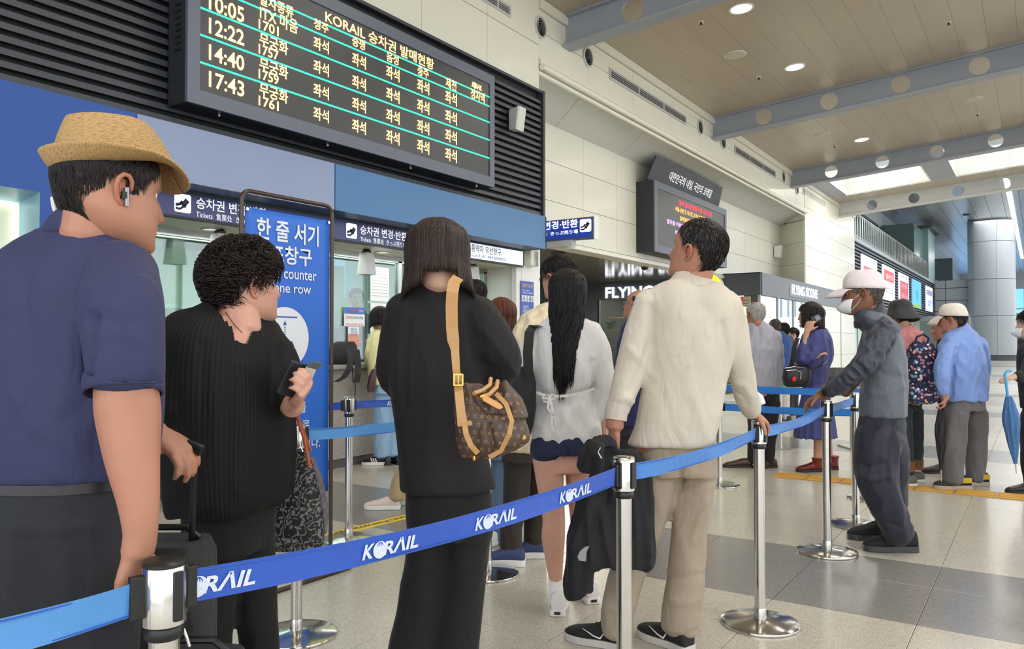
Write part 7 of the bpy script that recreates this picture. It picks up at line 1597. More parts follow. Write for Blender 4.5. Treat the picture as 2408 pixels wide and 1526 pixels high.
# woman on the phone, blue dress
def build_phone_woman():
    p = Person(7.7, -74, 'woman in a blue dress and red ankle boots talking on a phone', (1925, 7.7), 'mid')
    torso = [(770, 1905, 1938, .8), (782, 1892, 1950, .68), (800, 1884, 1958, .64), (835, 1882, 1960, .66), (865, 1884, 1952, .70), (893, 1890, 1944, .76), (915, 1888, 1946, .78)]
    p.skin_torso(torso); p.limb(p.b, [(1945, 800, -.12, 9), (1915, 832, -.2, 8.5), (1885, 842, -.18, 8), (1893, 800, -.16, 7), (1898, 778, -.15, 7)]); p.hand((1897, 780, -.15), (1912, 742, -.13), (.6, .2, .6), -1, curls=(30, 34, 36, 38), L=.19)
    p.limb(p.b, [(1890, 810, .1, 8), (1880, 850, .1, 8), (1910, 842, -.1, 7), (1922, 836, -.2, 7)]); p.hand((1918, 836, -.2), (1936, 829, -.2), (.3, -.8, .4), 1, L=.15)
    for l in ([(1926, 1000, -.05, 13), (1924, 1040, -.05, 12), (1922, 1088, -.05, 9)], [(1945, 1000, .08, 13), (1946, 1040, .08, 12), (1950, 1088, .08, 9)]): p.limb(p.b, l)
    p.head(1905, 742, 58, -96, 2, 0, neck=(1918, 780, 0), neckr=.05); p.finish_body(.008); glasses(p, m_steelb)
    mb, c = long_hair(p, 700, (34, 24, 26), lambda a, r: .02, off=.09, thmin=46, wave=.03, r=.0035, spread=.25, jit=.08, seed=8); cap = p.hair_cap(HLINE(.66, .58, .45, .35, .3, .28, .28), .085, nois=.006); p.hair_obj([(cap, np.array(L((30, 22, 24)))), (mb, c)])
    md = fabric('dress_blue', (62, 68, 122), .75); mb = MB(); p.torso(mb, torso+[(930, 1886, 1950, .8), (965, 1878, 1958, .85), (1000, 1870, 1964, .88), (1028, 1864, 1968, .9)])
    p.limb(mb, [(1942, 798, -.12, 14), (1915, 832, -.2, 13), (1886, 844, -.18, 12), (1890, 815, -.16, 10), (1894, 795, -.15, 9.5)]); p.limb(mb, [(1890, 806, .1, 12), (1882, 848, .1, 12), (1905, 843, -.1, 9)])
    p.cloth('dress', mb, md, .010, 3, amp=.016, sc=(16, 16, 1.2), seed=3, creases=[([(1888, 905), (1945, 902)], 3, -.012)])
    cb = MB(); loft(cb, p.ringsof([(764, 1902, 1934, .9), (776, 1896, 1944, .8)]), 20); p.cloth('collar', cb, md, .008, 2, amp=0)
    mr = mat('boot_red', (112, 34, 32), .32, noise=.15, nscale=20)
    for u, d, h in ((1932, 7.68, LFT), (1968, 7.8, (LFT*.9+FH*.2))):
        g = gnd(u, d); shoe_geo(p.root, g, h, L_=.26, w_=.095, mats=(mr, mS), high=.08, name='ankle_boot')
        a = g+h*.05; MB().lathe(a+Z*.05, [(.05, 0), (.05, .05), (.058, .085)], 18).build('boot_shaft', mr, p.root, smooth=True)
    t = empty('phone', p.P(1922, 748, -.14), 'black folding phone at the ear of the woman in the blue dress', 'phone'); a = p.P(1908, 755, -.14); b_ = p.P(1932, 742, -.10); d = (b_-a).normalized(); n_ = FH
    MB().obox((a+b_)/2, d, d.cross(n_).normalized(), n_, .06, .036, .006).build('case', m_black, t, bevel=.004); MB().obox((a+b_)/2-n_*.008+d*.01, d, d.cross(n_).normalized(), n_, .028, .024, .002).build('screen', mat('phone_glass', (110, 118, 130), .1), t)
    # crossbody bag
    t = empty('crossbody_bag', p.P(1878, 885, -.2), 'black leather crossbody bag with silver zips hanging on the woman in the blue dress', 'bag'); ml = mat('bag_leather', (20, 20, 22), .4, bump=.3, bscale=90); bb = MB()
    loft(bb, [(p.P(1876, 858, -.2), RT*.075, FH*.03), (p.P(1875, 868, -.22), RT*.125, FH*.06), (p.P(1873, 888, -.22), RT*.135, FH*.065), (p.P(1872, 904, -.22), RT*.115, FH*.06), (p.P(1871, 910, -.22), RT*.08, FH*.04)], 24, 3); bb.build('bag_body', ml, t, smooth=True)
    MB().tube([p.P(1850, 872, -.29), p.P(1872, 870, -.3), p.P(1884, 876, -.3), p.P(1882, 892, -.3)], .0035, 6).build('zip', m_steelb, t); MB().tube([p.P(1846, 866, -.27), p.P(1870, 862, -.28), p.P(1895, 866, -.27)], .0035, 6).build('zip', m_steelb, t)
    MB().ribbon([p.P(1897, 876, -.22), p.P(1915, 868, -.24), p.P(1935, 858, -.22), p.P(1950, 840, -.1)], Z*.008, -FH, .003).build('strap', ml, t); MB().ribbon([p.P(1860, 868, -.22), p.P(1864, 845, -.25), p.P(1868, 815, -.24), p.P(1876, 795, -.18)], RT*.022, -FH, .003).build('strap', fabric('strap_black', (24, 24, 26)), t)
    MB().lathe(p.P(1867, 898, -.31), [(.004, 0), (.018, .012), (.02, .03), (.008, .05)], 10).build('charm', mat('charm_red', (220, 50, 40), .4), t); MB().lathe(p.P(1867, 892, -.31), [(.004, 0), (.013, .01), (.004, .02)], 10).build('charm_top', mat('charm_yellow', (235, 190, 40), .4), t)
    MB().tube([p.P(1898+9*math.cos(a), 886+7*math.sin(a), -.24) for a in [2*math.pi*k/12 for k in range(13)]], .005, 6).build('strap_loop', ml, t)
build_phone_woman()
# woman with bucket hat and floral backpack
p = simple('woman in a black bucket hat and pink shirt carrying a floral backpack', (2142, 7.0), 7.0, -25,
    [(762, 2108, 2140, .8), (772, 2098, 2158, .7), (790, 2094, 2174, .64), (840, 2096, 2182, .62), (900, 2106, 2178, .64), (950, 2112, 2172, .68)], (214, 142, 140), hair=sh((30, 26, 26), 500, .2, .04, r=.01, top=lambda a, z: .7-z), head=(2118, 738, 62, -35, -6, (2122, 772, 0), .052),
    arms=[dict(pts=[(2165, 800, 0, 15), (2176, 850, .02, 14), (2168, 900, .1, 11)]), dict(pts=[(2102, 800, 0, 14), (2098, 850, .05, 13), (2095, 900, .15, 10)])], hips=[(935, 2112, 2170, .7), (965, 2114, 2168, .7)],
    legs=[[(2130, 965, -.04, 16), (2132, 1040, -.04, 14), (2136, 1085, -.04, 13), (2138, 1112, -.04, 12)], [(2154, 965, .08, 16), (2158, 1040, .08, 13), (2158, 1100, .08, 12)]], lcol=(44, 54, 58), vox=.011, seed=13, amp=.016, sc=(20, 20, 14),
    shoes=[(gnd(2148, 6.95), LFT*.9-FH*.2, (mat('sneaker_olive', (104, 104, 96), .8), m_white), dict(L_=.26, name='sneaker')), (gnd(2166, 7.15), LFT*.9-FH*.2, (mat('sneaker_olive', (104, 104, 96), .8), m_white), dict(L_=.25, name='sneaker'))])
b = MB(); b.tube([p.P(2136, 1084, -.04), p.P(2138, 1108, -.04)], [13.5*p.k, 13*p.k], 20); b.build('cuff', fabric('cuff_brown', (122, 84, 48)), p.root, smooth=True); b = MB(); b.tube([p.P(2158, 1080, .08), p.P(2158, 1104, .08)], [13*p.k, 12.5*p.k], 20); b.build('cuff', fabric('cuff_brown', (122, 84, 48)), p.root, smooth=True)
def bucket(p, m):
    n = 36; V = []; M = p.M; rows = [(.70, .60, .22), (.60, .52, .42), (.48, .41, .60), (.455, .39, .66), (.44, .375, .80), (.40, .34, .92), (.28, .24, 1.0), (.12, .1, 1.02), (.01, .01, 1.02)]
    for ry, rx, z in rows:
        for j in range(n): t = 2*math.pi*j/n; V.append(M@Vector((math.sin(t)*rx*1.02*(1+.04*math.sin(5*t)), -.03+math.cos(t)*ry, z+.03*math.sin(3*t+z*4)*(1 if z < .6 else .6))))
    F = [(i*n+j, i*n+(j+1) % n, (i+1)*n+(j+1) % n, (i+1)*n+j) for i in range(len(rows)-1) for j in range(n)]
    me = bpy.data.meshes.new('bucket_hat'); me.from_pydata([tuple(v) for v in V], [], F)
    for q in me.polygons: q.use_smooth = True
    o = link('bucket_hat', me, m, p.root); s = o.modifiers.new('s', 'SOLIDIFY'); s.thickness = .006; s2 = o.modifiers.new('u', 'SUBSURF'); s2.levels = 1; s2.render_levels = 1
bucket(p, fabric('hat_black', (42, 42, 46), .7))
# floral backpack (on her back, towards the viewer)
mf = mat('floral', (34, 42, 78), .75); nt = mf.node_tree; b_ = nt.nodes['Principled BSDF']; tc = nt.nodes.new('ShaderNodeTexCoord'); vo = nt.nodes.new('ShaderNodeTexVoronoi'); vo.inputs['Scale'].default_value = 34; nt.links.new(tc.outputs['Object'], vo.inputs[0])
cr_ = nt.nodes.new('ShaderNodeValToRGB'); e_ = cr_.color_ramp; e_.interpolation = 'CONSTANT'; e_.elements[0].color = (*L((226, 150, 132)), 1); e_.elements[1].position = .3; e_.elements[1].color = (*L((120, 160, 186)), 1); q_ = e_.elements.new(.5); q_.color = (*L((226, 218, 206)), 1); q_ = e_.elements.new(.72); q_.color = (*L((176, 120, 140)), 1)
sp2 = nt.nodes.new('ShaderNodeSeparateColor'); nt.links.new(vo.outputs['Color'], sp2.inputs[0]); nt.links.new(sp2.outputs[0], cr_.inputs[0]); lt = nt.nodes.new('ShaderNodeMath'); lt.operation = 'LESS_THAN'; lt.inputs[1].default_value = .42; nt.links.new(vo.outputs['Distance'], lt.inputs[0])
mx = nt.nodes.new('ShaderNodeMixRGB'); mx.inputs[1].default_value = (*L((30, 38, 74)), 1); nt.links.new(lt.outputs[0], mx.inputs[0]); nt.links.new(cr_.outputs[0], mx.inputs[2]); nt.links.new(mx.outputs[0], b_.inputs['Base Color'])
t = empty('backpack', p.P(2168, 875, -.2), 'navy flower print backpack on the back of the bucket hat woman', 'backpack'); bb = MB(); rw = [(802, 2150, 2186, .5), (815, 2140, 2196, .7), (845, 2134, 2204, .8), (890, 2132, 2208, .85), (925, 2134, 2206, .85), (944, 2140, 2198, .7), (950, 2148, 2188, .5)]
q = Person.__new__(Person); q.__dict__.update(p.__dict__); q.D = 6.84; q.k = q.D/F_
loft(bb, [(q.P((a+c)/2, v), RT*((c-a)/2*q.k), FH*((c-a)/2*q.k*r)) for v, a, c, r in [tuple(x) for x in dense(rw, 3)]], 28, 2.8); bb.build('bag_body', mf, t, smooth=True)
bb = MB(); loft(bb, [(q.P((a+c)/2, v, -.1), RT*((c-a)/2*q.k), FH*.05) for v, a, c in ((905, 2138, 2202), (912, 2136, 2204), (938, 2138, 2202), (946, 2144, 2194))], 24, 3); bb.build('front_pocket', mf, t, smooth=True)
MB().tube([q.P(2134, 860, -.08), q.P(2150, 838, -.14), q.P(2172, 830, -.16), q.P(2192, 842, -.12), q.P(2203, 866, -.06)], .008, 6).build('zip', fabric('strap_navy', (30, 34, 62)), t); MB().tube([q.P(2138, 907, -.14), q.P(2170, 903, -.17), q.P(2203, 906, -.12)], .008, 6).build('zip', fabric('strap_navy', (30, 34, 62)), t)
MB().tube([q.P(2152, 806, -.05), q.P(2156, 792, -.06), q.P(2172, 786, -.06), q.P(2184, 796, -.05), q.P(2180, 808, -.05)], .010, 8).build('top_loop', fabric('strap_navy', (30, 34, 62)), t); MB().lathe(q.P(2186, 886, -.20), [(.032, 0), (.032, .01), (.024, .013)], 20, -FH).build('badge', fabric('strap_navy', (30, 34, 62)), t)
# man in light blue shirt and white cap
def build_blue():
    p = Person(6.8, -62, 'man in a light blue shirt, white cap and grey trousers with yellow and black shoes', (2268, 6.8), 'ruddy')
    torso = [(766, 2238, 2272, .8), (776, 2228, 2288, .7), (792, 2216, 2302, .64), (830, 2202, 2314, .62), (880, 2208, 2322, .64), (915, 2212, 2322, .68), (943, 2216, 2322, .7)]
    p.skin_torso(torso[:-1]+[(960, 2232, 2306, .6)]); p.limb(p.b, [(2240, 820, -.14, 10), (2219, 870, -.21, 12), (2222, 925, -.22, 10), (2224, 938, -.22, 9)]); p.hand((2225, 934, -.22), (2216, 966, -.22), (-.8, 0, .4), -1, curls=(40, 44, 46, 48), L=.17)
    p.head(2240, 750, 68, -74, -4, 0, neck=(2254, 788, 0), neckr=.056); p.finish_body(.008); p.short_hair(HLINE(.8, .6, .5, .58, .34, .2, .14), top=lambda a, z: .66-z, col=(44, 36, 34), n=900, ln=.09, off=.014, lift=.005, r=.007, grey=.1, seed=4)
    cap_hat(p, fabric('cap_cream', (226, 218, 208), .8), rz=.60, bill=.44, drop=.10)
    m = fabric('shirt_sky', (122, 152, 214), .6); mb = MB(); p.torso(mb, torso); p.limb(mb, [(2240, 805, -.12, 20), (2222, 850, -.2, 20), (2216, 890, -.23, 19), (2220, 924, -.22, 14)]); p.limb(mb, [(2300, 805, .12, 18), (2312, 860, .15, 17), (2310, 920, .15, 13)])
    p.cloth('shirt', mb, m, .010, 3, amp=.012, sc=(14, 14, 6), seed=17, creases=[([(2250, 820), (2242, 870), (2238, 925)], 5, -.016)])
    cb = MB(); loft(cb, p.ringsof([(758, 2244, 2274, .9), (770, 2236, 2284, .8), (778, 2230, 2290, .7)]), 20); p.cloth('collar', cb, m, .009, 2, amp=0)
    tb = MB(); p.hips(tb, [(930, 2222, 2320, .7), (965, 2220, 2318, .74)]); p.limb(tb, [(2250, 970, -.08, 30), (2244, 1040, -.08, 26), (2240, 1100, -.08, 23), (2242, 1132, -.08, 21)]); p.limb(tb, [(2292, 970, .1, 28), (2296, 1040, .12, 24), (2294, 1100, .13, 21), (2292, 1128, .13, 19)])
    p.cloth('trousers', tb, fabric('trousers_grey', (104, 102, 104), .8), .011, 3, amp=.010, sc=(12, 12, 4), seed=19)
    my = mat('sneaker_yellow', (200, 168, 40), .7)
    for u, d in ((2276, 6.78), (2318, 6.95)):
        g = gnd(u, d); o = shoe_geo(p.root, g, LFT, L_=.31, w_=.105, mats=(mat('sneaker_dark', (48, 46, 50), .7), mat('sole_sand', (178, 164, 146), .6)), high=.09, sole=.035, name='sneaker', lace=m_white)
        MB().obox(g+LFT*.06-FH*.045+Z*.08, LFT, FH, Z, .05, .012, .022).build('side_panel', my, o, bevel=.006)
build_blue()
# person in black behind him
simple('person in black mostly hidden behind the man in the light blue shirt', (2226, 7.6), 7.6, -95, [(790, 2208, 2232, .8), (800, 2204, 2240, .7), (830, 2200, 2246, .66), (900, 2202, 2246, .7), (950, 2204, 2246, .72)], (26, 24, 28), hair=sh((60, 54, 50), 200, .08, .012, r=.012), head=(2216, 772, 56, -95, -6, (2222, 798, 0), .05),
    arms=[dict(pts=[(2222, 825, -.15, 12), (2212, 870, -.2, 11), (2202, 900, -.2, 9)], hand=((2200, 904, -.2), (2188, 908, -.22), (0, -1, .2), -1))], hips=[(940, 2206, 2246, .7), (965, 2206, 2246, .7)], legs=[[(2222, 965, 0, 16), (2222, 1110, 0, 13)], [(2236, 965, .1, 16), (2236, 1105, .1, 13)]], lcol=(26, 26, 32), skin='tan',
    shoes=[(gnd(2230, 7.6), LFT, (m_black, mS), {}), (gnd(2244, 7.7), LFT, (m_black, mS), {})])
# woman at the right edge
p = simple('woman in a black jacket and white mask at the right edge holding a blue umbrella', (2430, 6.6), 6.6, -80, [(796, 2408, 2444, .8), (808, 2400, 2458, .7), (830, 2392, 2470, .66), (880, 2392, 2474, .66), (960, 2400, 2474, .7)], (34, 34, 38), hair=sh((20, 18, 20), 500, .2, .05, r=.012), head=(2424, 762, 68, -82, 0, (2428, 800, 0), .05),
    arms=[dict(pts=[(2430, 835, -.15, 17), (2412, 880, -.2, 15), (2390, 886, -.2, 12)], hand=((2384, 887, -.2), (2372, 889, -.22), (0, -1, .2), -1))], hips=[(945, 2402, 2474, .7), (975, 2404, 2474, .7)], legs=[[(2424, 975, 0, 22), (2420, 1070, 0, 18), (2424, 1140, 0, 16)], [(2455, 975, .1, 22), (2455, 1130, .1, 16)]], lcol=(36, 36, 42), skin='fair',
    shoes=[(gnd(2436, 6.6), LFT, (m_black, mS), {}), (gnd(2466, 6.7), LFT, (m_black, mS), {})]); mask_geo(p, mat('mask_white', (226, 228, 230), .7))
def umbrella(name, pts, m, mh, lab, handle, tip):
    (a, b_, rad) = pts; t = empty(name, (a+b_)/2, lab, 'umbrella'); d = (b_-a).normalized(); u_ = d.orthogonal().normalized(); w_ = d.cross(u_); L_ = (b_-a).length; V = []; n = 24; rows = 9
    prof = [.35, .7, .95, 1, .92, .78, .6, .42, .22]
    for i in range(rows):
        for j in range(n): th = 2*math.pi*j/n+i*.09; r = rad*prof[i]*(1+.16*math.cos(8*th)); V.append(a+d*L_*i/(rows-1)+u_*math.cos(th)*r+w_*math.sin(th)*r)
    MB().add(V, [(i*n+j, i*n+(j+1) % n, (i+1)*n+(j+1) % n, (i+1)*n+j) for i in range(rows-1) for j in range(n)]+[tuple(range(n)), tuple((rows-1)*n+j for j in range(n))]).build('canopy', m, t, smooth=True)
    MB().tube(handle, .011, 10).build('handle', mh, t, smooth=True); MB().cyl(b_-d*.01, b_+d*tip, .006, 8, r2=.004).build('tip', m_steelb, t)
mu = fabric('umbrella_blue', (66, 112, 166), .6); d_ = 6.35; P_ = lambda u, v, D=d_: proj(u, v, D)
umbrella('umbrella', (P_(2372, 932), P_(2388, 1090), .055), mu, mat('handle_blue', (70, 170, 225), .3), 'folded blue umbrella with a pale blue hooked handle at the right edge', [P_(2370, 935), P_(2366, 900), P_(2363, 880), P_(2368, 873), P_(2378, 872)], .08)
umbrella('umbrella', (P_(2210, 966, 6.7), P_(2213, 1105, 6.7), .038), fabric('umbrella_black', (22, 22, 26), .6), m_black, 'folded black umbrella hanging beside the grey trousers', [P_(2216, 950, 6.7), P_(2212, 960, 6.7), P_(2211, 970, 6.7)], .1)
# person in yellow shirt at the counter
def build_yellow():
    p = simple('child-sized woman in a pale yellow shirt and wide jeans at the ticket counter', (905, 8.1), 8.1, -38, [(774, 882, 904, .8), (783, 874, 922, .7), (810, 868, 932, .62), (860, 866, 934, .62), (905, 870, 938, .68)], (236, 230, 172), hair=bob((24, 20, 22), 420, .12, .06, 40, .05, .005), head=(893, 747, 52, -40, -8, (894, 778, 0), .045),
        arms=[dict(pts=[(872, 800, -.05, 10), (866, 840, -.05, 10), (870, 862, .05, 9)], hand=((868, 866, .08), (862, 850, .2), (.5, 0, .5), 1))], hips=[(895, 874, 936, .7), (925, 876, 936, .74)], legs=[[(896, 925, 0, 18), (898, 1000, 0, 19), (897, 1072, 0, 20)], [(922, 925, .05, 17), (924, 1000, .05, 17), (924, 1068, .05, 18)]], lcol=(140, 172, 204), skin='tan')
    ms = mat('sneaker_blk', (26, 26, 28), .7)
    for u, d in ((912, 8.1), (938, 8.2)):
        g = gnd(u, d); o = shoe_geo(p.root, g, LFT, L_=.26, w_=.09, mats=(ms, m_white), sole=.03, name='sneaker')
        for k in range(3): MB().obox(g+LFT*(.11+k*.022)-FH*.044+Z*.052, (LFT*.35+Z*.94).normalized(), FH, (LFT*.94-Z*.35).normalized(), .022, .004, .0055).build('stripe', m_white, o)
    t = empty('shoulder_bag', p.P(876, 890, -.15), 'small brown leather bag at the hip of the person in yellow', 'bag'); ml = mat('bag_maroon', (74, 44, 42), .4); bb = MB(); loft(bb, [(p.P(880, 868, -.16), RT*.02, FH*.02), (p.P(876, 885, -.17), RT*.04, FH*.03), (p.P(873, 910, -.17), RT*.045, FH*.035), (p.P(872, 922, -.17), RT*.03, FH*.03)], 16, 2.6); bb.build('bag_body', ml, t, smooth=True); MB().tube([p.P(880, 870, -.16), p.P(890, 840, -.12), p.P(905, 800, -.1)], .005, 6).build('strap', ml, t)
build_yellow()
# person in beige trousers hidden behind the woman in black
simple('person in beige trousers and pale shoes hidden behind the woman in black', (985, 6.0), 6.0, -60, [(752, 985, 1012, .8), (764, 975, 1030, .7), (800, 966, 1040, .64), (880, 966, 1040, .66), (960, 966, 1036, .7)], (120, 110, 100), hair=sh(BLK, 300, .15, .03), head=(995, 724, 70, -60, 0, (998, 764, 0), .05), hips=[(950, 965, 1036, .7), (985, 960, 1036, .7)],
    legs=[[(985, 985, -.02, 24), (962, 1080, -.05, 20), (940, 1130, -.05, 18), (932, 1172, -.05, 18)], [(1010, 985, .1, 24), (1008, 1080, .1, 19), (1005, 1165, .1, 17)]], lcol=(176, 156, 122), shoes=[(gnd(942, 5.98), LFT, (mat('sneaker_pink', (226, 206, 196), .7), m_white), dict(L_=.27, sole=.03, name='sneaker')), (gnd(1015, 6.15), LFT, (mat('sneaker_pink', (226, 206, 196), .7), m_white), dict(L_=.27, sole=.03, name='sneaker'))])
# person at the priority window, clerk, far passer-by
simple('dark haired person at the priority window, only the top of the head showing', (1118, 6.4), 6.4, -50, [(726, 1106, 1132, .8), (738, 1098, 1146, .7), (780, 1092, 1152, .64), (860, 1094, 1150, .66), (920, 1096, 1148, .7)], (70, 80, 100), hair=sh((34, 28, 30), 500, .18, .05), head=(1114, 692, 66, -50, 0, (1118, 734, 0), .05), hips=[(910, 1098, 1146, .7), (940, 1098, 1146, .7)], legs=[[(1108, 940, 0, 18), (1108, 1140, 0, 15)], [(1134, 940, 0, 18), (1134, 1140, 0, 15)]], shoes=[(gnd(1112, 6.4), LFT, (m_black, mS), {}), (gnd(1138, 6.4), LFT, (m_black, mS), {})])
simple('ticket clerk in a dark shirt behind the glass of the middle window', (836, 9.5), 9.5, 165, [(722, 826, 850, .8), (732, 812, 860, .66), (755, 806, 868, .6), (800, 808, 866, .62), (850, 812, 862, .66)], (60, 66, 72), hair=sh((44, 40, 42), 500, .16, .04, r=.012, hl=HLINE(.78, .66, .52, .6, .4, .2, .14)), head=(838, 702, 46, 172, 0, (838, 728, 0), .052),
    arms=[dict(pts=[(814, 745, -.05, 10), (804, 790, -.08, 8), (820, 800, -.3, 6)]), dict(pts=[(862, 745, -.05, 10), (868, 790, -.05, 8), (850, 805, -.3, 6)])], hips=[(845, 812, 862, .66), (880, 812, 862, .66)], legs=[[(826, 880, 0, 12), (826, 1030, 0, 9)], [(848, 880, 0, 12), (848, 1030, 0, 9)]], grp='people behind glass', vox=.012)
simple('tiny dark figure far down the hall beside the big round column', (2400, 40), 40, -60, [(794, 2397, 2403, .8), (797, 2395, 2405, .7), (806, 2394, 2406, .6), (822, 2395, 2405, .6)], (30, 30, 34), head=(2400, 789, 11, -60, 0, (2400, 797, 0), .06), hips=[(820, 2395, 2405, .7), (826, 2395, 2405, .7)], legs=[[(2398, 826, 0, 3), (2398, 858, 0, 2.4)], [(2402, 826, 0, 3), (2402, 858, 0, 2.4)]], vox=.04, hair=sh(BLK, 60, .1, .03, r=.02))
# ---------------------------------------------------------------- bags, cases and small things
# brown patterned shoulder bag
def build_brown_bag():
    D = 2.16; P = lambda u, v, dd=0: proj(u, v, D+dd); k = D/F_; AL_ = 0
    t = empty('shoulder_bag', P(1150, 1000), 'brown printed shoulder bag with tan leather straps worn by the woman in black', 'bag')
    mc = mat('canvas_brown', (78, 60, 48), .42, noise=.06, nscale=30, bump=.15, bscale=300); ml = mat('leather_tan', (190, 146, 92), .42, noise=.04, nscale=30)
    rows = [(898, 1066, 1128, .34, .05), (930, 1064, 1196, .42, .03), (965, 1066, 1222, .5, .0), (1010, 1070, 1243, .56, .0), (1042, 1073, 1240, .6, 0), (1068, 1078, 1188, .58, 0), (1080, 1086, 1150, .4, 0)]
    mb = MB(); loft(mb, [(P((a+b)/2, v, dd), RT*((b-a)/2*k), FH*((b-a)/2*k*r*.62)) for v, a, b, r, dd in [tuple(q) for q in dense(rows, 4)]], 48, 2.6)
    loft(mb, [(P(1170, 900, .04), RT*.03, FH*.02), (P(1186, 935, .03), RT*.05, FH*.035), (P(1200, 980, .0), RT*.05, FH*.04)], 20, 2.5)
    me = remesh(mb, .006, 4); me.name = 'bag_body'; folds(me, amp=.004, sc=(12, 12, 10), seed=3, creases=[([(1120, 925), (1150, 965), (1190, 962)], 12, -.02), ([(1095, 905), (1108, 930)], 8, .008), ([(1185, 900), (1192, 930), (1180, 960)], 7, .012), ([(1150, 1000), (1160, 1050), (1158, 1080)], 6, -.010), ([(1140, 1000), (1130, 1060)], 8, .006)])
    for f in me.polygons: f.use_smooth = True
    ob = link('bag_body', me, mc, t)
    # printed motifs as flat geometry following the front
    mp_ = mat('print_tan', (150, 118, 84), .5); dg = bpy.context.evaluated_depsgraph_get(); pr = MB(); k2 = 0
    from mathutils.bvhtree import BVHTree
    bv = BVHTree.FromPolygons([v.co[:] for v in me.vertices], [tuple(q.vertices) for q in me.polygons])
    for r_ in range(9):
        for c_ in range(12):
            u = 1074+c_*17+(r_ % 2)*8; v = 918+r_*19+c_*1.5; d = (P(u, v)-CAM).normalized(); hitp = bv.ray_cast(CAM, d, 5)
            if hitp[0] is None or hitp[1].dot(FW) > -.25: continue
            o_, n_ = hitp[0]+hitp[1]*.0008, hitp[1]; e1 = (Z-n_*Z.dot(n_)).normalized(); e2 = e1.cross(n_); s = .0062; kind = (r_+c_) % 3
            if kind == 0:
                for a in (0, 90, 180, 270):
                    a = math.radians(a+45); dd = e1*math.cos(a)+e2*math.sin(a); pp = e1*math.cos(a+1.57)+e2*math.sin(a+1.57); pr.add([o_, o_+dd*s*.5+pp*s*.35, o_+dd*s, o_+dd*s*.5-pp*s*.35], [(0, 1, 2, 3)])
            elif kind == 1:
                pts = [o_+e1*math.cos(q*math.pi/3)*s*.9+e2*math.sin(q*math.pi/3)*s*.9 for q in range(6)]; pin = [o_+e1*math.cos(q*math.pi/3)*s*.55+e2*math.sin(q*math.pi/3)*s*.55 for q in range(6)]; pr.add(pts+pin, [(q, (q+1) % 6, 6+(q+1) % 6, 6+q) for q in range(6)])
            else:
                for (x0, y0, x1, y1) in ((-.7, .9, -.1, -.8), (-.1, -.8, .7, -.7), (-.1, .8, .25, 0), (.7, .8, .0, -.5)):
                    a = o_+e2*x0*s+e1*y0*s; b = o_+e2*x1*s+e1*y1*s; w_ = (b-a).cross(n_).normalized()*s*.14; pr.add([a+w_, b+w_, b-w_, a-w_], [(0, 1, 2, 3)])
    o = pr.build('printed_motif', mp_, ob); o['kind'] = 'stuff'
    def strap(pts, hw, nm='strap', m=ml, th=.002): 
        q = [P(*x) for x in pts]; b = MB(); ws = []; ns = []
        for i in range(len(q)):
            tt = (q[min(i+1, len(q)-1)]-q[max(i-1, 0)]).normalized(); w_ = tt.cross(FH).normalized()*(hw[i] if isinstance(hw, list) else hw); ws.append(w_); ns.append(-FH)
        b.ribbon(q, ws, ns, th); return b.build(nm, m, t, smooth=False)
    strap([(1078, 652, .07), (1068, 664, .03), (1064, 686, .025), (1062, 720, .03), (1063, 770, .035), (1066, 800, .035), (1070, 822, .035), (1073, 870, .03), (1077, 900, -.06)], [.016, .0165, .0165, .0165, .0165, .0165, .0115, .0105, .0105])
    strap([(1075, 880, .0), (1079, 920, -.085), (1083, 960, -.10), (1087, 1002, -.105)], .0115); strap([(1090, 975, -.1), (1096, 1020, -.115), (1108, 1048, -.115), (1124, 1066, -.105)], .007)
    strap([(1150, 1075, -.09), (1178, 1060, -.10), (1198, 1020, -.12), (1204, 990, -.12), (1190, 950, -.09), (1166, 925, -.06)], .006)
    strap([(1098, 995, -.118), (1109, 994, -.12)], .006)
    MB().tube([P(1114, 925, -.06), P(1135, 918, -.03), P(1152, 905, -.01), P(1154, 890, .02)], .006, 8).build('handle', ml, t, smooth=True); MB().tube([P(1128, 935, -.07), P(1150, 928, -.05), P(1168, 910, -.01), P(1170, 896, .02)], .006, 8).build('handle', ml, t, smooth=True)
    g = mat('brass', (222, 180, 96), .22, metal=1); c = P(1078, 893, -.075)
    bk = MB()
    for du, dv, hx, hz in ((-10, 0, .0016, .015), (10, 0, .0016, .015), (0, -12, .0125, .0016), (0, 12, .0125, .0016), (0, 0, .0012, .014)): bk.obox(c+RT*(du*k)+Z*(-dv*k), RT, FH, Z, hx, .002, hz)
    bk.build('buckle', g, t)
    MB().prism([P(u, v, -.10) for u, v in ((1134, 934), (1143, 930), (1178, 950), (1183, 958), (1176, 962), (1168, 960), (1136, 942))], FH*.002).build('luggage_tag', mat('leather_orange', (222, 160, 100), .4), t)
    MB().tube([P(1122, 934, -.09), P(1130, 933, -.1), P(1136, 930, -.09)], .005, 8).build('clasp', g, t, smooth=True)
    for u, v in ((1114, 1077), (1162, 1068), (1231, 1028)): MB().lathe(P(u, v, -.07), [(.002, -.008), (.006, -.005), (.0065, 0), (.002, .006)], 10).build('foot_stud', g, t)
build_brown_bag()
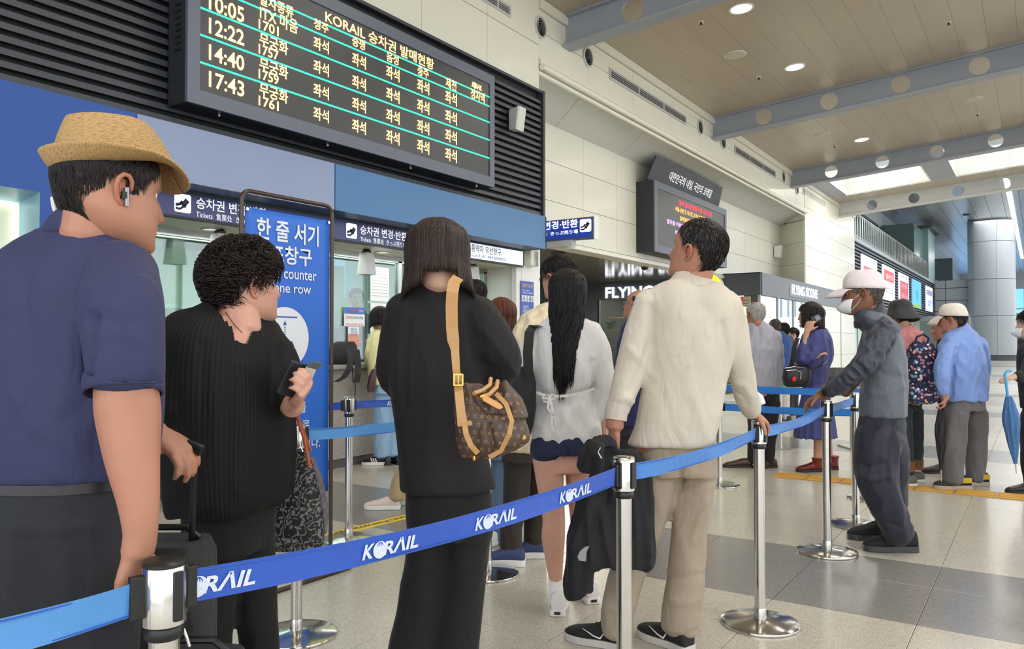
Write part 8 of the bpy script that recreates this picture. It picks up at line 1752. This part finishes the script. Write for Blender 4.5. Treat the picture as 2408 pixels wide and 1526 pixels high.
# paisley tote
def build_tote():
    D = 2.42; P = lambda u, v, dd=0: proj(u, v, D+dd); t = empty('tote_bag', P(700, 1180), 'dark paisley tote bag with orange handles hanging from the curly haired woman', 'bag')
    m = mat('paisley', (40, 40, 44), .6); nt = m.node_tree; b = nt.nodes['Principled BSDF']; tc = nt.nodes.new('ShaderNodeTexCoord'); w_ = nt.nodes.new('ShaderNodeTexWave'); w_.wave_type = 'RINGS'; w_.inputs['Scale'].default_value = 17; w_.inputs['Distortion'].default_value = 16; w_.inputs['Detail'].default_value = 2; w_.inputs['Detail Scale'].default_value = 2.2
    nt.links.new(tc.outputs['Object'], w_.inputs[0]); r = nt.nodes.new('ShaderNodeValToRGB'); r.color_ramp.elements[0].position = .6; r.color_ramp.elements[0].color = (*L((26, 26, 32)), 1); r.color_ramp.elements[1].position = .85; r.color_ramp.elements[1].color = (*L((128, 126, 120)), 1); nt.links.new(w_.outputs[1], r.inputs[0]); nt.links.new(r.outputs[0], b.inputs['Base Color'])
    mb = MB(); rows = [(1062, 690, 722, .4), (1100, 662, 738, .4), (1160, 648, 752, .42), (1230, 640, 762, .45), (1280, 636, 760, .45), (1294, 644, 750, .4)]
    loft(mb, [(P((a+c)/2, v), RT*((c-a)/2*D/F_), FH*((c-a)/2*D/F_*q*.8)) for v, a, c, q in [tuple(x) for x in dense(rows, 3)]], 28, 3.2); mb.build('bag_body', m, t, smooth=True)
    mb = MB(); loft(mb, [(P(722, 1075, .03), RT*.02, FH*.03), (P(735, 1130, .04), RT*.03, FH*.045), (P(748, 1200, .05), RT*.03, FH*.05), (P(752, 1255, .05), RT*.02, FH*.045)], 18, 2.5); mb.build('side_gusset', mat('tote_side', (120, 112, 126), .7, noise=.4, nscale=80), t, smooth=True)
    mo = mat('leather_rust', (190, 96, 56), .45)
    for pts in ([(684, 935, -.24), (690, 955, -.16), (702, 990, -.06), (715, 1030, -.05), (724, 1075, -.05), (728, 1100, -.05)], [(684, 1030, -.05), (692, 1060, -.05)], [(686, 935, -.22), (694, 965, -.1), (712, 1010, .05), (730, 1060, .06)]): MB().tube([P(*q) for q in pts], .0055, 8).build('handle', mo, t, smooth=True)
    MB().tube([P(694, 1058, -.06), P(706, 1045, -.06), P(712, 1062, -.06)], .003, 6).build('buckle', m_steelb, t)
build_tote()
# black suitcases
def suitcase(P, c, hw, hd, h, lab, name='suitcase', handle=True, rot=0):
    t = empty(name, (c.x, c.y, 0), lab, 'suitcase'); e2 = FH*math.cos(rot)+RT*math.sin(rot); e1 = e2.cross(Z); m = fabric('luggage_black', (30, 31, 33), .6, bump=.5); ml = mat('luggage_trim', (16, 16, 18), .4)
    mb = MB(); loft(mb, [(Vector((c.x, c.y, z)), e1*hw*s, e2*hd*s) for z, s in ((.05, .9), (.07, .98), (.12, 1), (h-.08, 1), (h-.03, .98), (h, .86))], 28, 4.5); mb.build('shell', m, t, smooth=True)
    mb = MB(); loft(mb, [(Vector((c.x, c.y, z))-e2*(hd+.012), e1*hw*.8*s, e2*.03*s) for z, s in ((.16, .9), (.2, 1), (h*.6, 1), (h*.64, .9))], 24, 4); mb.build('front_pocket', m, t, smooth=True)
    for sx in (-1, 1):
        for sy in (-1, 1): MB().cyl(Vector((c.x, c.y, .027))+e1*hw*.8*sx+e2*hd*.7*sy-e1*.012, Vector((c.x, c.y, .027))+e1*hw*.8*sx+e2*hd*.7*sy+e1*.012, .026, 12).build('wheel', ml, t)
    ring = [Vector((c.x, c.y, h-.05))+e1*hw*1.01*math.cos(a)+e2*hd*1.01*math.sin(a) for a in [2*math.pi*q/32 for q in range(33)]]
    MB().tube([Vector((c.x, c.y, h+.005))-e1*.08, Vector((c.x, c.y, h+.03))-e1*.05, Vector((c.x, c.y, h+.03))+e1*.05, Vector((c.x, c.y, h+.005))+e1*.08], .008, 8).build('grip', ml, t, smooth=True)
    return t, e1, e2, ml
c = gnd(395, 1.87); t, e1, e2, ml = suitcase(None, c, .105, .085, .80, 'tall black soft suitcase whose pull handle the hat man holds')
hp = proj(402, 1060, 1.78); 
for s in (-1, 1): MB().cyl(Vector((c.x, c.y, .78))+e1*.06*s, hp+e1*.055*s, .007, 8).build('pull_tube', ml, t)
MB().tube([hp-e1*.07, hp-e1*.045+Z*.012, hp+e1*.045+Z*.012, hp+e1*.07], .014, 10).build('pull_handle', ml, t, smooth=True)
c = gnd(455, 1.70); t, e1, e2, ml = suitcase(None, c, .12, .07, .60, 'low black bag with a metal zip on the floor behind the nearest post', name='travel_bag')
zp = [Vector((c.x, c.y, .585))+e1*.125*math.cos(a)+e2*-.09+Z*.012*math.sin(a) for a in [math.pi*q/8 for q in range(9)]]; MB().tube(zp, .003, 6).build('zip', m_steelb, t); MB().tube([proj(432, 1478, 1.5), proj(440, 1500, 1.5), proj(446, 1520, 1.5)], .003, 6).build('zip_pull', m_steelb, t)
# backpack on the counter
D = 7.95; P = lambda u, v, dd=0: proj(u, v, D+dd); t = empty('backpack', P(805, 850), 'black backpack lying on the granite counter with its straps hanging down', 'backpack'); m = fabric('backpack_black', (24, 24, 27), .6); mb = MB()
loft(mb, [(P(806, 858), RT*.12, FH*.09), (P(806, 850), RT*.155, FH*.11), (P(806, 830), RT*.15, FH*.11), (P(808, 812), RT*.13, FH*.09), (P(812, 803), RT*.09, FH*.05)], 26, 3.2); mb.build('bag_body', m, t, smooth=True)
for pts in ([(822, 822, -.12), (826, 845, -.2), (820, 870, -.25), (808, 888, -.25), (790, 898, -.25)], [(838, 822, -.12), (842, 850, -.2), (842, 880, -.25), (838, 900, -.25)]): q = [P(*x) for x in pts]; MB().ribbon(q, RT*.03, -FH, .008).build('strap', m, t)
MB().tube([P(829, 860, -.2), P(830, 895, -.22), P(836, 905, -.22), P(834, 940, -.22)], .006, 6).build('strap_end', m_black, t)
# table with goods behind the far belts
c = gnd(1835, 9.4); tb = empty('glass_table', c, 'low table with chrome legs behind the far belts near the shop', 'table')
MB().obox(Vector((c.x, c.y, .72)), RT, FH, Z, .95, .35, .012).build('top', mat('table_top', (210, 212, 214), .2), tb)
for sx in (-.85, -.02, .85): MB().cyl(Vector((c.x, c.y, .012))+RT*sx, Vector((c.x, c.y, .71))+RT*sx, .03, 12).build('leg', m_steelb, tb); MB().obox(Vector((c.x, c.y, .008))+RT*sx, RT, FH, Z, .1, .2, .008).build('foot', m_steelb, tb)
c2 = Vector((c.x, c.y, .732)); b = MB(); loft(b, [(c2+RT*.08, RT*.14, FH*.1), (c2+RT*.08+Z*.08, RT*.15, FH*.12), (c2+RT*.08+Z*.15, RT*.1, FH*.06)], 14, 2.5); o = b.build('plastic_bag', mat('bag_green', (60, 170, 90), .4)); tag(o, 'green plastic bag on the low table behind the far belts', 'bag')
b = MB(); loft(b, [(c2+RT*.75, RT*.2, FH*.12), (c2+RT*.75+Z*.12, RT*.22, FH*.14), (c2+RT*.74+Z*.22, RT*.14, FH*.08)], 14, 2.5); o = b.build('mesh_bag', mat('bag_net', (80, 80, 84), .7, noise=.8, nscale=60)); tag(o, 'black and white netted bag on the low table beside the grey jacket sleeve', 'bag')
